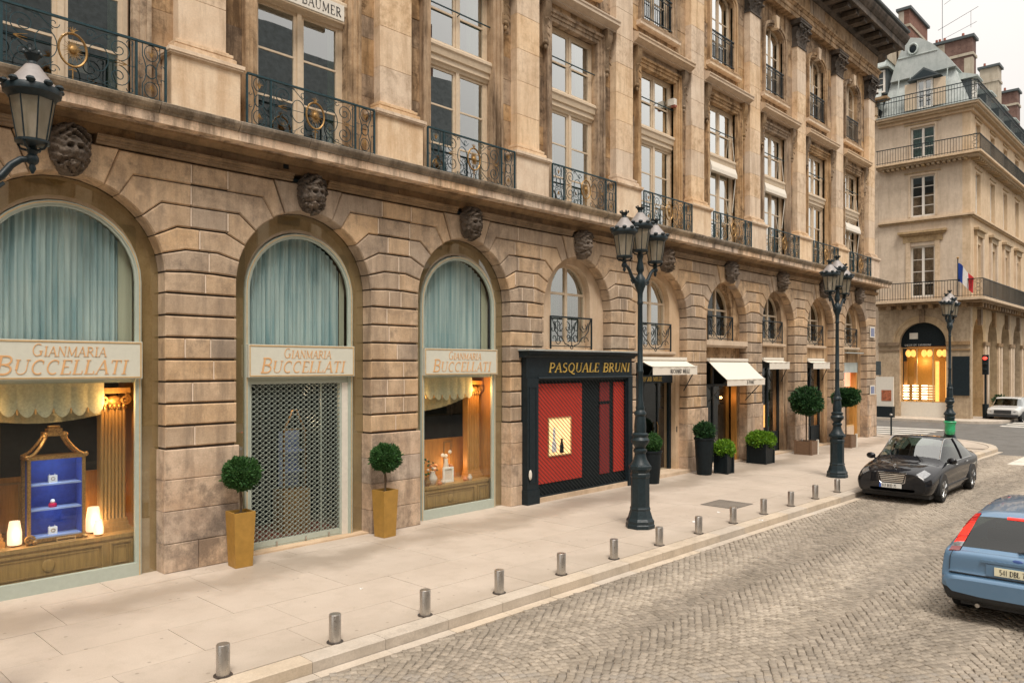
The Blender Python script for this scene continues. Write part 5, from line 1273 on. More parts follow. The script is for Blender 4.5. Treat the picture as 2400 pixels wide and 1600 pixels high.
for i, (x, y, s, lb) in enumerate([(10.75, -4.05, .11, 'scrap of white paper lying between lamp and bollards'), (12.1, -3.9, .08, 'pale paper scrap beside the metal pavement cover'), (11.9, -5.0, .09, 'crumpled white paper lying on the kerb edge'), (3.05, -2.95, .05, 'tiny white scrap on the pale pavement slabs')]):
    z = .006 if y > -4.8 else .008; o = MB(); o.grid(lambda u, v: ((u - .5) * s, (v - .5) * s * .8, z + .012 * sin(u * 5 + i) * cos(v * 4)), 4, 4); o = o.build('paper_scrap', 'white_card', None, (x, y, 0), rz=i); tag(o, lb, 'litter')

# ---------------------------------------------------------------- planters
def leaf_ball(c, rx, ry, rz, n, size, fill=.35, lo=-1.0):
    b = MB(); rnd = random.Random(int(n + rx * 1000))
    for i in range(n):
        while True:
            d = Vector((rnd.gauss(0, 1), rnd.gauss(0, 1), rnd.gauss(0, 1))).normalized()
            if d.z > lo: break
        lump = 1 + .17 * noise.noise(Vector((d.x * 2.6 + c[2] * 5 + n * .01, d.y * 2.6, d.z * 2.6))) + .10 * noise.noise(d * 7) + (.22 * rnd.random() if rnd.random() < .035 else 0)
        r_ = lump * (1 - fill * rnd.random() ** 2.2)
        p = Vector((c[0] + d.x * rx * r_, c[1] + d.y * ry * r_, c[2] + d.z * rz * r_))
        t = (d + Vector((rnd.uniform(-1, 1), rnd.uniform(-1, 1), rnd.uniform(-.6, 1))) * .8).normalized(); s_ = t.cross(Vector((rnd.uniform(-1, 1), rnd.uniform(-1, 1), rnd.uniform(-1, 1))))
        if s_.length < .01: continue
        s_.normalize(); L = size * rnd.uniform(.7, 1.4); w_ = L * .30
        b.add([p - t * L * .2, p + t * L * .35 + s_ * w_, p + t * L, p + t * L * .35 - s_ * w_], [(0, 1, 2, 3)])
    return b
def taper_pot(h, w0, w1, mat, o, rim=True):
    m = MB(); m.add([(s * w0, t * w0, 0) for s, t in ((-1, -1), (1, -1), (1, 1), (-1, 1))] + [(s * w1, t * w1, h) for s, t in ((-1, -1), (1, -1), (1, 1), (-1, 1))] + [(s * (w1 - .025), t * (w1 - .025), h) for s, t in ((-1, -1), (1, -1), (1, 1), (-1, 1))] + [(s * (w1 - .03), t * (w1 - .03), h - .05) for s, t in ((-1, -1), (1, -1), (1, 1), (-1, 1))], [(3, 2, 1, 0)] + [(k_ + i, k_ + (i + 1) % 4, k_ + 4 + (i + 1) % 4, k_ + 4 + i) for k_ in (0, 4, 8) for i in range(4)])
    m.build('pot', mat, o); MB().box(-w1 + .028, w1 - .028, -w1 + .028, w1 - .028, h - .09, h - .045).build('soil', 'soil', o)
for i, (x, y, lb) in enumerate([(2.46, -.40, 'tall gold tapered planter with clipped ball, against the stained pier'), (5.46, -.36, 'tall gold tapered planter with clipped ball, beside the third arched window')]):
    o = empty('planter', (x, y, .002), lb, 'planter', 'gold planters flanking the grille door', rz=.06 * (i * 2 - 1)); taper_pot(.90, .145, .18, 'gold_pot', o)
    m = MB(); m.tube([(0, 0, .8), (.008, .004, 1.0), (-.006, 0, 1.25), (0, 0, 1.5)], .018, 6); m.build('trunk', 'bark', o); m = MB(); m.tube([(.02, .01, .85), (.03, -.01, 1.1), (.0, 0, 1.3)], .008, 5); m.build('stake', 'bark', o)
    m = leaf_ball((.012, 0, 1.52), .285, .285, .262, 4600, .042, .34); m.ball((0, 0, 1.52), .23, .23, .21); m.build('crown', 'box_leaf', o)
def round_planter(x, y, r0, r1, h, lb, rx, rz, zc, leafmat, n, size=.05):
    o = empty('planter', (x, y, .002), lb, 'planter'); MB().lathe([(r0, 0), (r0 + .005, .02), (r1, h - .06), (r1 + .02, h - .05), (r1 + .02, h), (r1 - .02, h), (r1 - .03, h - .05)], 24).build('pot', 'planter_black', o, smooth=40)
    m = leaf_ball((0, 0, zc), rx, rx, rz, n, size, .4); m.ball((0, 0, zc), rx * .75, rx * .75, rz * .75); m.build('crown', leafmat, o)
round_planter(17.32, -.62, .22, .29, 1.12, 'tall round black planter with dark green ball beside the lime bush', .29, .27, 1.30, 'dark_leaf', 1800, .07)
round_planter(14.75, -.42, .20, .27, .92, 'dark planter with clipped green ball half hidden behind the nearest lamp post', .27, .25, 1.14, 'box_leaf', 2600, .045)
def box_planter(x, y, w_, h, lb, rx, rz, zc, leafmat, n, mat='planter_black', size=.07):
    o = empty('planter', (x, y, .002), lb, 'planter'); taper_pot(h, w_ - .02, w_, mat, o)
    for s in (-1, 1):
        for t in (-1, 1): MB().box(s * w_ * .9 - .04, s * w_ * .9 + .04, t * w_ * .9 - .04, t * w_ * .9 + .04, -.002, h + .02).build('corner_post', mat, o)
    m = leaf_ball((0, 0, zc), rx, rx, rz, n, size, .45); m.ball((0, 0, zc), rx * .72, rx * .72, rz * .7); m.build('crown', leafmat, o); return o
box_planter(18.0, -.92, .21, .60, 'small square black planter with bright lime bush before the doorway', .30, .27, .74, 'lime_leaf', 1500)
box_planter(21.15, -.62, .34, .66, 'wide square black planter topped with a broad lime green bush', .48, .30, .78, 'lime_leaf', 2600)
def tree_box(x, y, lb, rx, rz, zc):
    o = empty('topiary_tree', (x, y, .002), lb, 'tree'); taper_pot(.50, .30, .31, 'planter_wood', o)
    for s in (-1, 1):
        for t in (-1, 1): MB().box(s * .30 - .035, s * .30 + .035, t * .30 - .035, t * .30 + .035, -.002, .54).build('corner_post', 'white_paint' if s > 0 else 'planter_wood', o)
    MB().tube([(0, 0, .4), (.02, .01, .9), (-.01, 0, 1.4), (0, 0, zc)], .028, 7).build('trunk', 'bark', o)
    m = leaf_ball((0, 0, zc), rx, rx, rz, 3200, .085, .55)
    for q in range(5):
        a = q * 1.3; m2 = leaf_ball((rx * .55 * cos(a), rx * .55 * sin(a), zc + random.uniform(-.2, .2)), rx * .55, rx * .55, rz * .5, 350, .085, .6); m.add(m2.v, m2.f)
    m.ball((0, 0, zc), rx * .6, rx * .6, rz * .55); m.build('crown', 'dark_leaf', o)
tree_box(24.8, -.70, 'round topiary tree in a wooden box before the yellow glowing window', .54, .50, 1.98); tree_box(28.4, -.85, 'flat round topiary tree half hidden by the farther lamp post', .50, .33, 2.02)
# ---------------------------------------------------------------- corner furniture
o = empty('rubbish_bag', (33.12, -3.50, 0), 'green rubbish bag hung in a ring on the corner lamp post', 'bag')
m = MB(); m.lathe([(.12, .36), (.18, .40), (.20, .55), (.19, .74), (.23, .86), (.25, .90), (.22, .94), (.21, .91)], 14); m.v = [(x * (1 + .06 * noise.noise(Vector((x * 9, y * 9, z * 5)))), y * (1 + .06 * noise.noise(Vector((x * 9, y * 9, z * 5 + 3)))), z) for x, y, z in m.v]; m.build('bag', 'green_bag', o, smooth=60); MB().tube([(.24 * cos(a), .24 * sin(a), .89) for a in [i * pi / 8 for i in range(16)]], .012, 5, True).build('ring', 'iron', o)
o = empty('traffic_light', (52.0, -.95, 0), 'black traffic light with its red lamp lit at the far corner', 'traffic light')
MB().tube([(0, 0, 0), (0, 0, 3.2)], .07, 8).build('pole', 'black_matt', o); MB().box(-.14, .14, -.16, .16, 2.75, 4.0).build('housing', 'black_matt', o); MB().lathe([(.16, 0), (.18, .9)], 10, (0, 0, 0)).build('pole_base', 'black_matt', o)
for z, mt in ((3.78, 'red_lamp'), (3.42, 'black_matt'), (3.06, 'black_matt')):
    m = MB(); m.ball((-.15, .0, z), .05, .13, .10, 10, 6); m.build('lamp', mt, o)
o = empty('post', (35.3, -.47, 0), 'thin dark metal post at the crossing kerb', 'post'); MB().tube([(0, 0, 0), (0, 0, .95)], .04, 8).build('shaft', 'iron', o); MB().ball((0, 0, .98), .07, .07, .05).build('knob', 'steel', o)
o = empty('poster_board', (48.9, 4.15, 0), 'white poster board with a red picture standing on the far pavement', 'notice board')
MB().box(-.06, .06, -.62, .62, .7, 2.6).build('board', 'white_paint', o); MB().box(-.075, -.061, -.5, .1, 1.05, 1.75).build('picture', 'poster_red', o); MB().box(-.25, .25, -.62, .62, .0, .7).build('plinth', 'black_matt', o)
o = empty('banner', (48.9, 4.55, 0), 'narrow dark grey banner on a pole by the far corner', 'banner'); MB().box(-.02, .02, -.25, .25, 2.7, 3.6).build('cloth', 'slate', o); MB().tube([(0, .27, 0), (0, .27, 3.65)], .03, 6).build('pole', 'iron', o)
o = empty('planter', (55.0, -1.2, 0), 'white round planter with dark bush by the far arcade', 'planter'); MB().lathe([(.28, 0), (.42, .3), (.48, .62), (.44, .64)], 16).build('pot', 'white_paint', o, smooth=50); leaf_ball((0, 0, .95), .45, .45, .42, 600, .12, .5).build('crown', 'dark_leaf', o)
# ---------------------------------------------------------------- the town house across the side street
BX, BY = 50.5, -.45
TH = empty('town_house', (0, 0, 0), 'pale stone corner house with balconies, zinc mansard roof and brick chimneys', 'building')
def strips(fn, u0, u1, z0, z1, wins, t0, t1, name, mat):
    # wall along u with rectangular holes: wins = list of (ua, ub, [(za, zb)...])
    m = MB(); u = u0
    for ua, ub, hs in sorted(wins):
        fn(m, u, ua, t0, t1, z0, z1); z = z0
        for za, zb in sorted(hs): fn(m, ua, ub, t0, t1, z, za); z = zb
        fn(m, ua, ub, t0, t1, z, z1); u = ub
    fn(m, u, u1, t0, t1, z0, z1); return m.build(name, mat, TH)
fl = lambda m, a, b_, t0, t1, z0, z1: m.box(BX + t0, BX + t1, a, b_, z0, z1) if b_ - a > .001 and z1 - z0 > .001 else None
fr_ = lambda m, a, b_, t0, t1, z0, z1: m.box(a, b_, BY + t0, BY + t1, z0, z1) if b_ - a > .001 and z1 - z0 > .001 else None
WIN = [(7.75, 11.05), (12.95, 15.6), (16.75, 18.75)]
cols = [52.45 + 4.0 * i for i in range(9)]
strips(fl, BY + .45, 4.95, 7.1, 19.4, [(1.55, 3.0, WIN)], 0, .45, 'wall', 'town_stone')
strips(fr_, BX, 88, 7.1, 19.4, [(c - .66, c + .66, WIN) for c in cols], 0, .45, 'wall', 'town_stone')
# ground storey
m = MB(); cy, ra = 2.28, 1.37
pl = [(BY, 0), (cy - ra, 0), (cy - ra, 4.74)] + [(cy - ra * cos(t), 4.74 + ra * sin(t)) for t in [pi * i / 16 for i in range(1, 16)]] + [(cy + ra, 4.74), (cy + ra, 0), (4.95, 0), (4.95, 7.1), (BY, 7.1)]
m.prism([(a, b_) for a, b_ in pl], 0, .5); m.v = [(BX + y, x, z) for x, y, z in m.v]; m.f = [f[::-1] for f in m.f]; m.build('ground_storey', 'arcade_stone', TH)
m = MB(); arch_frame(m, ra + .42, ra + .002, 4.74, 4.74, -.06, .0, 20); arch_frame(m, ra + .42, ra + .30, 4.74, 4.74, -.10, -.06, 20); m.v = [(BX + y, cy + x, z) for x, y, z in m.v]; m.build('archivolt', 'arcade_stone', TH)
m = MB().box(BX - .18, BX, cy - .16, cy + .16, 6.1, 6.9); m.build('keystone', 'frieze_stone', TH)
for c in cols:
    m = MB(); h_ = 1.35
    pl = [(-2, 0), (-h_, 0), (-h_, 5.0)] + [(-h_ * cos(t), 5.0 + h_ * sin(t)) for t in [pi * i / 10 for i in range(1, 10)]] + [(h_, 5.0), (h_, 0), (2, 0), (2, 7.1), (-2, 7.1)]
    if c == cols[0]: pl = [(-1.95 + .5, 0) if p == (-2, 0) else (-1.95 + .5, 7.1) if p == (-2, 7.1) else p for p in pl]
    m.prism(pl, BY, BY + .7); m.build('arcade_pier', 'arcade_stone', TH, (c, 0, 0))
    MB().box(-.22, .22, -.22, 0, 5.9, 6.9).build('keystone', 'frieze_stone', TH, (c, BY, 0))
    MB().box(1.3, 2.7, -.14, 0, 4.62, 4.86).build('impost', 'frieze_stone', TH, (c, BY, 0))
    for a in (1.6, 2.4): MB().box(a - .2, a + .2, -.10, 0, 0, 4.62).build('pilaster', 'town_stone', TH, (c, BY, 0))
MB().box(BX + .5, 89, 4.0, 4.2, 0, 7).build('arcade_back', 'dark_room', TH)
for a, b_ in ((BY - .0, cy - ra), (cy + ra, 4.95)): MB().box(BX - .12, BX, a, b_, 4.62, 4.84).box(BX - .06, BX, a, b_, 4.28, 4.36).build('impost', 'frieze_stone', TH)
MB().box(BX + .46, 88, BY + .46, 9, 7.0, 7.3).build('floor', 'dark_room', TH); MB().box(BX + 1.5, 88, BY + 1.6, 9, 7.3, 19.4).build('room_back', 'dark_room', TH)
# mouldings that run round both faces
def wrap(p, z0, z1, name, mat, prof=None):
    m = MB(); m.box(BX - p, BX + .0, BY - p, 4.95, z0, z1); m.box(BX, 88, BY - p, BY + .0, z0, z1); return m.build(name, mat, TH)
wrap(.95, 7.36, 7.52, 'balcony_slab', 'town_stone'); wrap(.75, 7.22, 7.355, 'balcony_moulding', 'frieze_stone'); wrap(.12, 7.0, 7.215, 'band', 'frieze_stone')
wrap(.22, 12.68, 12.80, 'string_course', 'town_stone'); wrap(.14, 12.58, 12.675, 'string_course', 'arcade_stone')
wrap(.72, 16.38, 16.50, 'balcony_slab', 'town_stone'); wrap(.55, 16.24, 16.375, 'balcony_moulding', 'arcade_stone')
wrap(.55, 19.45, 19.58, 'cornice', 'town_stone'); wrap(.42, 19.30, 19.445, 'cornice_moulding', 'arcade_stone'); wrap(.18, 19.12, 19.295, 'cornice_moulding', 'town_stone'); wrap(.62, 19.585, 19.62, 'zinc_cover', 'zinc')
for y in [BY + .25 + .62 * i for i in range(8)]: MB().box(BX - .62, BX - .121, y - .13, y + .13, 6.95, 7.215).build('corbel', 'frieze_stone', TH)
for x in [BX + .3 + .8 * i for i in range(22)]: MB().box(x - .13, x + .13, BY - .62, BY - .121, 6.95, 7.215).build('corbel', 'frieze_stone', TH)
for y in [BY + .2 + .30 * i for i in range(17)]: MB().box(BX - .45, BX - .0, y - .08, y + .08, 16.10, 16.235).build('dentil', 'arcade_stone', TH)
for x in [BX + .2 + .5 * i for i in range(28)]: MB().box(x - .1, x + .1, BY - .45, BY, 16.10, 16.235).build('dentil', 'arcade_stone', TH)
def rail_run(p, z0, z1, nm='railing', mat='iron', step=.16, x_end=76):
    e = empty(nm, (0, 0, 0), parent=TH)
    MB().box(BX - p - .025, BX - p + .025, BY - p, 4.9, z1 - .05, z1).box(BX - p - .015, BX - p + .015, BY - p, 4.9, z0 + .08, z0 + .11).box(BX - p, x_end, BY - p - .025, BY - p + .025, z1 - .05, z1).box(BX - p, x_end, BY - p - .015, BY - p + .015, z0 + .08, z0 + .11).build('handrail', mat, e)
    b = MB(); y = BY - p
    while y < 4.9: b.box(BX - p - .011, BX - p + .011, y - .011, y + .011, z0, z1 - .05); y += step
    x = BX - p
    while x < x_end: b.box(x - .011, x + .011, BY - p - .011, BY - p + .011, z0, z1 - .05); x += step
    tag(b.build('baluster', mat, e), kind='stuff')
    b = MB()
    for q in range(4): b.tube([(BX - p, y_, z_) for _, z_, y_ in []] or [(BX - p - .01, BY - p + .25 + .18 * cos(a) * (.5 + .5 * (q % 2)), z0 + .25 + .22 * q + .1 * sin(a)) for a in [i * pi / 4 for i in range(8)]], .012, 4, True)
    b.build('corner_scroll', mat, e)
rail_run(.85, 7.52, 8.64); rail_run(.64, 16.50, 17.48); rail_run(.50, 19.62, 20.84, mat='iron'); 
b = MB().box(BX - .52, BX - .48, BY - .5, 4.9, 20.52, 20.56).box(BX - .5, 76, BY - .52, BY - .48, 20.52, 20.56); b.build('middle_rail', 'iron', TH)
# windows
def casement(w_, z0, z1, nb, mat='window_white'):
    m = MB(); ring(-w_, w_, z0, z1, .11, 0, .10, m); m.box(-.07, .07, -.02, .10, z0 + .1, z1 - .1)
    for s in (-1, 1):
        a, b_ = sorted((s * .07, s * (w_ - .11)))
        for i in range(1, nb): z = z0 + .1 + (z1 - z0 - .2) * i / nb; m.box(a, b_, .02, .08, z - .02, z + .02)
    return m.mesh('frame', mat)
def pane_set(w_, z0, z1, nb):
    o = []
    for s in (-1, 1):
        a, b_ = sorted((s * .07, s * (w_ - .11)))
        for i in range(nb): za = z0 + .1 + (z1 - z0 - .2) * i / nb + .02; zb = z0 + .1 + (z1 - z0 - .2) * (i + 1) / nb - .02; o.append(MB().box(a, b_, .045, .052, za, zb).mesh('pane', 'pane'))
    return o
for fi, (z0, z1) in enumerate(WIN):
    nb = (4, 4, 3)[fi]
    fm, ps = casement(.725, z0, z1, nb), pane_set(.725, z0, z1, nb)
    e = empty('window', (BX + .16, 2.275, 0), parent=TH, rz=-pi / 2); put(fm, 'frame', e)
    for p in ps: put(p, 'pane', e)
    if fi == 2: MB().box(-.6, .6, .12, .13, z0, z1).build('curtain', 'net_curtain', e)
    fm, ps = casement(.66, z0, z1, nb), pane_set(.66, z0, z1, nb)
    for c in cols[:6]:
        e = empty('window', (c, BY + .22, 0), parent=TH); put(fm, 'frame', e)
        for p in ps: put(p, 'pane', e)
    # surrounds
    if fi == 0:
        MB().box(BX - .32, BX, .85, 3.7, 11.86, 12.0).box(BX - .2, BX, .95, 3.6, 11.74, 11.858).box(BX - .06, BX, 1.1, 3.45, 11.3, 11.738).build('hood', 'arcade_stone', TH)
        for a in (1.28, 3.0): MB().box(BX - .06, BX, a, a + .27, 7.54, 11.3).build('window_surround', 'town_stone', TH)
        for c in cols[:6]: MB().box(c - 1.15, c + 1.15, BY - .3, BY, 11.84, 12.0).box(c - 1.0, c + 1.0, BY - .16, BY, 11.5, 11.838).build('hood', 'arcade_stone', TH)
        for c in cols[:6]:
            for s in (-1, 1): MB().box(c + s * .85 - .14, c + s * .85 + .14, BY - .14, BY, 7.54, 11.5).build('pilaster', 'town_stone', TH)
    else:
        MB().box(BX - .08, BX, 1.2, 3.35, z1 + .16, z1 + .24).build('label_mould', 'arcade_stone', TH)
        m = MB(); ring(1.42, 3.13, z0 - .02 if fi == 2 else z0, z1 + .13, .13, -.04, 0, m, 'lrt'); m.v = [(BX + y, x, z) for x, y, z in m.v]; m.f = [f[::-1] for f in m.f]; m.build('window_surround', 'town_stone', TH)
        for c in cols[:6]: MB().box(c - .85, c + .85, BY - .08, BY, z1 + .16, z1 + .24).build('label_mould', 'arcade_stone', TH)
# roof
m = MB(); a = [(BX + .15, BY + .15), (88, BY + .15), (88, 4.95), (BX + .15, 4.95)]; b_ = [(BX + 1.15, BY + 1.15), (88, BY + 1.15), (88, 4.5), (BX + 1.15, 4.5)]
m.add([(x, y, 19.6) for x, y in a] + [(x, y, 22.45) for x, y in b_], [(4, 5, 6, 7)] + [(i, (i + 1) % 4, 4 + (i + 1) % 4, 4 + i) for i in range(4)]); m.build('mansard', 'zinc', TH)
m = MB(); pr = [(4.45, 22.3), (4.2, 23.2), (3.8, 24.2), (3.2, 24.95), (2.6, 24.75), (1.9, 24.2), (1.2, 23.4), (.55, 22.4)]; n = len(pr)
m.add([(BX + .75, y, z) for y, z in pr] + [(BX + 7, y, z) for y, z in pr], [tuple(range(n)), tuple(range(2 * n - 1, n - 1, -1))] + [(i, n + i, n + (i + 1) % n, (i + 1) % n) for i in range(n)]); m.build('roof_gable', 'zinc', TH)
m = MB(); m.add([(BX + .12, 4.5, 20.0), (BX + .12, .5, 20.0), (BX + .74, .75, 22.35), (BX + .74, 4.4, 22.35)], [(0, 1, 2, 3)])
for y in (1.0, 3.2, 3.9): MB().tube([(BX + .30, y, 20.6), (BX + .72, y, 22.35)], .03, 4).build('roof_seam', 'zinc', TH)
MB().tube([(BX + .74, 3.95, 23.7), (BX + .74, 1.6, 23.7)], .05, 5).build('roof_seam', 'zinc', TH)
m = MB(); m.tube([(BX + .72, 3.05 + .28 * cos(t), 24.15 + .34 * sin(t)) for t in [i * pi / 8 for i in range(16)]], .07, 6, True); m.build('bulls_eye', 'zinc', TH); MB().ball((BX + .74, 3.05, 24.12), .06, .22, .28).build('bulls_eye_glass', 'black_matt', TH)
e = empty('dormer', (BX + .02, 2.15, 0), parent=TH, rz=-pi / 2); put(casement(.46, 19.9, 21.75, 3), 'frame', e); 
for p in pane_set(.46, 19.9, 21.75, 3): put(p, 'pane', e)
MB().box(-.5, .5, .12, 1.0, 19.8, 21.8).build('cheek', 'slate', e)
for s in (-1, 1): MB().box(s * .85 - .35, s * .85 + .35, .02, .06, 19.95, 21.65).build('shutter', 'cream_paint', e)
m = MB(); m.prism([(-1.0, 21.76), (1.0, 21.76), (0, 22.45)], -.25, 1.0); m.build('pediment', 'slate', e); m = MB(); m.prism([(-.75, 21.84), (.75, 21.84), (0, 22.3)], -.262, -.25); m.build('tympanum', 'dark_green_paint', e)
for i, c in enumerate([52.6 + 3.9 * i for i in range(6)]):
    e = empty('dormer', (c, BY + .2, 0), parent=TH); put(casement(.5, 20.1, 21.6, 2), 'frame', e); MB().box(-.55, .55, .1, 1.2, 20, 21.65).build('cheek', 'slate', e); MB().sweepx([(-.3, 21.66), (-.3, 21.74), (.5, 22.05), (1.3, 22.1), (1.3, 21.66)], -.72, .72).build('dormer_roof', 'zinc', e); MB().box(-.39, .39, .05, .056, 20.2, 21.5).build('pane', 'pane', e)
def chimney(x0, x1, y0, y1, z0, z1, mats, pots=3):
    e = empty('chimney', (0, 0, 0), parent=TH); zb = z1 - 1.2
    MB().box(x0, x1, y0, y1, z0, z1).build('stack', mats[0], e); MB().box(x0 - .07, x1 + .07, y0 - .07, y1 + .07, zb, zb + .18).build('band', 'rendered_wall', e); MB().box(x0 - .14, x1 + .14, y0 - .14, y1 + .14, z1 + .001, z1 + .18).build('cap', 'slate', e)
    return e
def quoin(e, x0, y0, y1, z0, z1): MB().box(x0 - .012, x0 + .3, y0, y1, z0, z1).build('rendered_edge', 'rendered_wall', e)
e = chimney(54.0, 58.3, 4.05, 4.75, 21, 28.05, ['brick_red']); quoin(e, 54.0, 4.40, 4.76, 21, 26.8); quoin(e, 54.0, 4.40, 4.76, 27.05, 28.0)
for i in range(4): MB().lathe([(.11, 0), (.09, .35)], 8, (55.4 + .8 * i, 4.4, 28.23)).build('chimney_pot', 'terracotta', e)
e = chimney(56.0, 57.0, .65, 3.3, 21, 25.75, ['brick_red']); MB().box(55.985, 56.4, .64, 1.15, 21, 24.4).build('rendered_edge', 'rendered_wall', e); MB().box(55.985, 56.3, 2.35, 2.8, 24.8, 25.7).build('rendered_edge', 'rendered_wall', e)
for i, y in enumerate((2.95, 2.75, 2.45, 1.3)): MB().lathe([(.10, 0), (.08, .35)], 8, (56.4, y, 25.93)).build('chimney_pot', 'terracotta', e)
e = chimney(68.0, 69.2, 1.45, 2.75, 21, 27.4, ['rendered_wall']); MB().lathe([(.1, 0), (.08, .4)], 8, (68.5, 2.5, 27.58)).build('chimney_pot', 'terracotta', e)
e = chimney(74.0, 75.2, 1.2, 2.6, 21, 26.9, ['brick_red']); MB().lathe([(.1, 0), (.08, .4)], 8, (74.5, 2.2, 27.1)).build('chimney_pot', 'terracotta', e)
an = empty('aerial', (0, 0, 0), parent=TH); MB().tube([(56.5, 2.62, 25.9), (56.5, 2.62, 29.2)], .018, 4).tube([(56.5, 2.9, 27.0), (56.5, .4, 27.9)], .014, 4).tube([(56.5, 2.5, 26.3), (56.5, .5, 26.9)], .012, 4).tube([(56.5, .85, 26.6), (56.5, .85, 27.75)], .012, 4).tube([(56.5, 2.5, 28.7), (56.5, 1.9, 29.0)], .012, 4).build('mast', 'iron', an)
# shop in the arch of the town house
sh = empty('shop_window', (BX + .3, cy, 0), 'arched corner shop glowing orange under a dark fascia across the street', 'shop window', rz=-pi / 2)
m = MB(); m.prism([(-ra, 4.55), (-ra, 4.74)] + [(-ra * cos(t), 4.74 + ra * sin(t)) for t in [pi * i / 14 for i in range(1, 14)]] + [(ra, 4.74), (ra, 4.55)], 0, .06); m.build('fascia', 'black_matt', sh)
MB().box(-.85, -.35, -.02, -.001, 5.05, 5.45).build('emblem', 'white_paint', sh)
l = MB(); lettering(l, 'SALON DU SANTHONE', -1.15, 4.60, .12, -.003, .006, .1, .1, 1, 1.0); l.build('lettering', 'plate_white', sh)
MB().box(-ra, ra, 0, .3, .0, .95).build('stall_riser', 'white_paint', sh); m = MB(); ring(-ra, ra, .95, 4.5, .06, .05, .12, m); m.box(.5, .56, .05, .12, 0, 4.5).box(-.45, -.40, .05, .12, .95, 4.5).build('frame', 'gold_trim', sh)
MB().box(-ra + .06, ra - .06, .08, .086, .96, 4.44).build('pane', 'shop_glass', sh); MB().box(-ra, ra, 1.2, 1.25, 0, 4.6).build('back_panel', 'gold_pot', sh)
for x in (-1.0, -.7, -.05, .28, .85, 1.15): MB().ball((x, .25, 4.12), .17, .12, .24, 8, 6).build('pendant_lamp', 'warm_glow', sh)
for x, a in ((-1.25, .1), (-.62, .1), (.65, .1), (1.22, .08)): MB().box(x - a, x + a, .5, .6, 1.0, 3.6).build('pilaster', 'warm_glow' if x > 0 else 'orange_oak', sh)
for x in (-1.15, -.6, -.05, .35):
    for i in range(6): MB().box(x - .16, x + .16, .3, .4, 1.12 + i * .17, 1.19 + i * .17).build('lit_tray', 'bulb_glow' if x < 0 else 'lamp_glow', sh)
point('shop_light', (51.4, 2.6, 3.6), 28, (1, .6, .25), .2)
MB().box(BX - .08, BX, -.40, .55, 1.45, 3.9).build('notice_case', 'black_paint', TH)
o = empty('flag', (49.62, .05, 7.75), 'french tricolour flag on a pole at the corner balcony', 'flag')
MB().tube([(0, 0, -.2), (0, 0, 2.15)], .03, 6).build('pole', 'iron', o); MB().ball((0, 0, 2.2), .07).build('finial', 'gilding', o)
for i, mt in enumerate(('flag_blue', 'flag_white', 'flag_red')):
    m = MB()
    def fn(u, v, i=i):
        s_ = (i + u) / 3; return (.10 * sin(s_ * 9 + v * 2) , -.85 * s_, 1.9 - 1.15 * v * (1 - .15 * s_) - 1.0 * s_ ** 1.2 + .05 * sin(s_ * 7))
    m.grid(fn, 6, 8); m.build('stripe', mt, o, smooth=80)
# pavement round the far houses
m = MB(); pts = [(48.2, 14), (48.2, -.2)] + [(50.6 - 2.4 * cos(t), -.2 - 2.2 * sin(t)) for t in [radians(10 * i) for i in range(1, 10)]] + [(95, -2.4), (95, 4), (50.7, 4), (50.7, 14)]; n = len(pts)
m.add([(x, y, -.16) for x, y in pts] + [(x, y, 0) for x, y in pts], [tuple(range(n, 2 * n))] + [(i, (i + 1) % n, n + (i + 1) % n, n + i) for i in range(n)]); m.f = [f[::-1] for f in m.f]; tag(m.build('far_pavement', 'kerb_stone'), kind='structure')
# neighbour house behind the palace corner
NH = empty('neighbour_house', (0, 0, 0), 'narrow stone house with slate dormer squeezed behind the palace corner', 'building')
MB().box(BX + .02, 60, 4.96, 14, 0, 20.0).build('wall', 'town_stone', NH); MB().box(BX - .45, BX + .02, 4.96, 14, 19.6, 19.85).box(BX - .3, BX + .02, 4.96, 14, 20.0, 20.5).build('cornice', 'town_stone', NH)
for y in (5.2, 5.8, 6.4, 7.0): MB().box(BX - .4, BX, y - .1, y + .1, 20.6, 20.85).build('modillion', 'pedestal_stone', NH)
MB().box(BX - .5, BX + .3, 4.3, 14, 20.95, 21.1).build('cornice', 'frieze_stone', NH)
m = MB(); m.add([(BX + .1, 4.97, 20.5), (60, 4.97, 20.5), (60, 14, 20.5), (BX + .1, 14, 20.5), (BX + 1.6, 4.97, 24.3), (60, 4.97, 24.3), (60, 14, 24.3), (BX + 1.6, 14, 24.3)], [(4, 5, 6, 7), (0, 1, 5, 4), (1, 2, 6, 5), (2, 3, 7, 6), (3, 0, 4, 7)]); m.build('mansard', 'zinc', NH)
e = empty('dormer', (BX + .6, 5.25, 0), parent=NH, rz=-pi / 2); put(casement(.5, 21.7, 23.2, 3), 'frame', e); MB().box(-.5, .62, .1, 1.4, 21.6, 23.3).build('cheek', 'slate', e); MB().sweepx([(-.3, 23.31), (-.3, 23.4), (1.6, 23.6), (1.6, 23.31)], -.7, .8).build('dormer_roof', 'zinc', e)
MB().box(BX + 1.6, 58, 4.9, 8.5, 24.3, 25.6).build('attic_wall', 'rendered_wall', NH)
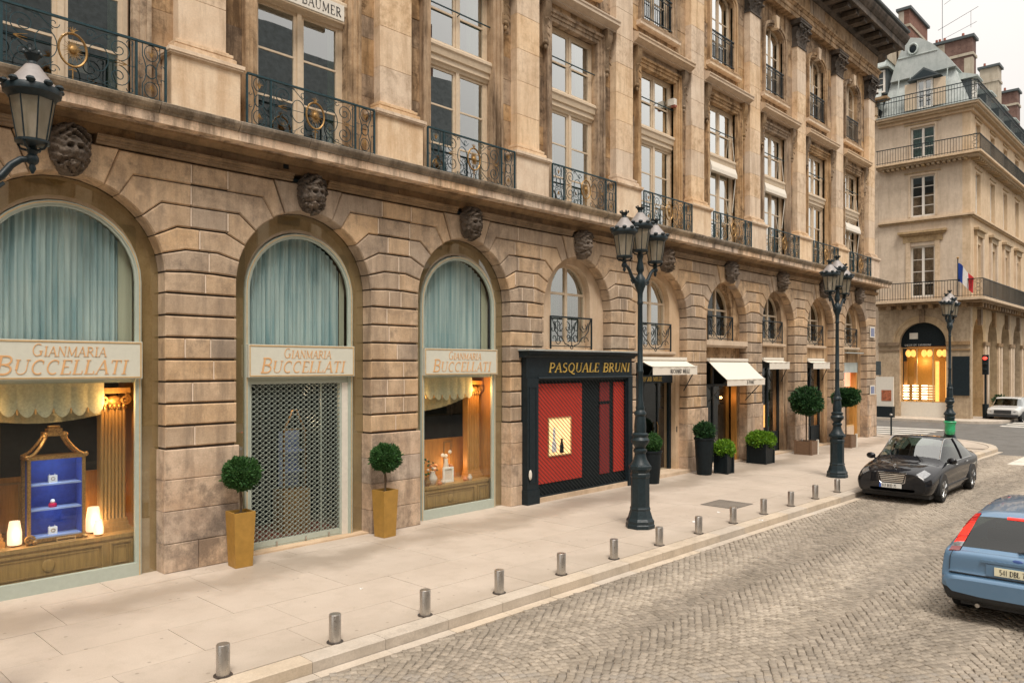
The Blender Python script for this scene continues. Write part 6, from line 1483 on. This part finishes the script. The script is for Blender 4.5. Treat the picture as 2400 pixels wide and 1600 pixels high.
# ---------------------------------------------------------------- the facing palace across the street (seen in the panes)
OP = empty('facing_palace', (0, 0, 0), 'facing stone palace across the street, seen only as reflection in the window panes', 'building')
MB().box(-60, 41, -44, -34, -.1, 17.6).build('wall', 'upper_stone', OP); MB().box(-60, 40.5, -44.5, -33.2, 17.601, 18.3).build('cornice', 'frieze_stone', OP)
m = MB(); m.add([(-60, -33.8, 18.3), (40, -33.8, 18.3), (40, -44, 18.3), (-60, -44, 18.3), (-60, -36, 27), (39.5, -36, 27), (39.5, -44, 27), (-60, -44, 27)], [(4, 5, 6, 7), (0, 1, 5, 4), (1, 2, 6, 5), (2, 3, 7, 6), (3, 0, 4, 7)]); m.f = [f[::-1] for f in m.f]; m.build('mansard', 'roof_grey', OP)
wmesh = MB().box(-.8, .8, 0, .05, 0, 3.6).mesh('window', 'black_paint'); wmesh2 = MB().box(-1.2, 1.2, 0, .05, 0, 5.4).mesh('arch_opening', 'black_matt'); pil = MB().box(-.4, .4, 0, .25, 7.3, 17.0).mesh('pilaster', 'pilaster_stone'); drm = MB().box(-.7, .7, -1.8, .2, 0, 2.6).mesh('dormer', 'zinc')
for i in range(24):
    x = -56 + 4 * i
    for z in (8.0, 13.2): put(wmesh, 'window', OP, (x, -33.99, z))
    put(wmesh2, 'arch_opening', OP, (x, -33.99, 0)); put(pil, 'pilaster', OP, (x + 2, -34, 0))
    if i % 2: put(drm, 'dormer', OP, (x, -34.2, 18.6))
    if i % 4 == 3: MB().box(x - .8, x + .8, -37, -36, 24, 29.5 + (i % 3)).build('chimney', 'brick_red', OP)
# ---------------------------------------------------------------- cars
def catmull(P, n):
    o = []
    for i in range(len(P) - 1):
        p0, p1, p2, p3 = P[max(i - 1, 0)], P[i], P[i + 1], P[min(i + 2, len(P) - 1)]
        for k_ in range(n):
            t = k_ / n; o.append(tuple(.5 * (2 * b + (c - a) * t + (2 * a - 5 * b + 4 * c - d) * t * t + (3 * b - a - 3 * c + d) * t ** 3) for a, b, c, d in zip(p0, p1, p2, p3)))
    o.append(tuple(P[-1])); return o
def car_shell(st, nl=5):
    # st: (x, zb, wb, zm, wm, zs, ws, zr, wr, crown); returns rings and segment ids
    rows = catmull(st, nl); rings = []
    for x, zb, wb, zm, wm, zs, ws, zr, wr, cr in rows:
        half = [(0, zb), (wb * .6, zb), (wb, zb + .02), (wb + (wm - wb) * .6, zb + (zm - zb) * .35), (wm, zm), (wm + (ws - wm) * .35, zm + (zs - zm) * .55), (ws, zs - .015), (ws - .012, zs), (ws + (wr - ws) * .33, zs + (zr - zs) * .36), (ws + (wr - ws) * .68, zs + (zr - zs) * .72), (wr, zr), (wr * .88, zr + cr * .45), (wr * .6, zr + cr * .8), (wr * .3, zr + cr * .97), (0, zr + cr)]
        rings.append([(x, y, z) for y, z in half] + [(x, -y, z) for y, z in half[-2:0:-1]])
    return rings
def shell_part(rings, sel, name, mat, parent, off=0, smooth=50):
    b = MB(); n = len(rings[0]); used = {}; f = []
    def vid(i, j):
        if (i, j) not in used:
            p = Vector(rings[i][j])
            if off: c = Vector((p.x * .92, 0, .75)); p = p + (p - c).normalized() * off
            used[(i, j)] = len(b.v); b.v.append(tuple(p))
        return used[(i, j)]
    for i in range(len(rings) - 1):
        for j in range(n):
            if sel(i, j): b.f.append((vid(i, j), vid(i, (j + 1) % n), vid(i + 1, (j + 1) % n), vid(i + 1, j)))
    return b.build(name, mat, parent, smooth=smooth)
def ends(mat, car):
    b = MB(); b.add(rg[0], [tuple(range(n - 1, -1, -1))]); b.build('rear_panel', mat, car); b = MB(); b.add(rg[-1], [tuple(range(n))]); b.build('front_panel', mat, car)
def wheel(parent, x, y, r, side, w_=.21):
    e = empty('wheel', (x, y, r), parent=parent)
    m = MB(); m.lathe([(r * .66, -w_ / 2), (r * .93, -w_ / 2), (r, -w_ / 2 + .03), (r, w_ / 2 - .03), (r * .93, w_ / 2), (r * .66, w_ / 2)], 28); m.v = [(a, c * side, b_) for a, b_, c in m.v]; m.build('tyre', 'rubber', e, smooth=40)
    m = MB(); m.lathe([(r * .70, w_ / 2 - .005), (r * .66, w_ / 2 + .004), (r * .62, w_ / 2 - .02), (r * .58, w_ / 2 - .06), (.05, w_ / 2 - .06)], 28)
    for q in range(7):
        a = 2 * pi * q / 7; m.tube([(.05 * cos(a), .05 * sin(a), w_ / 2 - .02), (r * .64 * cos(a + .12), r * .64 * sin(a + .12), w_ / 2 - .008)], .032, 5, flat=.5); m.tube([(.05 * cos(a), .05 * sin(a), w_ / 2 - .02), (r * .64 * cos(a - .12), r * .64 * sin(a - .12), w_ / 2 - .008)], .028, 5, flat=.5)
    m.lathe([(.07, w_ / 2 - .05), (.065, w_ / 2 + .0), (.03, w_ / 2 + .008)], 12); m.v = [(a, c * side, b_) for a, b_, c in m.v]; m.build('rim', 'alloy', e, smooth=40)
def arches(car, rings, xs, r, mat='car_plastic'):
    for x in xs:
        for s in (-1, 1):
            ya = max(p[1] for ring_ in rings if abs(ring_[4][0] - x) < .35 for p in ring_[3:6]); m = MB()
            pl = [(x + r * 1.13 * cos(t), r + r * 1.13 * sin(t)) for t in [radians(-18 + 12 * i) for i in range(19)]]
            m.prism(pl, .0, .12); m.v = [(a, s * (ya - .10 + y_), z_) for a, y_, z_ in m.v]; m.build('wheel_arch', mat, car)
# ---- black limousine facing the camera
st = [(-2.56, .42, .58, .58, .72, .80, .70, .87, .56, .02), (-2.44, .32, .76, .56, .87, .86, .84, .97, .70, .03), (-2.05, .26, .82, .56, .925, .90, .885, 1.0, .74, .03), (-1.55, .22, .85, .56, .935, .92, .90, 1.18, .69, .045), (-.95, .20, .86, .56, .935, .93, .90, 1.40, .65, .05), (-.12, .20, .86, .56, .935, .93, .905, 1.475, .655, .055), (.42, .20, .86, .56, .935, .92, .90, 1.44, .645, .055), (1.22, .20, .86, .56, .93, .885, .89, .94, .73, .045), (1.65, .21, .86, .56, .93, .83, .89, .905, .70, .055), (2.12, .22, .83, .52, .915, .73, .87, .855, .66, .055), (2.38, .23, .80, .48, .885, .65, .84, .80, .60, .045), (2.50, .25, .76, .46, .83, .61, .79, .76, .55, .035), (2.54, .30, .70, .46, .77, .60, .73, .735, .52, .02)]
BC = empty('car', (16.85 + 2.42, -6.12, -.128), 'black limousine parked at the kerb facing the camera', 'car', rz=pi); BC.scale = (.955, 1, 1.0)
rg = car_shell(st); NL = 5; n = len(rg[0])
glassb = lambda j: j in (7, 8, 9) or j in (n - 10, n - 9, n - 8)
topb = lambda j: 10 <= j <= n - 11
side = lambda i, j: glassb(j) and 3 * NL <= i < 7 * NL - 1
ws_ = lambda i, j: topb(j) and 6 * NL <= i < 7 * NL - 1
rw_ = lambda i, j: topb(j) and 2 * NL + 2 <= i < 4 * NL
hl = lambda i, j: (j in (8, 9) or j in (n - 10, n - 9)) and 9 * NL + 1 <= i < 11 * NL + 1
shell_part(rg, lambda i, j: not (side(i, j) or ws_(i, j) or rw_(i, j)), 'body', 'car_black', BC)
ends('car_black', BC)
shell_part(rg, lambda i, j: side(i, j) and j < n // 2, 'side_window', 'car_side_glass', BC); shell_part(rg, lambda i, j: side(i, j) and j > n // 2, 'side_window', 'car_side_glass', BC)
shell_part(rg, ws_, 'windscreen', 'car_glass', BC); shell_part(rg, rw_, 'rear_window', 'car_glass', BC)
for s in (1, -1):
    jj = (lambda j: j) if s > 0 else (lambda j: n - j)
    MB().tube([tuple(Vector(rg[i][jj(7)]) + Vector((0, s * .006, 0))) for i in range(3 * NL, 7 * NL)], .010, 5).tube([tuple(Vector(rg[i][jj(10)]) + Vector((0, s * .004, 0))) for i in range(3 * NL, 7 * NL)], .012, 5).build('chrome_trim', 'chrome', BC)
    for i in (4 * NL + 3,): MB().tube([rg[i][jj(q)] for q in (7, 8, 9, 10)], .03, 5).build('door_pillar', 'car_black', BC)
    for xx in (.25, -.85): MB().tube([(xx - .1, s * .93, .84), (xx + .1, s * .935, .84)], .016, 5).build('door_handle', 'chrome', BC)
    e = empty('mirror', (.98, s * .99, .99), parent=BC); MB().ball((0, 0, 0), .07, .12, .085).build('housing', 'car_black', e, smooth=60); MB().tube([(0, -s * .02, -.03), (.03, -s * .14, -.07)], .025, 5).build('stalk', 'car_black', e)
    e = empty('headlight', (0, 0, 0), parent=BC); hf = (lambda j: j < n // 2) if s > 0 else (lambda j: j > n // 2); shell_part(rg, lambda i, j: hl(i, j) and hf(j), 'lens', 'lens_clear', e, off=.006, smooth=70)
    MB().ball((2.42, s * .62, .68), .06, .07, .055).build('projector', 'chrome', e, smooth=70)
    MB().ball((2.46, s * .60, .34), .08, .17, .035).build('fog_light', 'lens_clear', BC, smooth=60)
    MB().box(-1.1, 1.2, s * .925 - .01, s * .925 + .012, .34, .37).build('sill_trim', 'car_black', BC)
    for xx in (1.56, -1.47): wheel(BC, xx, s * .84, .335, s)
arches(BC, rg, (1.56, -1.47), .335)
gr_ = empty('radiator_grille', (2.475, 0, .63), parent=BC); m = MB(); o1 = [(-.33, .13), (.33, .13), (.29, -.11), (.22, -.15), (-.22, -.15), (-.29, -.11)]
m.prism(o1, 0, .10); m.v = [(-y + .06, x, z) for x, y, z in m.v]; m.build('backing', 'car_plastic', gr_)
m = MB(); m.tube([(.07, x, z) for x, z in o1], .014, 5, True); m.build('surround', 'chrome', gr_)
for i in range(5): z = .085 - .045 * i; MB().box(.055, .085, -.30 + i * .012, .30 - i * .012, z - .010, z + .010).build('bar', 'chrome', gr_)
o = empty('hood_ornament', (2.32, 0, .86), parent=BC); m = MB(); m.tube([(0, .035 * cos(a), .06 + .035 * sin(a)) for a in [i * pi / 6 for i in range(12)]], .005, 5, True)
for a in (pi / 2, pi / 2 + 2.094, pi / 2 - 2.094): m.tube([(0, 0, .06), (0, .035 * cos(a), .06 + .035 * sin(a))], .004, 4)
m.tube([(0, 0, 0), (0, 0, .03)], .008, 5); m.build('star', 'chrome', o)
pl_ = empty('number_plate', (2.60, -.02, .44), parent=BC); MB().box(-.012, .012, -.26, .26, -.055, .055).build('plate', 'plate_white', pl_); MB().box(.0125, .014, -.26, -.215, -.055, .055).build('blue_band', 'plate_blue', pl_)
l = MB(); lettering(l, '447 BUD 75', -.2, -.035, .07, 0, .002, 0, .1, 1, .72); l.v = [(.0125 - y, x, z) for x, y, z in l.v]; l.build('lettering', 'black_letter', pl_)
MB().box(2.42, 2.54, -.52, .52, .30, .37).build('air_intake', 'car_plastic', BC)
for s in (-.25, .25): MB().tube([(1.3, s * 1.5, 1.0), (.98, s * 1.2 - .2, 1.10)], .01, 4).build('wiper', 'car_plastic', BC)
for x, y in ((.15, .38), (.15, -.38)): MB().box(x - .1, x + .1, y - .24, y + .24, .4, 1.14).build('seat', 'car_plastic', BC)
MB().box(-2.2, 2.3, -.80, .80, .14, .30).build('underbody_blocker', 'car_plastic', BC)  # box added under the car to block light and deepen its shadow
# ---- blue hatchback driving away
st = [(-2.22, .40, .66, .48, .80, .55, .82, .60, .76, .01), (-2.19, .33, .76, .50, .87, .585, .87, .64, .80, .012), (-2.11, .30, .80, .54, .895, .63, .885, .67, .80, .012), (-2.095, .28, .82, .55, .90, .82, .88, .90, .79, .014), (-2.05, .26, .82, .55, .905, .92, .875, .955, .78, .018), (-1.95, .25, .83, .55, .91, .975, .875, 1.0, .765, .02), (-1.64, .24, .83, .55, .91, 1.0, .875, 1.39, .605, .035), (-1.25, .22, .84, .55, .915, 1.0, .88, 1.455, .585, .05), (-.3, .20, .84, .55, .915, .99, .885, 1.475, .60, .055), (.5, .20, .84, .55, .915, .97, .88, 1.41, .59, .055), (1.25, .20, .84, .55, .91, .93, .87, 1.01, .66, .06), (1.8, .22, .82, .54, .90, .82, .83, .88, .62, .06), (2.15, .28, .66, .50, .78, .62, .70, .70, .55, .04)]
BL = empty('car', (7.88 + 2.2, -10.34, -.128), 'light blue hatchback driving away at the frame edge, tail lights lit', 'car'); BL.scale = (1, .985, .96)
rg = car_shell(st); n = len(rg[0])
side = lambda i, j: glassb(j) and 6 * NL + 3 <= i < 10 * NL - 1; ws_ = lambda i, j: topb(j) and 9 * NL <= i < 10 * NL - 1; rw_ = lambda i, j: 11 <= j <= n - 12 and 5 * NL <= i < 6 * NL
lamp = lambda i, j: (j in (9, 10) or j in (n - 11, n - 10)) and 4 * NL <= i < 6 * NL + 1
val = lambda i, j: (j <= 2 or j >= n - 3) or ((j == 3 or j == n - 4) and i < 2 * NL)
shell_part(rg, lambda i, j: not (side(i, j) or ws_(i, j) or rw_(i, j) or lamp(i, j) or val(i, j)), 'body', 'car_blue', BL); shell_part(rg, val, 'shaded_valance', 'car_plastic', BL)  # dark plastic colour stands in for the shading of the lower body
ends('car_blue', BL)
for s in (1, -1):
    half_ = (lambda j: j < n // 2) if s > 0 else (lambda j: j > n // 2)
    shell_part(rg, lambda i, j: side(i, j) and half_(j), 'side_window', 'car_side_glass', BL)
    e = empty('tail_light', (0, 0, 0), parent=BL); shell_part(rg, lambda i, j: lamp(i, j) and half_(j) and 5 * NL + 1 <= i < 5 * NL + 4, 'brake_lens', 'lens_lit', e, off=.012); shell_part(rg, lambda i, j: lamp(i, j) and half_(j) and i >= 5 * NL + 4, 'upper_lens', 'lens_red', e, off=.012); shell_part(rg, lambda i, j: lamp(i, j) and half_(j) and i < 5 * NL, 'lower_lens', 'lens_dark', e, off=.012); shell_part(rg, lambda i, j: lamp(i, j) and half_(j) and i == 5 * NL, 'reversing_lens', 'lens_clear', e, off=.012)
    for q in (5 * NL + 2, 5 * NL + 4, 6 * NL): MB().tube([tuple(Vector(rg[q][jx]) + Vector((-.014, s * .012, 0))) for jx in ((9, 10, 11) if s > 0 else (n - 11, n - 10, n - 9))], .005, 4).build('lens_rib', 'lens_dark', e)
    MB().ball((-2.16, s * .76, .50), .05, .11, .04).build('reflector', 'lens_lit', BL, smooth=60)
    for xx in (1.30, -1.34): wheel(BL, xx, s * .80, .31, s, .20)
    e = empty('mirror', (.95, s * .98, 1.0), parent=BL); MB().ball((0, 0, 0), .08, .11, .08).build('housing', 'car_blue', e, smooth=60)
arches(BL, rg, (1.30, -1.34), .31)
shell_part(rg, ws_, 'windscreen', 'car_glass', BL); shell_part(rg, rw_, 'rear_window', 'car_side_glass', BL, off=.004)
MB().tube([(-1.645, y, 1.425 - .10 * y * y) for y in (-.2, -.1, 0, .1, .2)], .022, 6).build('high_brake_light', 'lens_lit', BL)
MB().box(-2.125, -2.06, -.42, .42, .865, .90).build('boot_handle', 'car_blue', BL)
MB().tube([(-1.97, .02, 1.03), (-1.95, -.2, 1.07), (-1.945, -.48, 1.07)], .014, 5).build('wiper', 'car_plastic', BL)
pl_ = empty('number_plate', (-2.125, 0, .765), parent=BL); MB().box(-.012, .03, -.26, .26, -.055, .055).build('plate', 'plate_yellow', pl_); l = MB(); lettering(l, '541 DBL 75', -.2, -.035, .07, 0, .002, 0, .1, 1, .72); l.v = [(-.0125 + y, -x, z) for x, y, z in l.v]; l.build('lettering', 'black_letter', pl_)
MB().box(-2.118, -2.05, -.36, .36, .69, .85).build('plate_recess', 'car_blue', BL)
MB().sweepx([(-.0, .0), (.03, .0), (.03, .05), (.0, .05)], -.72, .72).xf(lambda p: (-2.235 + p[1] + .05 * (p[0] / .72) ** 2, p[0], .43 + p[2])).build('bumper_strip', 'car_plastic', BL)
o = empty('badge', (-2.085, 0, .925), parent=BL); MB().ball((0, 0, 0), .012, .075, .03).build('oval', 'sign_blue', o, smooth=60)
for s_ in (1, -1): MB().tube([(-2.128, s_ * .80, .70), (-2.112, s_ * .79, .89), (-2.06, s_ * .77, .96)], .005, 4).build('tailgate_seam', 'car_plastic', BL)
MB().box(-2.14, -2.10, -.80, .80, .672, .680).build('bumper_seam', 'car_plastic', BL)
MB().tube([(-2.18, .45, .27), (-2.05, .45, .28)], .03, 8).build('exhaust', 'steel', BL)
for y in (-.4, .4): MB().box(-.15, .05, y - .24, y + .24, .4, 1.08).box(-.12, .0, y - .13, y + .13, 1.1, 1.28).build('seat', 'car_plastic', BL); MB().box(-1.25, -1.15, y - .12, y + .12, 1.03, 1.18).build('headrest', 'car_plastic', BL)
MB().box(-1.3, -1.1, -.6, .6, .4, 1.02).build('rear_seat', 'car_plastic', BL)
MB().box(-1.95, 2.0, -.70, .70, .20, .42).build('underbody_blocker', 'car_plastic', BL)  # added dark box, blocks light below the hatchback
# ---- pale off-roader far off
st = [(-2.3, .5, .7, .7, .84, .95, .84, 1.0, .8, .02), (-2.2, .4, .78, .7, .90, 1.05, .88, 1.6, .70, .03), (-1.5, .4, .82, .7, .92, 1.08, .90, 1.72, .68, .04), (.2, .4, .82, .7, .92, 1.08, .90, 1.72, .68, .04), (.6, .4, .82, .7, .92, 1.06, .90, 1.62, .67, .04), (1.1, .4, .82, .7, .92, 1.04, .89, 1.10, .74, .05), (2.0, .42, .80, .68, .90, .96, .86, 1.02, .72, .04), (2.28, .5, .70, .66, .82, .86, .78, .90, .64, .02)]
WC = empty('car', (53.6, -2.0, -.145), 'pale car parked along the far arcade', 'car', rz=pi); WC.scale = (1, 1, .84); rg = car_shell(st, 3); n = len(rg[0])
side = lambda i, j: glassb(j) and 3 <= i < 15; ws_ = lambda i, j: topb(j) and 12 <= i < 15
shell_part(rg, lambda i, j: not (side(i, j) or ws_(i, j)), 'body', 'car_white', WC); ends('car_white', WC)
shell_part(rg, lambda i, j: side(i, j), 'side_window', 'car_glass', WC); shell_part(rg, ws_, 'windscreen', 'car_glass', WC)
MB().box(2.2, 2.34, -.45, .45, .62, .86).build('radiator_grille', 'car_plastic', WC); MB().box(2.2, 2.36, -.8, .8, .38, .56).build('bumper', 'car_plastic', WC)
for s in (-1, 1):
    MB().ball((2.2, s * .62, .76), .10, .16, .10).build('headlight', 'lens_clear', WC, smooth=60)
    for xx in (1.4, -1.4): wheel(WC, xx, s * .80, .36, s)
arches(WC, rg, (1.4, -1.4), .36)
